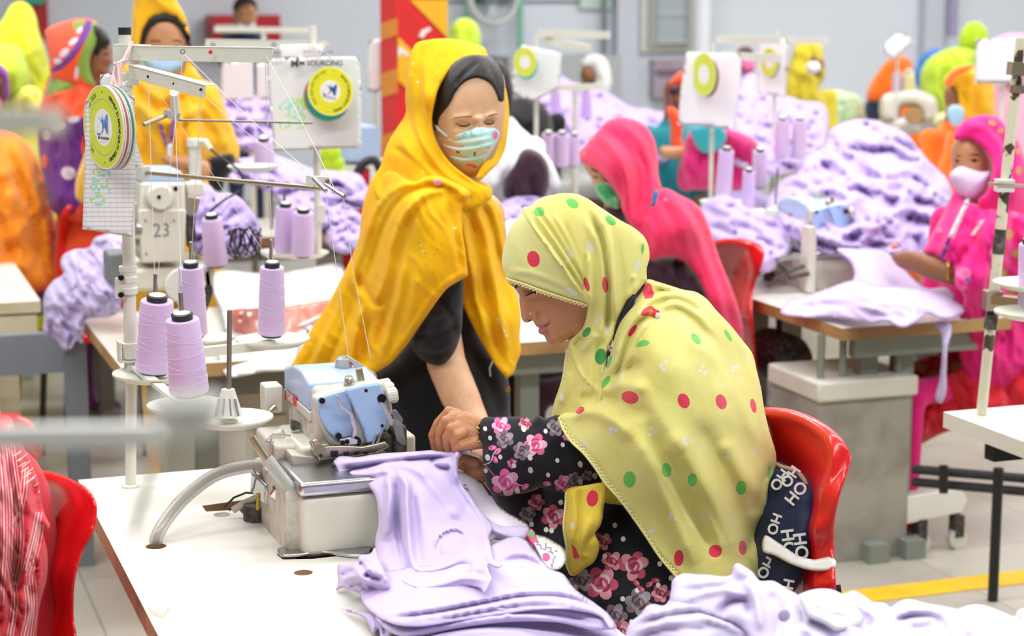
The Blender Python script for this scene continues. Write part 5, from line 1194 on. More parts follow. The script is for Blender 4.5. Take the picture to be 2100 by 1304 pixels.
# chair, cushion, strap
ol = [(1462,850),(1520,838),(1570,835),(1611,837),(1658,851),(1695,871),(1723,895),(1741,922),(1746,942),(1739,969),(1723,1015),(1713,1061),(1711,1117),(1715,1210),(1717,1300),(1690,1320),(1480,1330),(1462,1200),(1470,1000)]
cf = field([(1462,860,3.70),(1570,838,3.56),(1658,853,3.43),(1746,942,3.30),(1713,1100,3.28),(1715,1250,3.26),(1699,906,3.345),(1709,938,3.32),(1683,1015,3.32),(1670,1080,3.31),(1667,1210,3.30),(1640,920,3.47),(1620,1000,3.55),(1600,1150,3.56),(1650,1050,3.42),(1480,1100,3.68),(1560,920,3.62),(1480,1300,3.66),(1650,1250,3.40)])
CH1 = red_chair('glossy red plastic chair the dotted scarf woman sits on, with navy cushion tied to it', ol, cf, [(1575,850),(1625,856),(1662,873),(1699,906),(1708,938),(1695,978),(1683,1015),(1672,1061),(1668,1130),(1667,1250)],(1.44,3.12, math.pi), size=.44, blur=5)
MB().tube([pd(1712,1200,3.32), pd(1718,1240,3.31), Vector((1.70,2.93,.01))],.011,12).build('leg', 'dframe', CH1)
cu_o = [(1570,955),(1593,945),(1621,958),(1658,983),(1674,1012),(1675,1045),(1669,1098),(1662,1140),(1648,1177),(1628,1212),(1600,1225),(1540,1220),(1530,1100),(1545,1000)]
cuf = field([(1593,947,3.47),(1674,1040,3.36),(1600,1100,3.39),(1625,1210,3.34),(1540,1100,3.45)])
CU = relief('cushion', cu_o, cuf, 'navy', None, T=.045, Tb=.05, R=45, step=6, wrinkle=(.003,40)); tag(CU, 'navy cushion with white HO HO lettering tied to the red chair back', 'cushion')
def on(f, x, y, o): return at(f, x, y, o)
for s_, x, y, sz, rot in (('OH', 1600,985,.027,55),('OH', 1622,978,.027,55),('HO', 1634,1012,.030,50),('OH', 1590,1075,.026,70),('HO', 1616,1112,.032,-82),('HO', 1641,1120,.032,-82),('OH', 1572,1165,.027,60),('H', 1618,1198,.027,80)):
    a = math.radians(rot); X = RT * math.cos(a) + UP * math.sin(a); Y = -RT * math.sin(a) + UP * math.cos(a); text_mesh('lettering', s_, sz, on(cuf, x, y, .052), X, Y, 'white', CU, .0015, bold=.0007)
MB().tube([on(cuf, x, y, .02 + .018 * math.sin(i / 7 * 3.1)) for i, (x, y) in enumerate(crom([(1585,948),(1606,958),(1632,965),(1650,985),(1662,1020),(1674,1044)],12, False))],.004,8).build('frayed_seam', plain('frayed_pink_thread', 'B99A94', .9, bump=1, bscale=200), CU)
relief('cushion_lining', [(1620,1214),(1640,1190),(1655,1172),(1663,1185),(1668,1215),(1640,1230)],3.36, 'white', CU, T=.01, R=8)
stf = field([(1574,1115,3.33),(1644,1155,3.28),(1712,1155,3.255),(1609,1140,3.30)])
tag(relief('elastic_strap', [(1568,1098),(1600,1115),(1640,1140),(1668,1147),(1709,1144),(1714,1149),(1713,1164),(1700,1169),(1660,1169),(1620,1156),(1585,1138),(1566,1132)], stf, 'white', None, T=.004, Tb=.004, R=6, step=5), 'white elastic strap tying the navy cushion to the red chair', 'strap')
# ---------------------------------------------------------------- the standing woman in mustard yellow
mk('must', cloth('mustard_yellow_chiffon', 'FFC90A', .35,260,.1,10,.8,.08,.15, col2='FFBA08')); mk('mint_m', cloth('pale_aqua_mask', 'C5E9E6', .2,300,.03,10)); mk('orp', plain('coral_print', 'EE9A78', .8)); mk('navp', plain('navy_print', '2F3F9A', .8)); mk('aqp', plain('aqua_print', '8FCFE0', .8)); mk('sequin', plain('white_embroidery', 'F6E3B8', .4))
mk('lidS', plain('eyelid_light_skin', 'C49672', .5)); mk('skinS', plain('skin_warm_light', 'DAAE88', .5, sss=.12, var=.04, vscale=18, col2='D0A07A'))
W2 = empty('person', (1.32,4.0,0), 'standing woman in a mustard yellow scarf and aqua face mask, looking down at the machine', 'person')
fD = lambda V: 4.36 - .085 * np.clip(1 - ((V[:, 0] - 972) / 85) ** 2 - ((V[:, 1] - 245) / 135) ** 2,0,1) ** .5
face2 = [(890,130),(940,115),(1000,118),(1030,150),(1036,210),(1032,260),(1022,300),(1004,335),(982,362),(955,362),(925,345),(898,310),(880,270),(876,200)]
ff = [([(930,246),(950,240),(968,241)],.006,8),([(995,243),(1008,237),(1020,236)],.006,7),([(930,258),(946,260),(962,258)],-.006,7),([(992,252),(1003,252),(1016,248)],-.006,6),([(935,257),(946,259),(960,257)],.003,4),([(980,235),(984,255),(986,285)],.014,9),([(972,250),(974,262)],-.006,6),([(900,285),(907,280)],.0,5)]
fsp = [([(924,245),(934,241),(945,239),(957,238),(968,239),(968,240.5),(956,240),(944,241),(934,243)],1),([(998,239),(1006,235.5),(1014,233.5),(1020,233),(1020,235),(1012,236),(1004,239)],1),
       ([(933,252),(942,248),(953,247),(964,250),(966,254),(955,258),(945,258),(936,256)],6),([(933,252.5),(944,256.5),(955,257),(966,252.5),(963,257),(955,260.5),(944,260)],1),
       ([(989,248),(998,244),(1008,244),(1015,248),(1008,253),(998,253.5)],6),([(989,248),(998,252.5),(1008,252.5),(1015,248.5),(1012,254),(1005,256.5),(996,255.5)],1)]
geo = relief_geo(face2, fD, T=.02, Tb=.09, R=16, step=3.2, folds=ff, spots=fsp)
b2 = [('ball', pd(968,240,4.44),.085,(.9,.9,1.2), None), limbs([(955,320,4.46,.05),(930,390,4.50,.055),(900,480,4.55,.115),(900,650,4.60,.12),(900,850,4.62,.14)]),
      limbs([(860,440,4.45,.06),(880,560,4.36,.05),(905,680,4.30,.046),(915,745,4.27,.046),(942,810,4.22,.045),(968,860,4.18,.037),(992,905,4.12,.029)]),
      limbs([(992,905,4.12,.028),(1008,930,4.08,.034)]), limbs([(1000,920,4.09,.02),(1010,960,4.05,.0095),(1016,980,4.04,.0085)]), limbs([(1008,925,4.07,.02),(1022,958,4.04,.0098),(1026,978,4.03,.0085)]), limbs([(1016,925,4.05,.018),(1034,952,4.03,.0095),(1038,970,4.02,.0085)]), limbs([(1018,915,4.04,.014),(1042,940,4.02,.009),(1048,955,4.01,.008)]), limbs([(990,915,4.1,.014),(986,945,4.06,.011),(992,962,4.05,.009)]),
      limbs([(990,440,4.62,.055),(1010,560,4.62,.045),(1020,700,4.55,.04),(1010,800,4.5,.03)])]
hip = pd(900,870,4.62)
for k in (-.1,.1): b2.append(([Vector((hip.x + k, hip.y, hip.z)), Vector((hip.x + k, hip.y + .02,.45)), Vector((hip.x + k, hip.y + .02,.07)), Vector((hip.x + k + .03, hip.y - .13,.035))],[.09,.06,.038,.03]))
fuse('body', b2,['skinS', 'brow', 'eyew', 'lip', 'lip2', 'iris', 'lidS'], W2, voxel=.006, smooth=3, extra=[geo])
hair2 = [(880,262),(880,220),(890,175),(905,145),(935,122),(975,112),(1012,120),(1030,150),(1034,190),(1031,208),(1024,208),(1018,196),(1010,178),(995,166),(978,161),(962,165),(946,176),(934,192),(926,208),(914,226),(903,240),(898,258),(890,272)]
relief('hair', hair2, shift(fD, .018), 'hair', W2, T=.010, Tb=.05, R=9, step=4, folds=[line([(960,130),(930,160),(905,210)],.004,6), line([(985,125),(960,145),(935,180)],-.004,5), line([(1000,128),(1015,160),(1024,200)],-.004,5)])
mask = [(885,268),(900,276),(917,278),(937,272),(967,266),(985,258),(995,261),(1018,264),(1024,272),(1021,287),(1013,302),(1003,318),(993,332),(982,345),(957,343),(932,333),(912,315),(899,297),(892,285)]
mf = lambda V: fD(V) - .014 - .03 * np.exp(-((V[:, 0] - 987) / 26) ** 2 - ((V[:, 1] - 290) / 34) ** 2)
mfo = [line([(905,292),(940,300),(980,297),(1012,288)],-.006,3.5), line([(905,297),(940,306),(980,303),(1010,295)],.005,4), line([(915,312),(950,322),(985,318),(1005,308)],-.006,3.5), line([(918,317),(950,328),(985,324)],.005,4), line([(930,285),(965,284),(1005,276)],-.004,3.5)]
mk_s = [([(901,297),(908,296),(922,305),(935,308),(934,312),(920,309),(906,303)],1),([(910,309),(922,313),(936,319),(934,322),(918,317)],1),([(935,309),(943,311),(942,320),(934,318)],2),([(928,308),(935,309),(934,316),(928,314)],5),([(975,309),(990,306),(1003,303),(1004,311),(990,318),(978,319)],5),([(996,302),(1006,299),(1002,306)],1),([(972,312),(976,311),(975,320),(971,319)],2),(ell(966,340,13,5,8,10),4),([(945,335),(952,337),(951,342),(945,340)],2),(ell(1015,276,8,11,0,12),3),(ell(1016,277,5.5,8,0,12),4),
        ([(950,272),(957,270),(956,276),(951,278),(955,283),(949,285),(948,280)],3),([(964,268),(969,267),(969,275),(976,278),(975,281),(964,280)],3),([(985,266),(992,264),(991,270),(985,271)],3)]
FM = relief('face_mask', mask, mf, ['mint_m', 'orp', 'navp', 'aqp', 'fp0', 'white'], W2, T=.006, Tb=.01, R=7, step=3.2, folds=mfo, spots=mk_s)
MB().tube([at(fD, 886,246,.025), at(fD, 898,264,.03), at(mf, 917,280,.008)],.0028,8).build('mask_strap', 'mint_m', FM)
# hood
hoodo = [(853,89),(881,81),(919,79),(957,85),(980,92),(995,99),(1001,114),(1018,136),(1028,154),(1038,184),(1044,227),(1042,267),(1033,313),(1018,338),(1003,353),(985,371),(992,380),(1006,383),(1009,402),(990,420),(930,430),(830,440),(770,400),(765,368),(780,340),(788,313),(797,290),(814,262),(832,232),(831,202),(836,146),(841,116)]
hole2 = [(982,124),(1008,133),(1021,150),(1025,172),(1023,212),(1019,242),(1022,267),(1008,310),(990,336),(976,364),(952,356),(922,331),(902,303),(889,270),(886,245),(891,212),(902,176),(917,153),(934,136),(962,128)]
# the face opening splits the hood: run the outline in through a seam at the chin
ci = 15
opening = [(976,364),(990,336),(1008,310),(1022,267),(1019,242),(1023,212),(1025,172),(1021,150),(1008,133),(982,124),(962,128),(934,136),(917,153),(902,176),(891,212),(886,245),(889,270),(902,303),(922,331),(952,357),(974,372)]
hood_out = hoodo[:16] + [hoodo[15]] + opening[:1] + opening + [opening[-1]] + [(985,378),(985,378)] + hoodo[16:]
hf2 = field([(853,89,4.40),(831,202,4.40),(832,232,4.40),(919,79,4.42),(1001,114,4.41),(1044,227,4.42),(1033,313,4.38),(935,134,4.325),(902,176,4.29),(886,245,4.275),(889,280,4.27),(922,331,4.26),(965,368,4.24),(982,124,4.33),(1023,212,4.36),(1020,267,4.345),(1000,330,4.29),(860,200,4.31),(870,130,4.35),(850,300,4.27),(900,400,4.20),(780,360,4.34),(1005,400,4.25),(960,425,4.22),(830,420,4.22),(950,100,4.38)])
hfo2 = [line([(848,110),(843,160),(848,220),(866,290),(905,350),(960,395)],.010,8), line([(862,100),(858,160),(866,220),(885,290),(925,345),(985,390)],-.008,7), line([(875,130),(872,190),(878,250),(900,310),(940,350),(990,378)],.007,7), line([(835,230),(850,280),(880,330),(920,370),(970,410)],-.010,8), line([(815,270),(850,330),(900,370),(950,410)],.008,9), line([(800,300),(835,320),(870,350),(900,375)],-.008,8), line([(890,110),(930,98),(975,110)],.004,12), line([(900,140),(880,180),(875,230)],.003,8), line([(1035,220),(1032,270),(1018,315)],.006,6)]
hfo2 = [(q_, a * 1.5, w_ * .8) for q_, a, w_, *_ in hfo2]
relief('head_scarf', hood_out, hf2,['must', 'sequin'], W2, T=.012, Tb=.05, R=12, step=4.2, folds=hfo2, wrinkle=[(.003,34,70,3),(.003,14,70,4,4, 'ridged')], spots=[(ell(846,131,1.5,2,0,7),1),(ell(857,168,2,2,0,7),1),(ell(867,352,1.6,1.6,0,7),1),(ell(876,365,1.6,1.6,0,7),1)])
# shoulder drape, back layer (right) and front layer
dr1 = [(985,372),(1005,383),(1008,404),(1028,432),(1036,492),(1041,561),(1061,607),(1068,657),(1066,690),(1068,722),(1060,745),(1054,763),(1040,777),(1040,777),(1017,750),(994,713),(971,671),(948,616),(944,579),(940,520),(925,430),(940,390)]
d1f = field([(985,375,4.30),(1028,432,4.40),(1040,560,4.44),(1068,700,4.40),(1040,777,4.34),(950,600,4.33),(990,700,4.33),(940,450,4.22),(1000,560,4.33),(1020,660,4.33)])
dfo1 = [line([(965,400),(990,470),(1010,560),(1030,660),(1045,740)],.012,9), line([(955,410),(975,490),(995,590),(1015,690),(1030,750)],-.012,8), line([(985,400),(1010,470),(1030,560),(1050,650)],-.010,8), line([(945,430),(960,520),(975,610),(1000,700)],.012,9), line([(1000,400),(1022,470),(1035,540)],.008,7), line([(950,400),(985,415),(1010,425)],.008,8)]
dfo1 = [(q_, a * 1.6, w_ * .8) for q_, a, w_, *_ in dfo1]
relief('scarf_end', dr1, d1f, ['must', 'sequin'], W2, T=.012, Tb=.03, R=12, step=5, folds=dfo1, wrinkle=[(.003,40,70,3),(.005,14,72,5,4, 'ridged')], spots=[(ell(1022 + i * 4,655 + i * 8,2.5,4,-25,6),1) for i in range(5)])
dr2 = [(850,372),(880,360),(930,372),(965,400),(950,420),(948,470),(955,520),(960,565),(960,565),(940,577),(920,589),(900,612),(884,635),(868,658),(856,676),(838,703),(815,730),(801,745),(785,755),(773,762),(700,800),(620,780),(590,775),(594,757),(608,731),(626,699),(645,665),(663,639),(686,598),(705,560),(718,533),(730,505),(737,480),(741,440),(750,400),(764,368),(800,350)]
d2f = field([(764,368,4.38),(741,440,4.40),(718,533,4.44),(663,639,4.48),(594,757,4.50),(700,790,4.38),(773,762,4.28),(856,676,4.17),(960,565,4.14),(950,430,4.17),(900,380,4.18),(850,450,4.12),(880,560,4.10),(800,560,4.22),(780,660,4.28),(700,700,4.38),(830,400,4.17),(820,640,4.2)])
dfo2 = [line([(900,372),(850,372),(800,395),(765,440),(745,500)],.014,9), line([(905,380),(860,385),(815,415),(785,470),(765,530),(750,590)],-.014,8), line([(915,388),(870,400),(830,440),(805,500),(790,570),(765,640)],.014,10), line([(880,405),(845,445),(825,510),(810,580),(790,650),(770,720)],-.010,9), line([(770,440),(745,510),(725,570),(735,600),(760,620)],.012,10), line([(735,560),(750,600),(775,625),(790,610)],-.014,9), line([(720,540),(700,610),(670,680),(640,750)],.012,11), line([(740,560),(720,640),(690,710),(660,770)],-.012,11), line([(745,620),(730,680),(720,740),(715,780)],.014,10), line([(760,650),(750,710),(755,755)],-.012,9), line([(830,520),(820,600),(800,670),(780,740)],.012,12), line([(700,600),(660,690),(625,760)],-.009,10),
         line([(850,370),(900,378),(945,400)],-.008,7), line([(880,365),(930,385),(960,410)],.010,8), line([(860,560),(845,620),(825,690)],.006,12), line([(920,420),(935,480),(945,550)],-.008,10), line([(905,400),(925,470),(930,540)],.004,14), line([(955,555),(900,595),(850,665),(800,735)],.006,7)]
emb = []
rr = random.Random(8)
for i in range(13): emb.append((ell(838 + i * 4.2,452 + i * 8.5 + (i % 2) * 3,2.4,2,0,7),1 if i in (6,7) else 2))
for i in range(16): emb.append((ell(872 + i * 4.2,545 - i * 5.5 + (i % 2) * 3,2.2,2,0,7),1 if i > 13 else 2))
for x, y in ((900,470),(908,462),(894,463),(902,455),(845,585),(852,578),(858,586),(850,592),(880,430)): emb.append((ell(x, y, 3.4,2.4, x * 3,7),2))
mk('embm', cloth('mustard_embroidery', 'F0A80E', .6,200))
dfo2 = [(q_, a * 1.6, w_ * .8) for q_, a, w_, *_ in dfo2]
SD = relief('shoulder_drape', dr2, d2f, ['must', 'sequin', 'embm'], W2, T=.016, Tb=.06, R=16, step=5, folds=dfo2, wrinkle=[(.004,50,60,3),(.005,16,62,5,4, 'ridged')], spots=emb)
MB().ball(at(d2f, 898,374,.03),.010,(1.1,.5,.8)).build('brooch', plain('rose_brooch', 'E59A8F', .4), SD)
# black sleeve and dress
sl2 = [(884,625),(920,580),(948,570),(950,602),(949,640),(946,680),(941,700),(934,718),(920,738),(907,748),(884,747),(866,738),(850,722),(843,700),(850,680),(868,655)]
relief('sleeve', sl2, field([(850,700,4.24),(945,600,4.22),(930,720,4.22),(895,680,4.18),(890,745,4.22)]), 'blackc', W2, T=.035, Tb=.05, R=40, step=6, folds=[line([(850,690),(890,690),(940,665)],-.012,7), line([(848,705),(890,715),(936,700)],.014,8), line([(855,730),(890,728),(925,725)],-.008,6), line([(900,610),(925,650),(940,690)],-.006,7), line([(870,660),(905,660),(945,630)],.008,8)])
drs2 = [(770,765),(800,745),(840,700),(880,640),(940,580),(960,600),(990,700),(1040,770),(1047,850),(1050,1000),(1060,1500),(760,1500),(755,1000),(740,900),(700,840),(660,790),(700,775)]
relief('dress', drs2, field([(700,800,4.50),(770,765,4.42),(940,600,4.42),(900,760,4.34),(850,900,4.34),(1047,850,4.46),(1050,1400,4.50),(760,1400,4.50),(900,1300,4.40),(990,700,4.42)]), 'blackc', W2, T=.05, Tb=.22, R=60, step=11, wrinkle=(.01,60), folds=[line([(960,720),(1000,780),(1030,850)],-.012,10), line([(800,780),(830,850),(840,940)],.012,14)])
MB().tube([pd(1011,740,4.27), pd(1004,755,4.26), pd(1006,772,4.26)],.0022,8).build('earphone_wire', 'inkg', W2)
MB().lathe(pd(1042,798,4.33),[(0,0),(.006,0),(.006,.005),(0,.005)],12,-HD).build('gold_button', 'gold', W2)
# ---------------------------------------------------------------- lavender cloth on the foreground table
zt = lambda x, y, h: (x, y, dz(x, y, .76 + h))
lavw = plain('pale_lavender_paper', 'DDD9E6', .7)
MAT['lavw'] = lavw
LG = 'lavender garment pieces on the foreground table'
# lying stack: four layered pieces, each its own
def layer(label, out, ctrl, folds, wr=(.003,60), T=.012, mat='lav', R=12, step=5, Tb=.01, **k):
    folds = [(q_, a * 1.8, w_) + tuple(z_) for q_, a, w_, *z_ in folds]
    return tag(relief('garment_piece', out, field(ctrl), mat, None, T=T, Tb=Tb, R=R, step=step, folds=folds, wrinkle=wr, **k), label, 'fabric', LG)
layer('lowest lavender jersey layer of the stack along the bottom of the picture', [(826,1300),(850,1288),(930,1272),(1050,1262),(1150,1262),(1230,1275),(1262,1290),(1270,1305),(1268,1345),(820,1345)],
      [zt(830,1310,.02), zt(1262,1295,.0), zt(1000,1270,.045), zt(1050,1340,.03), zt(830,1340,.02), zt(1260,1340,.0)],[line([(850,1300),(950,1285),(1080,1283),(1240,1300)],-.006,4), line([(860,1310),(960,1296),(1100,1296)],.006,6)])
layer('lavender jersey layer second from the bottom of the stack', [(770,1265),(800,1275),(830,1270),(950,1245),(1080,1235),(1180,1240),(1238,1258),(1264,1288),(1240,1292),(1140,1276),(1050,1275),(940,1288),(860,1303),(820,1304),(790,1290)],
      [zt(790,1290,.03), zt(1262,1290,.02), zt(1000,1290,.05), zt(1000,1240,.06), zt(1180,1245,.05)],[line([(820,1290),(940,1268),(1040,1256),(1150,1262),(1240,1282)],-.006,4), line([(830,1297),(950,1276),(1050,1265),(1130,1268)],.006,5), line([(1000,1240),(1030,1250),(1050,1268)],.007,6)])
layer('broad upper lavender jersey layer sweeping to the right edge of the stack', [(738,1208),(770,1180),(830,1165),(930,1150),(1005,1118),(1067,1100),(1101,1135),(1129,1166),(1154,1176),(1176,1204),(1222,1238),(1250,1262),(1262,1284),(1255,1290),(1235,1268),(1180,1252),(1110,1250),(1020,1262),(930,1275),(850,1285),(800,1278),(764,1258),(742,1232)],
      [zt(740,1215,.03), zt(800,1275,.045), zt(1000,1262,.06), zt(1180,1250,.06), zt(1258,1285,.03), zt(1176,1204,.055), zt(1067,1102,.07), zt(1000,1150,.075), zt(830,1180,.055)],
      [line([(782,1269),(897,1256),(990,1237),(1083,1222),(1160,1225),(1222,1247),(1256,1278)],-.009,4), line([(785,1262),(890,1246),(990,1228),(1083,1212),(1165,1216),(1230,1242)],.008,5), line([(800,1275),(900,1264),(1000,1246),(1090,1232),(1160,1236),(1230,1262)],.007,4), line([(900,1272),(1000,1254),(1080,1243),(1160,1245)],-.007,3.5), line([(1030,1140),(1075,1135),(1110,1150),(1130,1168)],.009,5), line([(1020,1155),(1070,1145),(1120,1165)],-.006,5), line([(900,1230),(980,1215),(1060,1190)],.004,14), line([(1010,1268),(1040,1262),(1060,1275)],.006,5)], wr=[(.004,80),(.0015,22)])
layer('gathered ragged lavender scrap at the left end of the stack', [(692,1172),(694,1158),(712,1156),(733,1150),(735,1140),(760,1134),(768,1123),(775,1140),(790,1175),(800,1200),(770,1225),(740,1218),(715,1208),(700,1206),(690,1212),(694,1190)],
      [zt(695,1205,.01), zt(760,1220,.02), zt(700,1165,.03), zt(768,1130,.07), zt(790,1190,.06), zt(745,1180,.06)],[line([(700,1190),(730,1180),(760,1200)],.012,6), line([(720,1160),(745,1175),(760,1160)],.012,6), line([(740,1150),(755,1180),(785,1190)],-.012,5), line([(698,1180),(725,1168),(745,1150)],-.01,5), line([(715,1205),(740,1195),(770,1210)],-.01,5)], wr=(.010,16,40,2,1, 'ridged'), T=.016, R=8, step=3.5)
for k, (a, b_) in enumerate((((692,1249),(764,1263)),((730,1253),(790,1275)),((745,1262),(775,1302)),((770,1270),(792,1305)),((790,1276),(830,1300)),((780,1272),(840,1283)),((800,1268),(835,1290)))):
    pass
layer('frayed lavender strips hanging out of the left end of the stack', [(695,1247),(720,1251),(745,1256),(770,1256),(800,1262),(835,1268),(850,1290),(830,1300),(812,1290),(800,1305),(782,1310),(776,1290),(765,1300),(755,1280),(740,1262),(715,1256)],
      [zt(695,1247,.005), zt(770,1300,.01), zt(830,1280,.03), zt(780,1260,.03)],[line([(740,1258),(760,1272),(770,1295)],.008,4), line([(780,1262),(795,1280),(800,1300)],.008,4), line([(770,1262),(785,1280),(788,1305)],-.008,3), line([(800,1268),(820,1280),(830,1296)],-.008,3)], wr=(.006,14,60,2,2, 'ridged'), T=.01, R=6, step=3.5)
# pale lining piece behind the draped garment
tag(relief('paper_piece', [(938,962),(965,972),(988,988),(1005,1008),(1021,1033),(1040,1050),(1063,1062),(1086,1080),(1078,1100),(1045,1106),(1003,1104),(975,1060),(950,1010)], field([(940,965,3.37),(1086,1080,3.28),(1040,1105,3.18),(975,1050,3.30)]), 'lavw', None, T=.004, R=10, step=6, folds=[line([(960,975),(1000,1030),(1050,1075)],.004,8)]), 'pale grey-lavender flat piece behind the garment being sewn', 'fabric')
layer('small lavender folded piece at the right of the garment being sewn', [(950,985),(975,1030),(1000,1062),(1030,1078),(1070,1078),(1086,1084),(1080,1100),(1040,1108),(1015,1104),(1000,1120),(1000,1160),(1030,1162),(1060,1130),(1098,1138),(1080,1110),(1040,1112),(1010,1170),(980,1150),(960,1060)][:9] + [(1005,1112),(985,1100),(960,1040)],
      [(950,985,3.34),(1086,1086,3.22),(1010,1110,3.16),(980,1040,3.26),(1040,1095,3.18)],[line([(985,1040),(1010,1075),(1060,1092)],-.006,5), line([(975,1035),(1005,1080),(1050,1100)],.008,6)])
relief_print = relief('printed_panel', [(1072,1098),(1090,1084),(1096,1090),(1104,1110),(1108,1134),(1096,1124)], field([(1072,1098,3.24),(1100,1100,3.24),(1105,1130,3.2)]),['fp0', 'dgrn', 'fp2', 'lilacp'], None, T=.003, R=6, step=4, smooth=False, spots=[([(1083,1092),(1092,1088),(1097,1098),(1088,1104)],1),([(1072,1098),(1080,1092),(1082,1098),(1100,1128),(1096,1124)],2),([(1100,1102),(1104,1110),(1108,1134),(1103,1126)],1),([(1078,1096),(1090,1085),(1092,1088),(1082,1096)],3)])
tag(relief_print, 'small pink and green printed cloth corner beside the sewn garment', 'fabric')
pix = []
for x, y, w_, h_ in ((1100,1115,10,3),(1108,1118,3,8),(1112,1124,8,3),(1118,1113,3,14),(1122,1121,9,3),(1128,1124,3,9),(1124,1130,10,3),(1131,1132,4,4),(1136,1138,3,8),(1133,1145,3,10),(1130,1155,4,8),(1138,1128,5,3)): pix.append(([(x, y),(x + w_, y + 1),(x + w_, y + h_ + 1),(x, y + h_)],1))
pix.append(([(1112,1136),(1120,1133),(1127,1137),(1128,1146),(1121,1152),(1113,1148)],2))
tag(relief('printed_panel', [(1092,1096),(1112,1098),(1140,1112),(1158,1126),(1162,1146),(1145,1168),(1126,1166),(1108,1140)], field([(1092,1096,3.26),(1160,1130,3.24),(1140,1165,3.16),(1115,1130,3.2)]),['paper', 'lilacp', 'fp0'], None, T=.006, R=10, step=5, spots=pix), 'white cloth panel printed with purple pixel pattern and a pink heart', 'fabric')
# garment being sewn
go = [(683,948),(690,939),(733,937),(770,931),(804,928),(845,926),(881,923),(931,921),(936,912),(950,912),(965,918),(968,928),(950,931),(941,942),(939,960),(944,985),(953,1003),(977,1034),(999,1062),(1010,1082),(1004,1100),(1008,1123),(1012,1145),(1030,1160),(1022,1165),(1000,1158),(1003,1172),(1009,1188),(1003,1200),(991,1217),(984,1206),(974,1203),(950,1201),(928,1207),(900,1214),(872,1219),(845,1210),(819,1197),(785,1189),(775,1172),(770,1140),(770,1105),(776,1073),(775,1045),(768,1015),(757,1000),(735,990),(711,981),(692,968)]
gf = field([(683,948,3.36),(804,930,3.385),(931,921,3.36),(960,920,3.35),(757,1000,3.28),(711,981,3.32),(770,1050,3.235),(772,1120,3.20), zt(785,1189,.04), zt(872,1219,.05), zt(990,1217,.08), zt(1020,1160,.10),(940,980,3.30),(1000,1070,3.20),(850,1050,3.19),(860,1120,3.10),(940,1080,3.18),(820,980,3.28),(880,980,3.28)])
gfo = [line([(700,966),(740,958),(800,948),(860,940),(930,935)],-.012,5), line([(690,950),(740,946),(800,938),(870,932),(935,926)],.010,7), line([(755,968),(790,952),(840,944)],.008,6), line([(712,972),(760,972),(795,968),(806,978)],.008,6), line([(795,972),(800,1000),(796,1050),(790,1110)],.014,9), line([(806,975),(812,1000),(814,1060),(822,1120),(832,1160)],-.018,7), line([(815,968),(830,985),(835,1040),(838,1100),(845,1150),(860,1172)],.018,8), line([(842,1000),(852,1060),(858,1130),(862,1168)],-.010,9), line([(860,960),(900,1010),(930,1040),(955,1045)],.009,14), line([(770,955),(840,958),(880,975)],.007,9),
       line([(785,1110),(790,1150),(812,1178),(850,1195)],.010,10), line([(820,1150),(840,1176),(880,1184),(930,1170),(970,1158)],-.016,7), line([(835,1160),(860,1170),(900,1166),(940,1145),(975,1130)],.014,10), line([(800,1190),(850,1204),(900,1198),(950,1184),(1000,1188)],.014,8), line([(850,1186),(900,1186),(950,1176),(1000,1180)],-.010,6),
       line([(893,1128),(896,1108),(912,1092),(935,1086),(955,1096)],.010,6, 'stepl'), line([(905,1122),(918,1108),(945,1104)],.006,7), line([(954,1098),(958,1112),(956,1130)],.008,6), line([(900,1130),(925,1126),(960,1128)],.008,8), line([(910,1050),(950,1060),(985,1090),(1000,1130)],.008,12), line([(950,990),(975,1040),(995,1080),(1003,1120)],.008,6), line([(939,925),(934,950),(936,975),(942,990)],.012,4), line([(948,925),(945,940)],-.012,4), line([(915,965),(935,1000),(965,1045)],-.006,8), line([(1003,1150),(985,1160),(975,1180)],-.006,8), line([(880,940),(905,960),(925,962)],-.010,6), line([(885,948),(900,952),(920,950)],.008,4)]
gfo = [(p, a * 1.9) + tuple(r_) for p, a, *r_ in gfo]
tag(relief('garment', go, gf, 'lav', None, T=.010, Tb=.012, R=9, step=3.6, folds=gfo, wrinkle=[(.004,70),(.0012,24)]), 'lavender garment under the overlock needle, gathered down over the table', 'fabric')
MB_ = MB().tube([pd(683,950,3.34), pd(686,955,3.335), pd(683,960,3.335)],.003,8); tag(MB_.build('dark_bobble', 'dark'), 'tiny dark thread tail at the cut edge on the cloth plate', 'thread')
# ---------------------------------------------------------------- bottom-right heap
HG = 'lavender pieces heaped at the bottom right'
def near(label, out, D, folds, wr, T=.03, R=30, step=6, mat='lavn', Tb=.05):
    return tag(relief('garment_piece', out, D, mat, None, T=T, Tb=Tb, R=R, step=step, folds=folds, wrinkle=wr), label, 'fabric', HG)
mk('lavn', cloth('very_pale_lavender_jersey', 'D9CEEC', .12,300,.03,4,.8,.2,.1))
bD = lambda pts: field([(x, y, d) for x, y, d in pts])
near('rolled front-left piece of the bottom-right heap', [(1283,1300),(1290,1280),(1317,1256),(1325,1244),(1335,1239),(1363,1241),(1379,1222),(1420,1225),(1470,1230),(1520,1250),(1550,1300),(1540,1345),(1275,1345)], bD([(1283,1300,2.62),(1400,1230,2.62),(1550,1300,2.54),(1400,1345,2.5),(1400,1280,2.54)]),
     [line([(1300,1282),(1370,1262),(1450,1255),(1520,1275)],-.014,5), line([(1300,1275),(1370,1252),(1450,1245)],.012,6), line([(1290,1298),(1380,1275),(1460,1272),(1530,1300)],.014,6), line([(1300,1310),(1380,1290),(1460,1288)],-.012,5), line([(1330,1250),(1400,1240),(1470,1240)],.01,5)],(.010,30,10,3,1, 'ridged'))
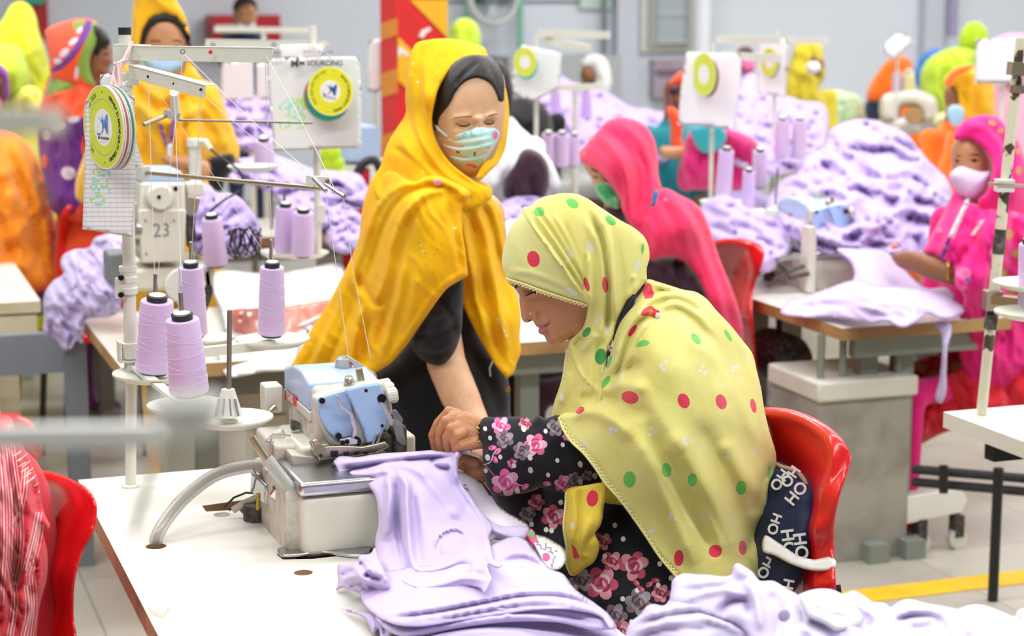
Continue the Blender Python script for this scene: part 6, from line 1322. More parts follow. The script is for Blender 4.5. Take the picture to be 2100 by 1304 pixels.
near('folded top piece with a raised peak in the bottom-right heap', [(1377,1205),(1379,1190),(1388,1181),(1440,1178),(1503,1173),(1505,1160),(1510,1155),(1527,1162),(1547,1177),(1555,1189),(1586,1191),(1612,1206),(1637,1221),(1650,1260),(1640,1345),(1560,1345),(1520,1290),(1450,1262),(1400,1250),(1375,1235)], bD([(1380,1200,2.66),(1510,1165,2.66),(1630,1225,2.6),(1600,1340,2.48),(1480,1230,2.58),(1420,1245,2.58)]),
     [line([(1385,1212),(1440,1205),(1500,1190),(1508,1165)],-.012,6), line([(1512,1160),(1540,1200),(1556,1250),(1562,1300)],.022,10), line([(1500,1192),(1520,1185),(1545,1195)],-.016,7), line([(1400,1232),(1450,1215),(1500,1212),(1530,1230)],.014,7), line([(1470,1262),(1500,1235),(1525,1232),(1540,1262)],-.030,10), line([(1580,1210),(1600,1260),(1590,1320)],-.016,12), line([(1420,1200),(1460,1196),(1495,1186)],.008,8)],(.008,40,20,2,2))
near('middle piece with curled edges in the bottom-right heap', [(1630,1225),(1665,1209),(1705,1208),(1732,1217),(1748,1211),(1772,1221),(1788,1233),(1815,1237),(1823,1243),(1850,1260),(1830,1345),(1600,1345),(1600,1290),(1615,1250)], bD([(1630,1230,2.64),(1748,1212,2.66),(1823,1245,2.6),(1700,1340,2.45),(1720,1270,2.55)]),
     [line([(1635,1232),(1680,1218),(1730,1225),(1760,1245)],-.014,6), line([(1640,1240),(1690,1228),(1735,1240)],.014,6), line([(1740,1218),(1765,1240),(1785,1260)],.014,7), line([(1640,1262),(1700,1262),(1750,1290),(1760,1330)],.020,12), line([(1655,1275),(1700,1295),(1720,1330)],-.018,10), line([(1790,1240),(1800,1260),(1780,1290)],-.014,8), line([(1620,1300),(1660,1290),(1700,1320)],.014,12)],(.012,34,30,2,3, 'ridged'))
near('big smooth rolled piece at the right of the bottom-right heap', [(1800,1260),(1823,1247),(1855,1229),(1902,1237),(1960,1248),(2041,1275),(2110,1300),(2140,1345),(1780,1345),(1785,1290)], bD([(1800,1265,2.6),(1855,1232,2.62),(2041,1270,2.5),(2130,1320,2.42),(1850,1340,2.42),(1930,1290,2.5)]),
     [line([(1810,1262),(1860,1245),(1930,1252),(2010,1280),(2080,1320)],-.012,7), line([(1830,1275),(1880,1262),(1925,1270),(1900,1285),(1850,1285)],-.022,8), line([(1820,1268),(1870,1252),(1940,1264),(1950,1290),(1920,1310)],.020,9), line([(1960,1262),(2020,1290),(2060,1330)],.016,12), line([(1990,1300),(1970,1330)],-.016,12)],(.006,50), T=.04)
near('farthest piece at the right edge of the bottom-right heap', [(1950,1256),(1970,1246),(2001,1239),(2030,1244),(2060,1256),(2082,1262),(2086,1252),(2100,1246),(2135,1246),(2135,1345),(2040,1345),(1990,1300)], bD([(1970,1250,2.66),(2040,1250,2.66),(2130,1250,2.62),(2100,1330,2.5)]),
     [line([(2082,1264),(2095,1285),(2120,1295)],-.016,8), line([(1985,1252),(2030,1262),(2075,1280)],.01,8)],(.008,40))
near('whitish piece wedged in the centre of the bottom-right heap', [(1640,1224),(1700,1236),(1760,1250),(1772,1270),(1745,1292),(1720,1296),(1690,1280),(1655,1262)], bD([(1640,1226,2.56),(1765,1260,2.52),(1720,1290,2.48)]),[line([(1660,1240),(1710,1262),(1750,1268)],-.008,5)],(.004,30), T=.014, R=14, mat='white', Tb=.01)
tag(MB().ball(pd(1608,1262,2.44),.009,(1,.5,1)).build('sticker', 'lilacp'), 'small round mauve dot stuck on the bottom-right heap', 'sticker')

# ---------------------------------------------------------------- crumpled heaps further back (nobody could count the pieces)
mk('pale', cloth('pale_blue_white_cloth', 'DDE5F2', .1,200)); mk('payel', cloth('pale_yellow_cloth', 'F3EFB0', .1,200)); mk('pagrn', cloth('pale_green_cloth', 'CDE9BE', .1,200))
def heap(label, out, ctrl, amp=.05, sc=34, ang=10, st=2.2, seed=0, mat='lavd', step=7, T=.06, R=50, folds=(), stuff=True, name='fabric_heap', fine=True, Tb=.2):
    amp *= 1.5; w_ = [(amp, sc * .8, ang, st * 1.2, seed, 'ridged')] + ([(amp * .35, sc * .4, ang + 20,2, seed + 3, 'ridged')] if fine else [])
    o = relief(name, out, field(ctrl) if isinstance(ctrl, list) else ctrl, mat, None, T=T, Tb=Tb, R=R, step=step, wrinkle=w_, folds=folds)
    return tag(o, label, 'fabric', None, 'stuff' if stuff else None)
# hanging off the left end of the second table
heap('tumbled lavender cut pieces spilling over the left edge of the second table', [(128,525),(150,512),(185,505),(192,490),(210,482),(240,480),(252,495),(255,560),(250,600),(243,640),(225,650),(200,652),(178,655),(172,680),(168,705),(158,698),(145,716),(128,718),(118,700),(105,690),(92,688),(90,650),(88,625),(92,600),(110,575),(130,560),(124,545)],
     [(240,485,5.75),(130,530,5.85),(90,640,5.70),(128,715,5.62),(168,700,5.56),(200,650,5.55),(250,600,5.45),(170,600,5.58)],.028,20,60,2.6,2, 'lav', 4.5,.03,26,[line([(180,520),(150,580),(110,620),(100,680)],.02,9), line([(220,500),(190,590),(150,640),(130,710)],-.02,8), line([(240,540),(205,610),(165,660),(150,710)],.02,9), line([(250,560),(215,570),(190,540)],-.03,9)], Tb=.06)
heap('crumpled lavender heap beside the number 23 machine with black cables on it', [(384,410),(395,385),(415,375),(430,380),(445,395),(470,395),(492,405),(510,425),(528,450),(536,480),(534,500),(520,522),(480,530),(440,528),(400,520),(384,490),(380,450)],
     [(384,420,5.45),(440,390,5.6),(536,480,5.5),(460,525,5.35),(450,460,5.38)],.035,20,-40,1.8,5, 'lavd', 4.5,.08,40)
heap('lavender pieces heaped on the table behind the gridded chart', [(480,330),(520,322),(560,318),(600,330),(640,345),(690,350),(740,360),(750,420),(700,440),(660,470),(600,430),(520,380),(470,370)],[(480,340,7.2),(740,380,7.3),(600,430,6.9),(600,330,7.5)],.07,22,10,2,7, 'lavd', 6,.1,40)
heap('lavender pieces right of the fire extinguisher, behind the standing woman', [(660,430),(700,425),(740,440),(745,500),(720,520),(680,510),(660,480)],[(660,440,6.9),(740,450,6.9),(700,515,6.6)],.05,18,20,2,8, 'lavd', 6,.08,30)
heap('lavender heap between the standing woman and the pink scarf woman', [(1020,425),(1050,405),(1085,400),(1110,402),(1140,415),(1150,470),(1120,520),(1030,510)],[(1020,430,6.6),(1140,430,6.7),(1080,510,6.2)],.05,22,0,2,9, 'lavd', 6,.08,40)
heap('pale blue-white folded cloth under the lavender heap behind the dotted scarf', [(1015,470),(1060,450),(1090,470),(1060,540),(1020,550)],[(1015,480,6.3),(1090,470,6.3),(1050,540,6.0)],.03,22,0,2,10, 'pale', 6,.04,30) if 'pale' in MAT else None
heap('big mound of tumbled lavender pieces left of the magenta woman', [(1570,420),(1585,390),(1610,365),(1640,350),(1655,320),(1690,300),(1700,270),(1740,248),(1790,246),(1830,260),(1860,275),(1880,300),(1905,330),(1925,350),(1945,370),(1955,420),(1950,470),(1930,520),(1870,550),(1800,560),(1740,540),(1680,520),(1600,470)],
     [(1580,420,7.0),(1700,275,7.8),(1860,280,7.7),(1950,400,7.2),(1800,555,6.4),(1620,470,6.6),(1780,420,6.75)],.09,30,12,2.4,11, 'lavd', 7,.2,80,[line([(1600,400),(1660,360),(1690,390),(1740,420)],.08,16), line([(1640,430),(1700,470),(1740,450),(1790,400)],-.10,14), line([(1700,350),(1780,340),(1850,360)],.06,14), line([(1760,470),(1850,450),(1930,470)],.06,16), line([(1650,330),(1700,310),(1760,330)],-.06,12)])
heap('lavender cloth spread under the mound, left of the number-less machine at right', [(1440,420),(1480,400),(1540,430),(1600,450),(1640,470),(1620,520),(1570,560),(1500,520),(1450,480)],[(1440,430,7.0),(1640,480,6.6),(1560,550,6.2)],.04,22,15,2.4,12, 'lavd', 7,.06,40)
heap('distant lavender pile right of the white scarf person', [(1090,180),(1140,150),(1170,165),(1250,190),(1290,215),(1340,225),(1390,240),(1395,300),(1370,330),(1240,320),(1180,340),(1100,340),(1080,260)],[(1090,200,9.8),(1250,190,10.4),(1390,250,9.8),(1240,320,8.8),(1100,340,8.8)],.09,20,5,2.2,13, 'lavd', 7,.15,50)
heap('distant lavender pile under the far charts at upper right', [(1500,190),(1540,150),(1580,180),(1640,205),(1690,215),(1700,260),(1670,330),(1600,360),(1530,350),(1490,330)],[(1500,200,9.6),(1690,220,10.0),(1600,350,8.6),(1500,330,8.6)],.09,20,5,2.2,14, 'lavd', 7,.15,50)
heap('pale yellow folded cloth stacked far back at upper right', [(1645,215),(1660,195),(1700,185),(1735,190),(1745,215),(1740,290),(1680,290),(1650,285)],12.3,.05,18,0,3,15, 'payel', 7,.1,30)

heap('pale green folded cloth beside the pale yellow cloth far back', [(1700,245),(1715,205),(1740,190),(1765,200),(1775,225),(1772,250),(1740,262),(1705,262)],12.1,.05,18,0,3,16, 'pagrn', 7,.1,30)
heap('bright white cloth on the far right table', [(1822,262),(1840,240),(1870,236),(1890,245),(1893,268),(1860,278),(1830,276)],11.0,.03,18,0,2,17, 'white', 7,.08,30)
heap('pale yellow cloth on the far right table in front of the lime person', [(1905,250),(1925,232),(1960,236),(1962,262),(1930,270)],11.0,.03,18,0,2,18, 'payel', 7,.08,30)
# stack of strips being sewn on the right table
TG = 'lavender strips piled on the right table'
def rp(label, out, ctrl, folds, wr=(.02,22,12,3,1, 'ridged'), T=.02, R=18, step=5, mat='lav'):
    return tag(relief('fabric_strip', out, field(ctrl), mat, None, T=T, Tb=.02, R=R, step=step, folds=folds, wrinkle=wr), label, 'fabric', TG)
zr = lambda x, y, h: (x, y, dz(x, y, .76 + h))
rp('lower ragged bundle of lavender strips fanned out on the right table', [(1600,640),(1612,620),(1650,608),(1695,592),(1750,575),(1800,585),(1860,590),(1920,600),(1950,610),(1978,636),(1940,655),(1900,645),(1880,660),(1850,672),(1820,660),(1784,665),(1740,655),(1700,650),(1640,650)],
   [zr(1605,640,.02), zr(1700,650,.02), zr(1784,662,.03), zr(1850,670,.03), zr(1970,640,.03), zr(1750,578,.09), zr(1900,600,.08), zr(1780,620,.08)],[line([(1620,635),(1700,625),(1790,640),(1860,655)],-.02,6), line([(1640,620),(1720,608),(1820,620),(1920,640)],.018,7), line([(1680,640),(1760,632),(1840,645)],.015,6)])
rp('smooth lavender piece running off the right table machine onto the bundle', [(1716,512),(1760,510),(1810,514),(1835,528),(1865,562),(1900,590),(1948,592),(1960,610),(1900,618),(1830,610),(1780,606),(1745,590),(1752,560),(1742,535)],
   [(1716,512,6.2),(1835,528,6.25),(1865,562,6.15),(1950,600,5.95),(1750,585,6.0),(1800,560,6.05)],[line([(1745,520),(1765,560),(1790,600)],.012,10), line([(1800,520),(1840,560),(1890,600)],-.01,10)],(.008,40), T=.014)
tag(relief('fabric_strip', [(1918,660),(1930,658),(1950,664),(1951,682),(1944,710),(1941,760),(1936,818),(1930,828),(1922,824),(1926,780),(1931,730),(1929,690)], field([(1920,660,5.68),(1945,700,5.62),(1930,820,5.62)]), 'lav', None, T=.008, R=8, step=5), 'single lavender strip hanging down over the front edge of the right table', 'fabric', TG)
rp('lavender piece lying behind the machine on the right table', [(1770,440),(1800,430),(1880,450),(1910,470),(1900,510),(1830,520),(1770,505),(1755,470)],[(1770,440,6.8),(1900,470,6.8),(1830,515,6.3)],[line([(1780,470),(1840,480),(1890,495)],.02,10)])
for x, y in ((1833,505),(1865,622),(1795,612)): pass
tag(MB().ball(pd(1834,505,6.15),.014,(1,.6,.7)).build('sticker', 'orp'), 'tiny coral sticker on the cloth near the magenta woman hand', 'sticker')
tag(MB().ball(pd(1862,622,5.8),.016,(1.2,.5,.7)).build('sticker', 'orp'), 'tiny coral sticker on the fanned lavender strips', 'sticker')
# white papers and orange film lying on the second table and hanging over its front
tag(relief('paper_sheet', [(430,566),(560,560),(640,548),(700,540),(690,620),(640,660),(560,680),(470,700),(452,640)], field([zr(430,600,.03), zr(700,560,.03), zr(640,650,.02), zr(470,700,.01), zr(560,600,.04)]), 'paper', None, T=.002, R=6, step=9), 'large white printed sheet lying across the second table', 'paper')
tag(relief('plastic_film', [(470,640),(520,632),(600,626),(660,616),(690,612),(655,660),(600,685),(555,690),(480,684)], field([zr(470,660,.035), zr(690,620,.03), zr(560,688,.02)]), 'orgpl', None, T=.01, R=10, step=6, wrinkle=(.008,14,0,1,4, 'ridged')), 'crinkled orange plastic film on the second table', 'plastic film')
tag(relief('paper_sheet', [(448,700),(520,704),(590,690),(640,668),(620,700),(597,756),(540,764),(462,770)], field([(448,700,5.12),(620,690,5.13),(597,756,5.08),(462,770,5.05)]),['paper', 'inkg'], None, T=.0015, R=6, step=8, wrinkle=(.003,50)), 'white sheet hanging over the front edge of the second table', 'paper')
# ---------------------------------------------------------------- the other workers
for k, c in dict(neon='E4F02A', neon2='C9E93E', payl='F4F26A', orange='FF7A1E', orange2='FB9A1C', tieo='F4562A', tiep='6B2C8C', tieg='7C9A3C', tiew='E6DCE8', teal2='2E9AA8', pinkr='EE2E62', mag='E6137F', magd='C4186A', maroon='3A1E2E', whites='EEF0F2', purp='8E4FA0', mgold='F5B818', olive='D9C733', bluec='3E7FC8', navyc='1F2A48', redstripe='D82838', lime='BFE32E', redt='D41B2E', peach='F3B39A').items():
    MAT[k] = cloth(k + '_cloth', c, .25,250,.1,7,.85,.2)
mk('bmask', plain('light_blue_mask', 'A9CDEB', .8)); mk('gmask', cloth('green_print_mask', '2F9A5A', .1,200,.4,30, col2='8CCFA0')); mk('lmask', plain('pale_lavender_mask', 'DCC8EC', .8)); mk('wmask', plain('white_mask', 'E8ECEF', .8))
mk('sun', plain('yellow_sequin', 'FFD24A', .3,.3))
def person(label, loc, D, parts, head=None, fdir=(-1,0), scale=1, hips=.5, skin='skin', hairm=None, legs=True, group=None, clothes=None, hr=.08):
    w = empty('person', (pd(loc[0], loc[1], D).x, pd(loc[0], loc[1], D).y, 0), label, 'person', group)
    geos = []; cl = next((q[1] if isinstance(q[1], str) else q[1][0] for q in parts[::-1] if q[0] in ('dress', 'shoulder_drape', 'shawl', 'shirt', 'tunic', 'scarf', 'head_scarf')), 'navyc')
    for p in parts:
        if p[0] == 'face': geos.append(relief_geo(p[1], p[2], T=p[3], Tb=.05, R=p[4], step=max(3, p[4] / 7), spots=p[5] if len(p) > 5 else ()))
    if head: seated_body('body', w, head, D + .09,[skin, 'brow', 'eyew', 'lip', 'lip2', 'iris', 'lid'], fdir, scale, extra=geos, hips_z=hips, clothes=clothes or cl, hr=hr)
    for p in parts:
        if p[0] == 'face': continue
        nm, mat, out, dep, T, R = p[:6]; k = dict(p[6]) if len(p) > 6 else {}
        if T >= .05 and nm != 'face' and 'wrinkle' not in k: k['wrinkle'] = [(T * .45,17,78,4, len(label), 'ridged'),(T * .3,34,60,2,3)]
        relief(nm, out, dep, mat, w, T=T, R=R, step=k.pop('step', 7), Tb=k.pop('Tb', T * .8), smooth=k.pop('smooth', T > .013), **k)
    return w
def fold(pts, amp=.02, w=9): return (pts, amp, w)
# woman in mustard facing us behind machine 23
D = 6.4
person('woman in mustard scarf and light blue mask facing the camera behind the number 23 machine', (330,300), D, [
    ('face', [(290,60),(315,30),(350,25),(378,50),(388,95),(380,130),(360,150),(335,158),(312,150),(295,125),(288,95)], D - .02,.08,40,
     [([(303,86),(315,82),(330,84),(330,87),(315,86)],1),([(348,84),(362,81),(374,85),(374,88),(360,85)],1),([(306,95),(318,92),(330,95),(318,98)],6),([(350,95),(362,92),(373,95),(362,98)],6),([(305,97),(318,99),(331,97),(318,101)],1),([(349,97),(362,99),(374,97),(362,101)],1)]),
    ('hair', 'hair', [(284,100),(288,60),(305,32),(340,22),(372,34),(387,65),(390,100),(384,92),(376,72),(362,56),(344,50),(322,54),(304,70),(294,88)], D - .075,.02,12, dict(Tb=.06)),
    ('face_mask', 'bmask', [(295,118),(320,112),(345,110),(374,118),(376,132),(362,148),(345,158),(330,158),(310,146),(298,132)], D - .085,.035,24, dict(folds=[fold([(300,128),(335,130),(372,128)],-.006,3)])),
    ('head_scarf', 'mgold', [(268,100),(270,50),(274,0),(285,-40),(315,-55),(345,-40),(362,0),(376,25),(388,62),(393,100),(395,140),(414,161),(390,200),(330,210),(290,190),(262,140),(262,140),(285,140),(298,148),(320,165),(345,168),(366,155),(380,130),(386,100),(380,68),(366,44),(342,32),(316,38),(298,62),(289,95),(284,130),(275,138)], D - .07,.03,14, dict(folds=[fold([(275,20),(278,80),(278,130)],.02,6), fold([(300,-20),(330,5),(365,30)],.015,8)])),
    ('shoulder_drape', 'mgold', [(262,130),(285,150),(320,172),(350,172),(380,150),(394,135),(414,161),(445,176),(456,203),(472,249),(484,280),(491,303),(485,334),(470,325),(450,316),(425,325),(400,345),(370,360),(300,360),(240,400),(180,418),(158,410),(155,375),(168,330),(200,250),(235,180)],[(262,140, D - .04),(400,160, D - .05),(490,310, D + .02),(330,250, D - .16),(300,350, D - .14),(160,390, D + .1),(400,300, D - .14)],.05,40,
     dict(folds=[fold([(300,180),(330,200),(370,185)],.03,8), fold([(280,175),(325,225),(400,190)],-.03,8), fold([(270,200),(330,250),(430,210)],.03,10), fold([(440,190),(455,250),(470,320)],.02,10), fold([(400,200),(420,260),(430,320)],-.025,10), fold([(250,190),(220,270),(180,380)],.03,12), fold([(280,220),(300,290),(310,350)],-.02,12)], step=7)),
    ('sleeve', 'blackc', [(430,325),(455,318),(478,316),(480,345),(462,368),(455,392),(435,388),(425,365),(422,340)], D - .22,.04,20),
    ('forearm', 'skin', [(330,325),(360,318),(400,325),(430,335),(432,360),(415,372),(380,350),(345,342)], D - .26,.03,16),
    ('lanyard', 'purp', [(322,240),(328,240),(338,275),(346,300),(340,302),(330,275)], D - .23,.006,4, dict(step=5)),('lanyard', 'purp', [(352,240),(360,240),(357,280),(350,300),(347,290)], D - .23,.006,4, dict(step=5)),
    ('id_card', 'wmask', [(343,296),(354,294),(352,328),(341,328)], D - .24,.004,4, dict(step=5))],
    head=(338,95), fdir=(-.34,-.94), hips=.8)
# orange and purple tie-dye scarf
D = 7.25
person('woman in orange scarf with purple and green borders seen from the side at upper left', (170,300), D, [
    ('face', [(170,100),(180,70),(205,62),(222,90),(229,112),(230,130),(224,138),(224,152),(208,162),(195,172),(176,165)], D, .06,25,[([(212,100),(222,98),(224,101),(214,103)],1),([(212,110),(222,108),(222,113),(214,114)],5)]),
    ('hair', 'hair', [(195,50),(208,58),(220,70),(226,92),(212,100),(200,122),(192,110),(188,80)], D - .05,.03,12),
    ('head_scarf', ['tieo', 'tiep', 'tieg', 'tiew'],[(93,62),(110,52),(135,44),(155,39),(175,38),(195,44),(205,56),(205,72),(196,95),(188,110),(184,135),(190,160),(196,175),(180,185),(150,180),(120,175),(104,155),(100,120),(94,85)],[(93,62, D + .05),(200,60, D - .03),(150,100, D - .08),(150,170, D - .08)],.04,30,
     dict(step=5, spots=[([(176,40),(190,43),(186,62),(172,88),(150,120),(128,140),(108,150),(104,142),(125,128),(148,100),(165,72)],1),([(150,44),(172,40),(176,46),(160,62),(150,58)],2),([(190,43),(205,54),(208,66),(196,95),(187,112),(184,138),(192,165),(198,178),(178,172),(160,150),(158,132),(172,92),(186,62)],2),(ell(150,85,12,5,-40),3),(ell(132,108,12,7,-40),3),(ell(118,125,8,6,0),3),(ell(163,62,8,4,-50),3),(ell(157,150,4,14,5),3)], folds=[fold([(186,60),(165,95),(130,135)],.015,5)])),
    ('shoulder_drape', ['tieo', 'tiep', 'tieg', 'tiew'],[(104,152),(125,148),(150,155),(178,165),(196,175),(215,190),(240,230),(250,300),(255,400),(240,435),(110,435),(88,360),(78,290),(80,230),(92,180)],[(104,152, D),(80,290, D + .05),(250,300, D),(170,250, D - .15),(170,400, D - .1)],.06,50,
     dict(step=6, spots=[([(104,152),(120,150),(150,155),(170,168),(150,180),(115,190),(92,200)],2),([(76,262),(120,250),(170,240),(182,250),(184,330),(175,400),(150,440),(105,440),(88,370),(78,300)],1),(ell(140,355,15,13,20),3),(ell(120,258,14,8,-10),3),(ell(150,245,14,7,-10),3),(ell(95,275,8,12,0),3),(ell(90,330,6,14,0),0),(ell(172,300,6,20,0),0)], folds=[fold([(110,170),(130,250),(150,350)],.03,14), fold([(180,190),(190,280),(190,380)],-.03,14), fold([(215,200),(225,300),(220,400)],.03,12)]))],
    head=(195,110), fdir=(1,.1), skin='skin3', hips=.6)
# far left cluster
D = 8.6
person('woman in a tall neon yellow scarf at the top left corner', (45,200), D, [('head_scarf', 'neon', [(-10,60),(8,34),(22,10),(42,2),(62,12),(74,34),(80,62),(90,90),(100,130),(107,160),(98,205),(95,240),(-15,240),(-15,120)],[(40,5, D),(100,150, D),(40,120, D - .18),(0,200, D - .1),(90,230, D - .05)],.06,40, dict(folds=[fold([(40,60),(60,100),(70,180)],.03,10), fold([(20,50),(10,110),(25,200)],-.03,10), fold([(5,85),(45,58),(80,80)],.02,8)]))], head=(40,55), fdir=(0,1))
D = 8.1
person('woman in a yellow-green scarf in front of the neon yellow one at far left', (20,200), D, [('head_scarf', 'neon2', [(-30,95),(-5,90),(22,92),(45,100),(54,125),(62,155),(58,190),(45,215),(-30,230)],[(0,92, D),(60,160, D),(15,150, D - .14),(0,220, D)],.05,35, dict(folds=[fold([(10,100),(30,140),(30,200)],.03,8)])),
    ('shoulder_drape', 'payl', [(20,230),(28,195),(48,178),(72,178),(88,195),(92,235),(60,250),(20,245)], D - .1,.06,25)], head=(10,130), fdir=(0,1))
D = 7.6
person('dark-faced person with purple head scarf cut by the left edge', (-8,190), D, [('head_scarf', ['purp', 'tiew'],[(-40,150),(-20,132),(0,132),(14,145),(19,175),(18,200),(5,210),(6,180),(0,160),(-15,160),(-40,200)], D - .05,.03,12, dict(step=5)),('face', [(-25,155),(-5,152),(5,165),(10,185),(6,202),(-10,205),(-25,195)], D, .05,20)], head=(-12,180), fdir=(1,0), skin='skin3')
D = 7.35
person('person in an orange sequinned scarf seen from behind at the left edge', (40,450), D, [('shoulder_drape', ['orange2', 'sun'],[(-40,262),(0,260),(28,268),(55,292),(78,330),(95,375),(108,430),(119,480),(124,520),(122,575),(-40,575)],[(-20,262, D),(60,295, D),(122,520, D + .02),(20,400, D - .2),(60,540, D - .16)],.08,60,
    dict(step=7, spots=[(ell(30,366,5,5),1),(ell(70,379,4,4),1),(ell(65,415,4,4),1),(ell(64,446,4,4),1),(ell(70,453,4,4),1),(ell(0,450,3,5),1)], folds=[fold([(20,280),(60,360),(95,470),(105,560)],.035,9), fold([(0,290),(40,380),(75,480),(80,560)],-.035,9), fold([(-10,320),(25,420),(50,560)],.035,9), fold([(-20,400),(10,480),(20,560)],-.03,8), fold([(40,290),(75,350),(100,430)],-.02,7)])),
    ('lower_sleeve', 'brownc', [(122,530),(140,500),(165,490),(190,500),(180,530),(140,560)], D + .1,.05,20)] if 'brownc' in MAT else [('shoulder_drape', ['orange2', 'sun'],[(-40,262),(0,260),(28,268),(55,292),(78,330),(95,375),(108,430),(119,480),(124,520),(122,575),(-40,575)],[(-20,262, D),(60,295, D),(122,520, D + .02),(20,400, D - .2),(60,540, D - .16)],.08,60,
    dict(step=7, spots=[(ell(30,366,5,5),1),(ell(70,379,4,4),1),(ell(65,415,4,4),1),(ell(64,446,4,4),1),(ell(70,453,4,4),1),(ell(0,450,3,5),1)], folds=[fold([(20,280),(60,360),(95,470),(105,560)],.035,9), fold([(0,290),(40,380),(75,480),(80,560)],-.035,9), fold([(-10,320),(25,420),(50,560)],.035,9), fold([(-20,400),(10,480),(20,560)],-.03,8), fold([(40,290),(75,350),(100,430)],-.02,7)]))], head=(-30,225), fdir=(0,1))
c1 = pd(160,480,7.05); red_chair('blurred red chair between the orange scarf person and the hanging chart at left', [(118,540),(121,470),(127,435),(142,419),(165,415),(195,420),(206,445),(206,540),(200,600),(130,600)],[(120,450,7.1),(200,440,7.25),(160,480,7.3),(160,590,7.25)],[(128,560),(128,470),(140,432),(165,424),(195,432)],(c1.x + .1, c1.y + .2,1.2))
# striped red person and chair at the lower left
mk('stripe', cloth('white_stripe_on_red', 'F0A9AE', .2,250)); mk('stripe2', cloth('bright_white_stripe', 'F6E2E2', .2,250))
D = 2.95
sp = []
for pts, w_ in (([(18,870),(28,950),(40,1040),(42,1120),(30,1200)],2),([(8,880),(18,960),(26,1050),(24,1150)],2),([(-4,900),(6,1000),(8,1120),(0,1240)],2),([(52,960),(48,1010),(32,1080)],1.6),([(80,1050),(70,1100),(52,1170)],2),([(84,1075),(76,1120),(60,1180)],1.5),([(56,1200),(60,1250),(48,1310)],2),([(20,1150),(30,1230),(20,1310)],2),([(66,1180),(70,1240),(62,1310)],1.5)):
    for o in (-6,0,6): sp.append((stem([(x + o, y) for x, y in pts], w_ * .55,1)[0],1 if o else 2))
for k in range(6): sp.append((stem([(28 + k * 5,935 + k * 11),(44 + k * 5,925 + k * 11)],1,2)[0],2)); sp.append((stem([(38 + k * 8,945 + k * 13),(56 + k * 8,930 + k * 13)],.8,2)[0],2))
person('person in a red shawl with white stripes, back turned, cut by the left edge', (-20,1100), D, [('shawl', ['redstripe', 'stripe', 'stripe2'],[(-60,860),(-10,850),(20,852),(32,885),(48,915),(62,945),(78,985),(84,1020),(92,1055),(102,1082),(97,1088),(92,1085),(97,1130),(96,1185),(82,1240),(76,1290),(72,1350),(-60,1350)],[(20,855, D),(100,1080, D - .03),(20,1000, D - .12),(20,1250, D - .1),(75,1320, D)],.05,45,
    dict(step=6, spots=sp, folds=[fold([(20,880),(45,960),(60,1040),(50,1140)],.018,7), fold([(40,920),(70,1000),(85,1070)],-.014,6), fold([(10,900),(25,1000),(35,1100),(25,1220)],-.018,7), fold([(60,1080),(50,1160),(40,1250)],.018,7), fold([(0,1000),(10,1120),(5,1260)],.018,7), fold([(80,1090),(75,1150),(60,1230)],-.014,6)]))], head=(-75,760), fdir=(-1,0), scale=.9)
cl = [(-20,975),(30,965),(64,963),(104,967),(146,982),(181,1003),(197,1028),(199,1050),(197,1068),(190,1094),(171,1129),(160,1163),(153,1198),(151,1250),(150,1350),(60,1350),(-20,1350)]
red_chair('red plastic chair at the lower left, behind the striped shawl', cl, [(-20,975,3.32),(64,963,3.20),(146,982,3.06),(197,1050,2.95),(171,1129,2.94),(150,1300,2.93),(132,1000,3.10),(153,1035,3.03),(139,1087,3.03),(111,1181,3.02),(106,1300,3.02),(60,1060,3.26),(60,1250,3.22)],[(0,985),(60,982),(105,988),(135,1002),(153,1028),(152,1058),(138,1090),(122,1130),(110,1185),(105,1240),(108,1345)],(.12,3.08, math.pi), size=.42, blur=6)
c1 = pd(60,900,3.9); red_chair('blurred red chair edge behind the striped shawl at far left', [(-30,850),(10,846),(45,852),(68,868),(76,890),(88,915),(85,938),(60,945),(60,1010),(-30,1010)],[(0,850,4.3),(80,900,4.2),(20,950,4.35)],[(-10,862),(40,868),(62,885),(70,920)],(c1.x - .15, c1.y + .3, math.pi), size=.36)
# man at the back and red cabinet
D = 13.2
person('man with short black hair and a mask pulled down, far back left of the pillar', (503,60), D, [
    ('face', [(478,25),(485,8),(503,2),(520,8),(527,28),(524,48),(512,60),(498,62),(484,52)], D, .08,20,[([(488,27),(498,26),(498,28),(488,29)],1),([(508,27),(520,27),(520,29),(508,29)],1),([(489,33),(497,32),(497,35)],5),([(509,33),(518,33),(517,35)],5)]),
    ('hair', 'hair', [(479,22),(480,5),(490,-6),(510,-8),(524,2),(527,24),(522,14),(508,8),(492,12),(484,22)], D - .1,.04,8, dict(step=4)),
    ('face_mask', 'wmask', [(486,48),(505,54),(522,46),(524,56),(505,66),(488,60)], D - .12,.03,8, dict(step=4)),('shirt', 'navyc', [(455,75),(485,62),(520,62),(545,75),(552,130),(450,130)], D, .08,20)], head=(503,30), fdir=(0,-1), hips=.85)
tag(wbox(420,30,556,106,.05,.35).build('hose_cabinet', 'redp', None, False), 'dark red fire cabinet on the far wall behind the man', 'cabinet')
tag(wbox(424,50,466,64,.36,.40).build('cabinet_plate', 'white', None, False), 'white plate on the dark red fire cabinet', 'sign')
tag(wbox(66,-40,92,80,.0,.12).build('notice_board', 'redp', None, False), 'narrow dark red and green board on the far wall at upper left', 'sign')
tag(wbox(50,-10,86,8,.13,.18).build('notice_board', 'teal', None, False), 'small teal board corner at the top left of the wall', 'sign')
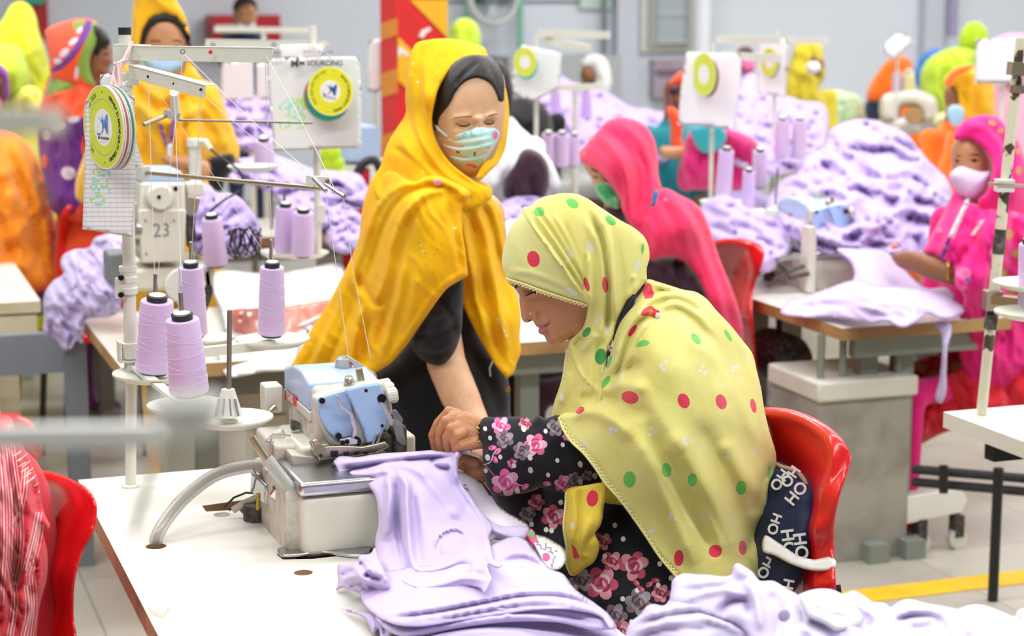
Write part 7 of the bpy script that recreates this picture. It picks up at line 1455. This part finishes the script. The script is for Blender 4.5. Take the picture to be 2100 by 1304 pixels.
# pink-red scarf woman
D = 5.95
person('seated woman in a bright pink-red scarf and green mask, behind the dotted scarf woman', (1300,450), D, [
    ('face', [(1190,318),(1205,300),(1240,310),(1262,350),(1262,400),(1245,412),(1232,405),(1220,385),(1212,366),(1202,350),(1194,335)], D, .07,30,[([(1212,345),(1226,350),(1226,354),(1212,349)],1),([(1216,360),(1228,362),(1227,367),(1217,364)],5)]),
    ('face_mask', 'gmask', [(1221,378),(1245,374),(1262,390),(1276,412),(1268,428),(1245,420),(1232,408),(1223,394)], D - .09,.03,14, dict(step=5)),
    ('head_scarf', 'pinkr', [(1188,314),(1199,300),(1226,268),(1247,247),(1270,241),(1299,245),(1326,260),(1341,284),(1349,318),(1351,360),(1357,390),(1345,430),(1310,470),(1290,455),(1276,430),(1272,408),(1250,376),(1228,352),(1206,338),(1193,330)],[(1188,314, D + .0),(1270,242, D),(1350,330, D),(1270,330, D - .16),(1260,390, D - .14),(1320,430, D - .12)],.03,22,
     dict(step=5, folds=[fold([(1240,260),(1290,310),(1310,380),(1300,440)],-.02,9), fold([(1225,275),(1265,320),(1285,380),(1285,430)],.018,8), fold([(1270,250),(1320,300),(1335,360),(1330,410)],.018,9), fold([(1205,300),(1245,335),(1268,380)],.012,7), fold([(1300,300),(1325,350),(1325,400)],-.015,6)])),
    ('shoulder_drape', 'pinkr', [(1290,455),(1310,430),(1345,395),(1357,387),(1399,402),(1430,420),(1452,458),(1464,495),(1475,528),(1500,590),(1519,645),(1526,700),(1520,780),(1495,760),(1480,690),(1450,610),(1425,560),(1400,533),(1375,527),(1357,528),(1333,534),(1310,500)],[(1300,460, D - .12),(1357,390, D - .05),(1464,495, D),(1520,680, D - .02),(1400,470, D - .2),(1333,530, D - .12),(1470,620, D - .12)],.03,24,
     dict(step=6, folds=[fold([(1350,400),(1380,450),(1400,520)],-.02,9), fold([(1370,400),(1420,460),(1450,540),(1490,640)],.02,10), fold([(1320,440),(1340,480),(1350,520)],.02,8), fold([(1400,410),(1440,470),(1470,560),(1505,680)],-.02,9)])),
    ('sleeve', 'maroon', [(1300,480),(1333,525),(1400,525),(1440,580),(1480,680),(1500,770),(1400,780),(1320,700),(1290,600)], D - .03,.08,50, dict(step=8)),
    ('lanyard', 'bluec', [(1340,388),(1352,392),(1345,420),(1334,428)], D - .16,.006,4, dict(step=5)),('brooch', 'fp0', ell(1364,412,6,6,0,10), D - .17,.012,5, dict(step=4))], head=(1262,340), fdir=(-1,0), clothes='maroon')
red_chair('red plastic chair behind the pink scarf woman', [(1440,540),(1450,505),(1469,493),(1495,488),(1527,490),(1555,499),(1567,515),(1562,546),(1550,576),(1543,615),(1545,668),(1551,740),(1552,830),(1450,840)],[(1450,505,6.25),(1565,515,6.0),(1545,700,5.98),(1500,560,6.28),(1500,700,6.25),(1530,540,6.1),(1520,640,6.08)],
          [(1455,512),(1500,500),(1535,508),(1542,530),(1530,570),(1520,620),(1520,700),(1522,800)],(2.35,5.3, math.pi), size=.36)
# dark sleeve and white scarf behind the standing woman
D = 6.9
person('person in a white scarf and dark purple sleeves behind the standing woman', (1060,350), D, [
    ('hair', 'hair', [(1004,128),(1020,122),(1038,134),(1048,165),(1052,205),(1046,240),(1030,250),(1010,240),(1004,180)], D - .04,.05,16),
    ('scarf', 'whites', [(1020,250),(1046,238),(1069,261),(1100,288),(1123,318),(1142,353),(1149,385),(1132,401),(1080,410),(1023,418),(995,420),(1000,330)],[(1020,250, D),(1145,370, D),(1060,330, D - .15),(1010,410, D - .1)],.05,30, dict(folds=[fold([(1050,260),(1040,320),(1010,390)],.03,9), fold([(1070,280),(1110,310),(1130,370)],.02,8)])),
    ('sleeve', 'maroon', [(1077,305),(1107,314),(1123,337),(1127,368),(1120,400),(1075,408),(1034,404),(1034,368),(1054,330)], D - .18,.05,28)], head=(1018,195), fdir=(-.3,-.95), hr=.06, skin='hair')
D = 8.3
person('person in black behind the leftmost small lime disc', (1090,240), D, [('shirt', 'blackc', [(1046,205),(1075,200),(1112,212),(1130,240),(1134,275),(1120,300),(1060,300),(1046,260)],[(1050,205, D),(1134,270, D),(1090,250, D - .15)],.06,30)], head=(1085,165), fdir=(0,1), scale=.9)
# magenta woman at right
D = 6.0
mk('mflow', cloth('magenta_with_gold_flowers', 'E6137F', .25,250)); mk('goldf', cloth('gold_embroidery', 'B88A3A', .3,200))
person('woman in a magenta scarf and pale lavender mask sewing at the right table', (2010,500), D, [
    ('face', [(1952,300),(1960,283),(1985,272),(2010,285),(2028,315),(2034,350),(2025,385),(2005,405),(1980,405),(1962,385),(1953,350)], D + .02,.09,38,[([(1985,320),(2000,315),(2012,320),(2000,320)],1),([(1957,322),(1966,318),(1972,321)],1),([(1984,328),(1996,324),(2010,330),(1998,334)],6),(ell(1998,329,5,3),5),(ell(1963,330,4,3.5),5)]),
    ('face_mask', 'lmask', [(1947,358),(1956,348),(1970,341),(1990,346),(2012,352),(2032,352),(2031,368),(2018,395),(2000,410),(1980,411),(1966,398),(1953,378)], D - .08,.045,28, dict(step=6)),
    ('head_scarf', ['mag', 'goldf'],[(1956,284),(1962,264),(1978,246),(2002,237),(2030,236),(2051,243),(2064,262),(2085,285),(2100,320),(2125,380),(2130,460),(2040,470),(2012,430),(2005,412),(2022,395),(2033,365),(2034,335),(2024,312),(2004,294),(1982,285),(1962,288)],[(1958,280, D - .05),(2002,238, D),(2060,262, D),(2034,350, D - .14),(2010,420, D - .14),(2125,380, D + .05),(2070,380, D - .12)],.03,20,
     dict(step=6, spots=[(ell(2035,252,8,5,20),1),(ell(2052,268,6,5),1),(ell(2090,350,6,8),1),(ell(2088,310,5,6),1)], folds=[fold([(1975,262),(2020,262),(2050,300),(2052,370)],.02,9), fold([(2010,250),(2060,290),(2075,370),(2060,440)],-.02,8)])),
    ('dress', ['mag', 'goldf', 'fp0', 'bluec'],[(1962,385),(1945,415),(1928,448),(1908,486),(1893,518),(1925,530),(1955,548),(1960,585),(1975,605),(1965,660),(1970,740),(1990,790),(2030,812),(2130,800),(2140,450),(2060,430),(2010,420),(1985,412)],[(1962,390, D - .02),(1895,518, D - .1),(1960,590, D - .3),(2130,600, D + .02),(2020,500, D - .24),(2050,750, D - .1),(1960,740, D - .1),(2000,420, D - .12)],.05,40,
     dict(step=7, spots=[(ell(1975,560,16,12),2),(ell(1985,575,6,5),3),(ell(1975,590,8,6),2),(ell(2070,480,8,10),1),(ell(2085,520,10,8),1),(ell(2060,560,8,7),1),(ell(2075,600,7,9),1),(ell(2050,640,9,8),1),(ell(2085,400,7,12),3),(ell(2080,440,8,8),2),(ell(1926,472,6,6),2),(ell(2040,520,10,14,20),2)], folds=[fold([(1980,420),(1960,470),(1930,520)],.03,9), fold([(2000,430),(1990,500),(1960,550)],-.03,9), fold([(2030,440),(2030,520),(2010,600)],.03,12), fold([(2080,440),(2070,560),(2060,700)],-.03,12), fold([(2000,560),(2040,640),(2040,760)],.02,12)])),
    ('pen', 'wmask', [(1982,405),(1990,408),(1956,490),(1944,485)], D - .27,.008,5, dict(step=5)),('lanyard', 'tiep', [(1944,486),(1950,490),(1938,525),(1926,535)], D - .3,.006,4, dict(step=5)),('pin', 'fp3', [(2010,452),(2020,450),(1998,482),(1990,482)], D - .33,.006,4, dict(step=5)),
    ('forearm', 'skin3', [(1828,524),(1845,516),(1875,514),(1910,522),(1940,532),(1962,545),(1964,585),(1940,582),(1905,572),(1870,556),(1840,545)],[(1830,530, D + .02),(1960,570, D - .22),(1890,540, D - .12)],.035,22, dict(step=6)),('bangle', 'gold', [(1941,534),(1948,537),(1950,578),(1941,580)], D - .26,.012,5, dict(step=4)),
    ('trousers', ['redt', 'goldf', 'magd'],[(1868,745),(1900,730),(1960,735),(2100,730),(2130,760),(2100,860),(1990,870),(1930,890),(1880,915),(1862,922),(1860,850)],[(1868,750, D + .1),(1865,915, D + .05),(2120,760, D - .05),(1980,800, D - .05)],.08,40, dict(step=8, spots=[(ell(1890,755,12,8),1),(ell(1912,768,10,8),1),(ell(1935,758,9,6),1),(ell(1960,750,12,6),1)], folds=[fold([(1880,780),(1900,840),(1890,900)],.03,14), fold([(1940,770),(1980,820),(2080,830)],.03,14)]))],
    head=(1995,335), fdir=(-1,-.2), skin='skin')
# mid and far workers
def far(label, D, head, scarf, smat, face=None, skin='skin3', extra=(), fdir=(0,-1), sc=.95):
    x, y = head; P_ = []
    if face: P_.append(('face', face, D - .02,.06,14))
    P_.append(('head_scarf', smat, scarf, D, .08,22, dict(step=7)))
    return person(label, head, D, P_ + list(extra), head=head, fdir=fdir, scale=sc, skin=skin, hips=.6, hr=.07)
far('person in an orange scarf with teal and magenta clothes behind the blurred chart', 8.9,(1385,190),[(1372,175),(1380,158),(1400,145),(1425,150),(1430,200),(1400,230),(1398,200),(1390,182)], 'tieo', [(1374,195),(1384,182),(1398,190),(1402,210),(1390,222),(1376,215)],
    extra=[('hair', 'hair', [(1372,192),(1375,180),(1388,176),(1395,186),(1384,196)],8.78,.03,8, dict(step=4)),('tunic', 'tieo', [(1370,215),(1385,222),(1400,240),(1400,290),(1415,310),(1380,305),(1375,260)],8.75,.05,12),('forearm', 'skin', [(1352,304),(1380,300),(1415,305),(1418,322),(1385,326),(1355,320)],8.6,.04,10),('shawl', 'magd', [(1402,300),(1420,262),(1470,262),(1520,272),(1550,290),(1556,340),(1530,385),(1480,392),(1420,390),(1403,392)],8.6,.12,30),('scarf', 'teal2', [(1418,262),(1440,255),(1480,258),(1490,280),(1470,310),(1440,312),(1422,290)],8.45,.05,14)])
far('person in a white head scarf far back, left of the pink scarf woman', 11.5,(1210,150),[(1190,150),(1192,128),(1205,114),(1225,111),(1244,122),(1252,145),(1253,180),(1240,200),(1222,190),(1218,165),(1212,145),(1200,138)], 'whites', [(1190,150),(1196,138),(1210,137),(1220,150),(1218,166),(1204,168),(1192,162)],
    extra=[('dress', 'whites', [(1215,190),(1250,190),(1275,215),(1290,250),(1270,275),(1220,270),(1205,230)],11.4,.12,24)], sc=1)
far('person in a yellow scarf and white mask at the upper right charts', 10.8,(1665,130),[(1622,120),(1630,95),(1650,80),(1672,80),(1686,95),(1690,120),(1692,160),(1680,180),(1690,215),(1640,225),(1598,222),(1596,190),(1612,150)], 'olive', [(1648,120),(1660,108),(1680,110),(1690,130),(1686,155),(1668,162),(1652,150)],
    extra=[('face_mask', 'wmask', [(1654,132),(1672,126),(1684,136),(1678,150),(1660,152)],10.62,.03,10, dict(step=5))])
far('person in lime green bending forward at far right', 11.3,(1993,75),[(1966,85),(1972,60),(1990,45),(2010,46),(2024,60),(2026,85),(2008,100),(1985,102),(1968,98)], 'lime', None, extra=[('shawl', 'neon2', [(1888,150),(1900,125),(1930,105),(1965,95),(2000,100),(2005,160),(1985,230),(1940,245),(1915,215),(1892,190)],11.3,.15,40)])
far('person in an orange scarf behind the ivory sewing machine at far right', 11.8,(1845,150),[(1778,205),(1785,170),(1802,145),(1822,122),(1845,114),(1865,120),(1872,140),(1860,165),(1840,190),(1815,212),(1790,215)], 'orange', None, extra=[('trousers', 'navyc', [(1776,208),(1808,205),(1812,245),(1780,248)],11.8,.08,14)])
far('person in a see-through yellow scarf and light blue mask above the magenta woman', 8.6,(1965,195),[(1938,172),(1948,148),(1970,135),(2000,135),(2030,150),(2040,200),(2035,250),(1990,255),(1965,240),(1960,205),(1952,180)], 'mgold', [(1938,185),(1946,175),(1960,180),(1966,205),(1960,225),(1945,222)],
    extra=[('face_mask', 'bmask', [(1944,222),(1960,214),(1975,222),(1975,248),(1958,260),(1946,248)],8.45,.04,12, dict(step=5)),('head_wrap', 'orange', [(1936,175),(1945,152),(1965,138),(2000,136),(1985,145),(1960,160),(1950,178)],8.44,.03,8, dict(step=5)),('tunic', 'orange', [(1950,262),(1962,280),(1958,330),(1945,362),(1925,352),(1935,310)],8.5,.05,12)])
far('lime head scarf of a person just right of the striped pillar', 10.4,(952,70),[(920,80),(924,55),(938,40),(955,36),(972,44),(984,62),(986,90),(980,130),(925,130)], 'neon2', None, fdir=(0,1))
far('black-haired person in a pink mask behind the blurred charts', 10.4,(1528,120),[(1508,150),(1545,150),(1560,175),(1560,200),(1500,200)], 'lavd', [(1512,115),(1528,105),(1545,115),(1548,135),(1530,150),(1514,138)], extra=[('hair', 'hair', [(1508,115),(1515,102),(1530,98),(1544,104),(1546,116),(1530,110)],10.3,.04,8, dict(step=4)),('face_mask', 'fp0', [(1520,128),(1546,126),(1546,145),(1530,150)],10.3,.04,8, dict(step=4))])
far('person in a blue top behind the lime green one at far right', 12.6,(1908,150),[(1875,170),(1880,130),(1895,108),(1920,98),(1940,104),(1935,150),(1890,180)], 'bluec', None, fdir=(0,1))
far('pink scarfed person at the top right behind the hanging white sheet', 10.6,(2072,120),[(2030,90),(2045,76),(2075,68),(2105,72),(2120,95),(2115,150),(2080,180),(2040,150)], 'fp1', None, fdir=(0,1)) if 'fp1' in MAT else None
# ---------------------------------------------------------------- second overlock on the right table (a copy of the near one)
def all_copy(o):
    c = o.copy(); COL.objects.link(c)
    for ch in kids(o):
        d = ch.copy(); COL.objects.link(d); d.parent = c; d.matrix_parent_inverse = ch.matrix_parent_inverse.copy()
        for g in kids(ch): e = g.copy(); COL.objects.link(e); e.parent = d; e.matrix_parent_inverse = g.matrix_parent_inverse.copy()
    return c
MC2 = all_copy(MC); dl = pz(1672,596,.76) - pz(628,1138,.76); MC2.location = MC.location + dl; tag(MC2, 'blurred ivory overlock machine with pale blue cover on the right table', 'sewing machine')
t = empty('tension_rod_set', pd(1600,540,6.3), 'dark levers, wires and tube beside the overlock on the right table', 'machine part')
for k, ln in enumerate((((1560,560),(1600,530),(1640,525)),((1575,590),(1600,560),(1650,545)),((1590,530),(1620,570),(1660,560)))): MB().tube([pd(x, y, 6.25) for x, y in ln],.008,8).build('lever', 'darkm' if k else 'steel', t)
o = MB().box(pz(1655,600,.765), pz(1655,600,.765) + Vector((.03,.05,.22))).build('post', 'cream', t)
# machine under-table parts at right: posts, pedestal box, pedal, castor trolley
T = empty('pedestal_box', pz(1770,1150,0), 'tall grey weathered wooden box with a pale lid under the right table', 'box')
Lb = Vector((2.90,5.18,0)); a = pz(1680,1150,0.0)
mb = MB(); x0 = ppl(1672,1000, Vector((0,5.0,0)), AX['y']).x; x1 = ppl(1862,1000, Vector((0,5.0,0)), AX['y']).x
o = MB().box((x0,5.0,.0),(x1,5.3,.52)).build('box_body', 'greybox', T, False); o = MB().box((x0 - .01,4.98,.52),(x1 + .015,5.32,.585)).build('lid', 'cream', T); bev(o, .01)
for x in (1690,1735,1848): q = ppl(x, 750, Vector((0,5.02,0)), AX['y']).x; MB().cyl((q, 5.04,.585),(q, 5.04,.722),.012).build('post', 'frame', T)
TR = empty('castor_beam', (x1 + .1,5.1,0), 'pale beam foot with castor wheels beside the grey box', 'beam')
q0 = ppl(1862,1080, Vector((0,5.0,0)), AX['y']); q1 = ppl(1985,1045, Vector((0,5.0,0)), AX['y'])
o = MB().prism([Vector((x1,5.0,.10)), Vector((q1.x - .02,5.0,.12)), Vector((q1.x, 5.0,.16)), Vector((q1.x - .03,5.0,.2)), Vector((x1,5.0,.19))],(0,.08,0)).build('beam', 'white', TR); bev(o, .004)
for px_ in (1880,1955):
    q = ppl(px_, 1130, Vector((0,5.03,0)), AX['y']).x; MB().lathe((q, 5.0,.032),[(0,0),(.032,0),(.032,.025),(0,.025)],20,(0,1,0)).build('wheel', 'cream', TR); MB().box((q - .015,4.995,.04),(q + .015,5.04,.11)).build('fork', 'darkm', TR)
MO = empty('clutch_motor', (3.0,5.6,.5), 'dark motor with cables hanging under the right table', 'motor')
o = MB().lathe((2.95,5.45,.55),[(0,0),(.07,.01),(.085,.05),(.085,.2),(.06,.24),(0,.24)],24,(0,1,0)).build('motor_body', 'darkm', MO); MB().tube([(2.95,5.57,.6),(2.95,5.57,.724)],.012).build('hanger', 'dark', MO)
for k in range(4): MB().tube(smooth3([Vector((2.93,5.5,.55)), Vector((2.9 + .03 * k, 5.46,.40)), Vector((2.98 - .05 * k, 5.42,.30)), Vector((2.92,5.5,.02))]),.006,8).build('cable', 'dark', MO)
for z, c_ in ((.50, 'white'),(.44, 'payel')): MB().ball((2.90,5.38, z),.03,(1.4,.5,.5)).build('label_tag', c_, MO)
# black pedal frame under the near right table
PF = empty('foot_stand', (pd(2000,1000,5.5).x, pd(2000,1000,5.5).y, 0), 'black metal foot bars on the floor behind the near right table', 'stand')
for a, b2 in (((1872,962,5.6),(2150,985,5.4)),((1872,988,5.6),(2150,1012,5.4)),((1935,955,5.5),(1935,1010,5.5))): MB().tube([pd(*a), pd(*b2)],.014,10).build('bar', 'dframe', PF)
q = pd(2048,960,5.3); MB().tube([q, (q.x, q.y, 0)],.015,10).build('leg', 'dframe', PF)
# under the second table: beige cabinet, dark frame
CB = empty('drawer_cabinet', (1.2,5.3,0), 'beige cabinet panel under the second table, behind the overlock', 'cabinet')
x0 = ppl(390,880, Vector((0,5.25,0)), AX['y']).x; x1 = ppl(600,880, Vector((0,5.25,0)), AX['y']).x
MB().box((x0,5.25,0),(x1,5.8,.62)).build('cabinet_body', 'palegrey' if 'palegrey' in MAT else 'cream', CB, False); MB().box((x0 + .02,5.24,.05),(x0 + .16,5.25,.55)).build('door', 'white', CB, False); MB().box((x0 + .19,5.24,.05),(x1 - .02,5.25,.55)).build('door', 'cream', CB, False)
UB = empty('knee_frame', (.9,5.2,0), 'dark grey metal apron and crossed legs under the left end of the second table', 'frame')
MB().box((.30,6.1,.55),(.66,6.14,.68)).box((.30,6.02,.55),(.33,6.1,.68)).build('apron', 'dgrey', UB, False); MB().tube([(.35,6.05,.55),(.62,5.9,.02)],.02).build('leg', 'dframe', UB); MB().box((.62,5.75,0),(.68,5.85,.7)).build('post', 'dgrey', UB, False)
WB = MB().box((.15,5.3,.0),(.42,5.7,.22)).build('storage_bin', 'white', None, False); tag(WB, 'white plastic bin on the floor at the left under the tables', 'bin'); bev(WB, .01)
BB = empty('dark_bag', (.25,5.9,0), 'dark cloth bag on the floor under the second table', 'bag'); MB().ball((.28,5.95,.17),.19,(1.1,.8,.9)).build('bag_body', 'navyc', BB); MB().tube(smooth3([Vector((.2,5.95,.3)), Vector((.26,5.93,.42)), Vector((.34,5.95,.3))]),.01).build('handle', 'navyc', BB)
# fire extinguisher, cabinet and clutter behind the standing woman
FE = empty('fire_extinguisher', pd(727,470,7.5), 'red fire extinguisher with tag, left of the standing woman shoulder', 'fire extinguisher')
Dx = 7.5; c = pd(729,470, Dx); r = 28 * Dx / F_PX
MB().lathe((c.x, c.y, .12),[(0,0),(r, 0),(r, pd(729,405, Dx).z - .12),(r * .8, pd(729,392, Dx).z - .12),(r * .35, pd(729,384, Dx).z - .12),(r * .3, pd(729,372, Dx).z - .12),(0, pd(729,372, Dx).z - .12)],28).build('cylinder', 'redp', FE)
MB().tube(smooth3([pd(729,372, Dx), pd(735,350, Dx), pd(750,332, Dx), pd(770,330, Dx), pd(780,350, Dx)]),.018,10).build('hose', 'dark', FE); MB().box(pd(742,380, Dx), pd(760,345, Dx) + Vector((0,.03,0))).build('valve', 'redp', FE)
MB().lathe((c.x, c.y, 0),[(0,0),(.11,0),(.10,.12),(0,.12)],20).build('stand', 'dframe', FE)
MB().box(pd(703,500, Dx - .12), pd(740,446, Dx - .12) + Vector((0,.004,0))).build('inspection_tag', 'white', FE, False)
GB = MB().box(pd(712,330,8.0), pd(783,262,8.0) + Vector((.0,.3,0))).build('crate', 'blue', None); tag(GB, 'pale blue box standing left of the striped pillar', 'box')
GC = empty('counter_unit', pd(745,420,8.2), 'pale grey counter unit holding the blue box, left of the pillar', 'cabinet'); q = pd(690,330,8.0); q2 = pd(783,330,8.0); MB().box((q.x, q.y + .0,0),(q2.x + .1, q.y + .4, q.z - .02)).build('unit_body', 'white', GC, False); MB().box((q.x + .02, q.y - .01,.3),(q2.x + .05, q.y, q.z - .1)).build('door', 'cream', GC, False)
t = empty('ribbon_bundle', pd(680,340,7.9), 'bright lime green ribbons hanging behind the second stand', 'ribbon')
for k in range(6): MB().ball(pd(668 + k * 6,318 + (k % 3) * 22,7.9),.03,(1,.6,1.5)).build('ribbon', 'lime', t)
# left background stands and beige rails behind the mustard woman
for i, (x0, y0, x1, y1, Dq, lab) in enumerate(((420,100,660,95,9.0, 'long pale guide rail behind the second stand'),(470,200,560,205,8.4, 'short pale guide rail behind the gridded chart'),(440,60,640,62,10.5, 'pale guide rail highest on the far left stands'),(1120,180,1240,178,8.6, 'thin pale rail above the far lavender cones'))):
    t = empty('guide_rail_stand', pd(x0, y0, Dq), lab, 'stand', 'far guide rails'); mb = MB(); mb.bar(pd(x0, y0, Dq), pd(x1, y1, Dq),.03,.03); mb.build('rail', 'cream', t, False); p = pd((x0 + x1) / 2,(y0 + y1) / 2, Dq); MB().tube([p, (p.x, p.y, 0)],.014).build('post', 'cream', t)
sheet('pale chart sheet blurred between the mustard woman and the gridded chart', [(455,125),(520,122),(522,205),(452,206)],7.6, 'paper')
sheet('pale yellow-white chart sheet beside the first blurred one', [(525,130),(560,130),(560,205),(525,205)],7.9, 'paper')
HB = heap('lavender and grey cloth bundles blurred behind the second stand', [(455,205),(500,195),(555,205),(560,250),(560,300),(500,310),(470,280)],[(460,210,8.2),(560,210,8.2),(500,300,7.8)],.06,16,10,1.6,21, 'lavd', 6,.06,30)
# ivory lockstitch machine far right
SM = empty('sewing_machine', pd(1865,250,11.0), 'blurred ivory arched sewing machine far back at right', 'sewing machine')
relief('arm', [(1812,195),(1830,188),(1900,190),(1918,200),(1915,250),(1890,252),(1885,225),(1850,222),(1840,248),(1812,250)],11.0, 'machine', SM, T=.08, R=14, step=6); MB().cyl(pd(1875,236,10.9), pd(1875,236,11.1),.05).build('hand_wheel', 'ply', SM)
Q = pd(1812,250,11.0); MB().box((Q.x, Q.y - .1, Q.z - .03),(Q.x + .35, Q.y + .1, Q.z + .005)).build('bed', 'machine', SM)
cone('white thread cone on top of the far ivory sewing machine', (1840,152),(1840,188),9,11,11.0, 'cones on the far ivory machine'); oo = cone('lime thread cone on top of the far ivory sewing machine', (1864,148),(1864,188),10,13,11.0, 'cones on the far ivory machine')[0]
for ch in kids(oo):
    if ch.name.startswith('wound'): ch.data = ch.data.copy(); ch.data.materials[0] = MAT['payel']
sign = tag(wbox(1330,120,1500,200,.0,.12).build('wall_notice', plain('grey_pink_board', 'C9B8C4', .6, var=.3, vscale=2), None, False), 'blurred grey and pink notice board low on the far wall under the window', 'sign')
o = tag(wbox(1335,140,1490,150,.118,.16).build('notice_strip', plain('brown_purple_strip', '8B6F86', .6), None, False), 'brown strip across the notice board on the far wall', 'sign')
o = tag(MB().box((5.2,14.6,0),(6.2,15.2,1.25)).build('metal_cupboard', plain('grey_cupboard', 'A3A7A8', .6), None, False), 'grey metal cupboard against the far wall under the window', 'cabinet')
# ---------------------------------------------------------------- light
def area(x, y, z, sx, sy, e, col=(1,1,1)):
    l = bpy.data.lights.new('ceiling_tube', 'AREA'); l.shape = 'RECTANGLE'; l.size = sx; l.size_y = sy; l.energy = e; l.color = col
    o = bpy.data.objects.new('ceiling_tube', l); COL.objects.link(o); o.location = (x, y, z); return o
for y in (1.2,4.4,8.0,12.5):
    for x in (-1.5,2.6,7.5):
        if y > 9 and x < 0: continue
        area(x + y * .25, y, 4.1,3.4,.6,215 if y < 8 else 270)
w = bpy.data.worlds.new('ambient_fill'); SC.world = w; w.use_nodes = True  # added whitish fill, coming in through the open side behind the camera
w.node_tree.nodes['Background'].inputs[0].default_value = (.93,.97,1,1); w.node_tree.nodes['Background'].inputs[1].default_value = .55
vs = SC.view_settings; SC.display_settings.display_device = 'sRGB'; vs.view_transform = 'Standard'; vs.look = 'None'; vs.exposure = EXPO; vs.gamma = 1; vs.use_curve_mapping = False
SC.cycles.use_denoising = True; SC.cycles.max_bounces = 6; SC.cycles.diffuse_bounces = 3; SC.cycles.glossy_bounces = 3; SC.cycles.transparent_max_bounces = 8
SC.cycles.sample_clamp_indirect = 4; SC.cycles.caustics_reflective = False; SC.cycles.caustics_refractive = False
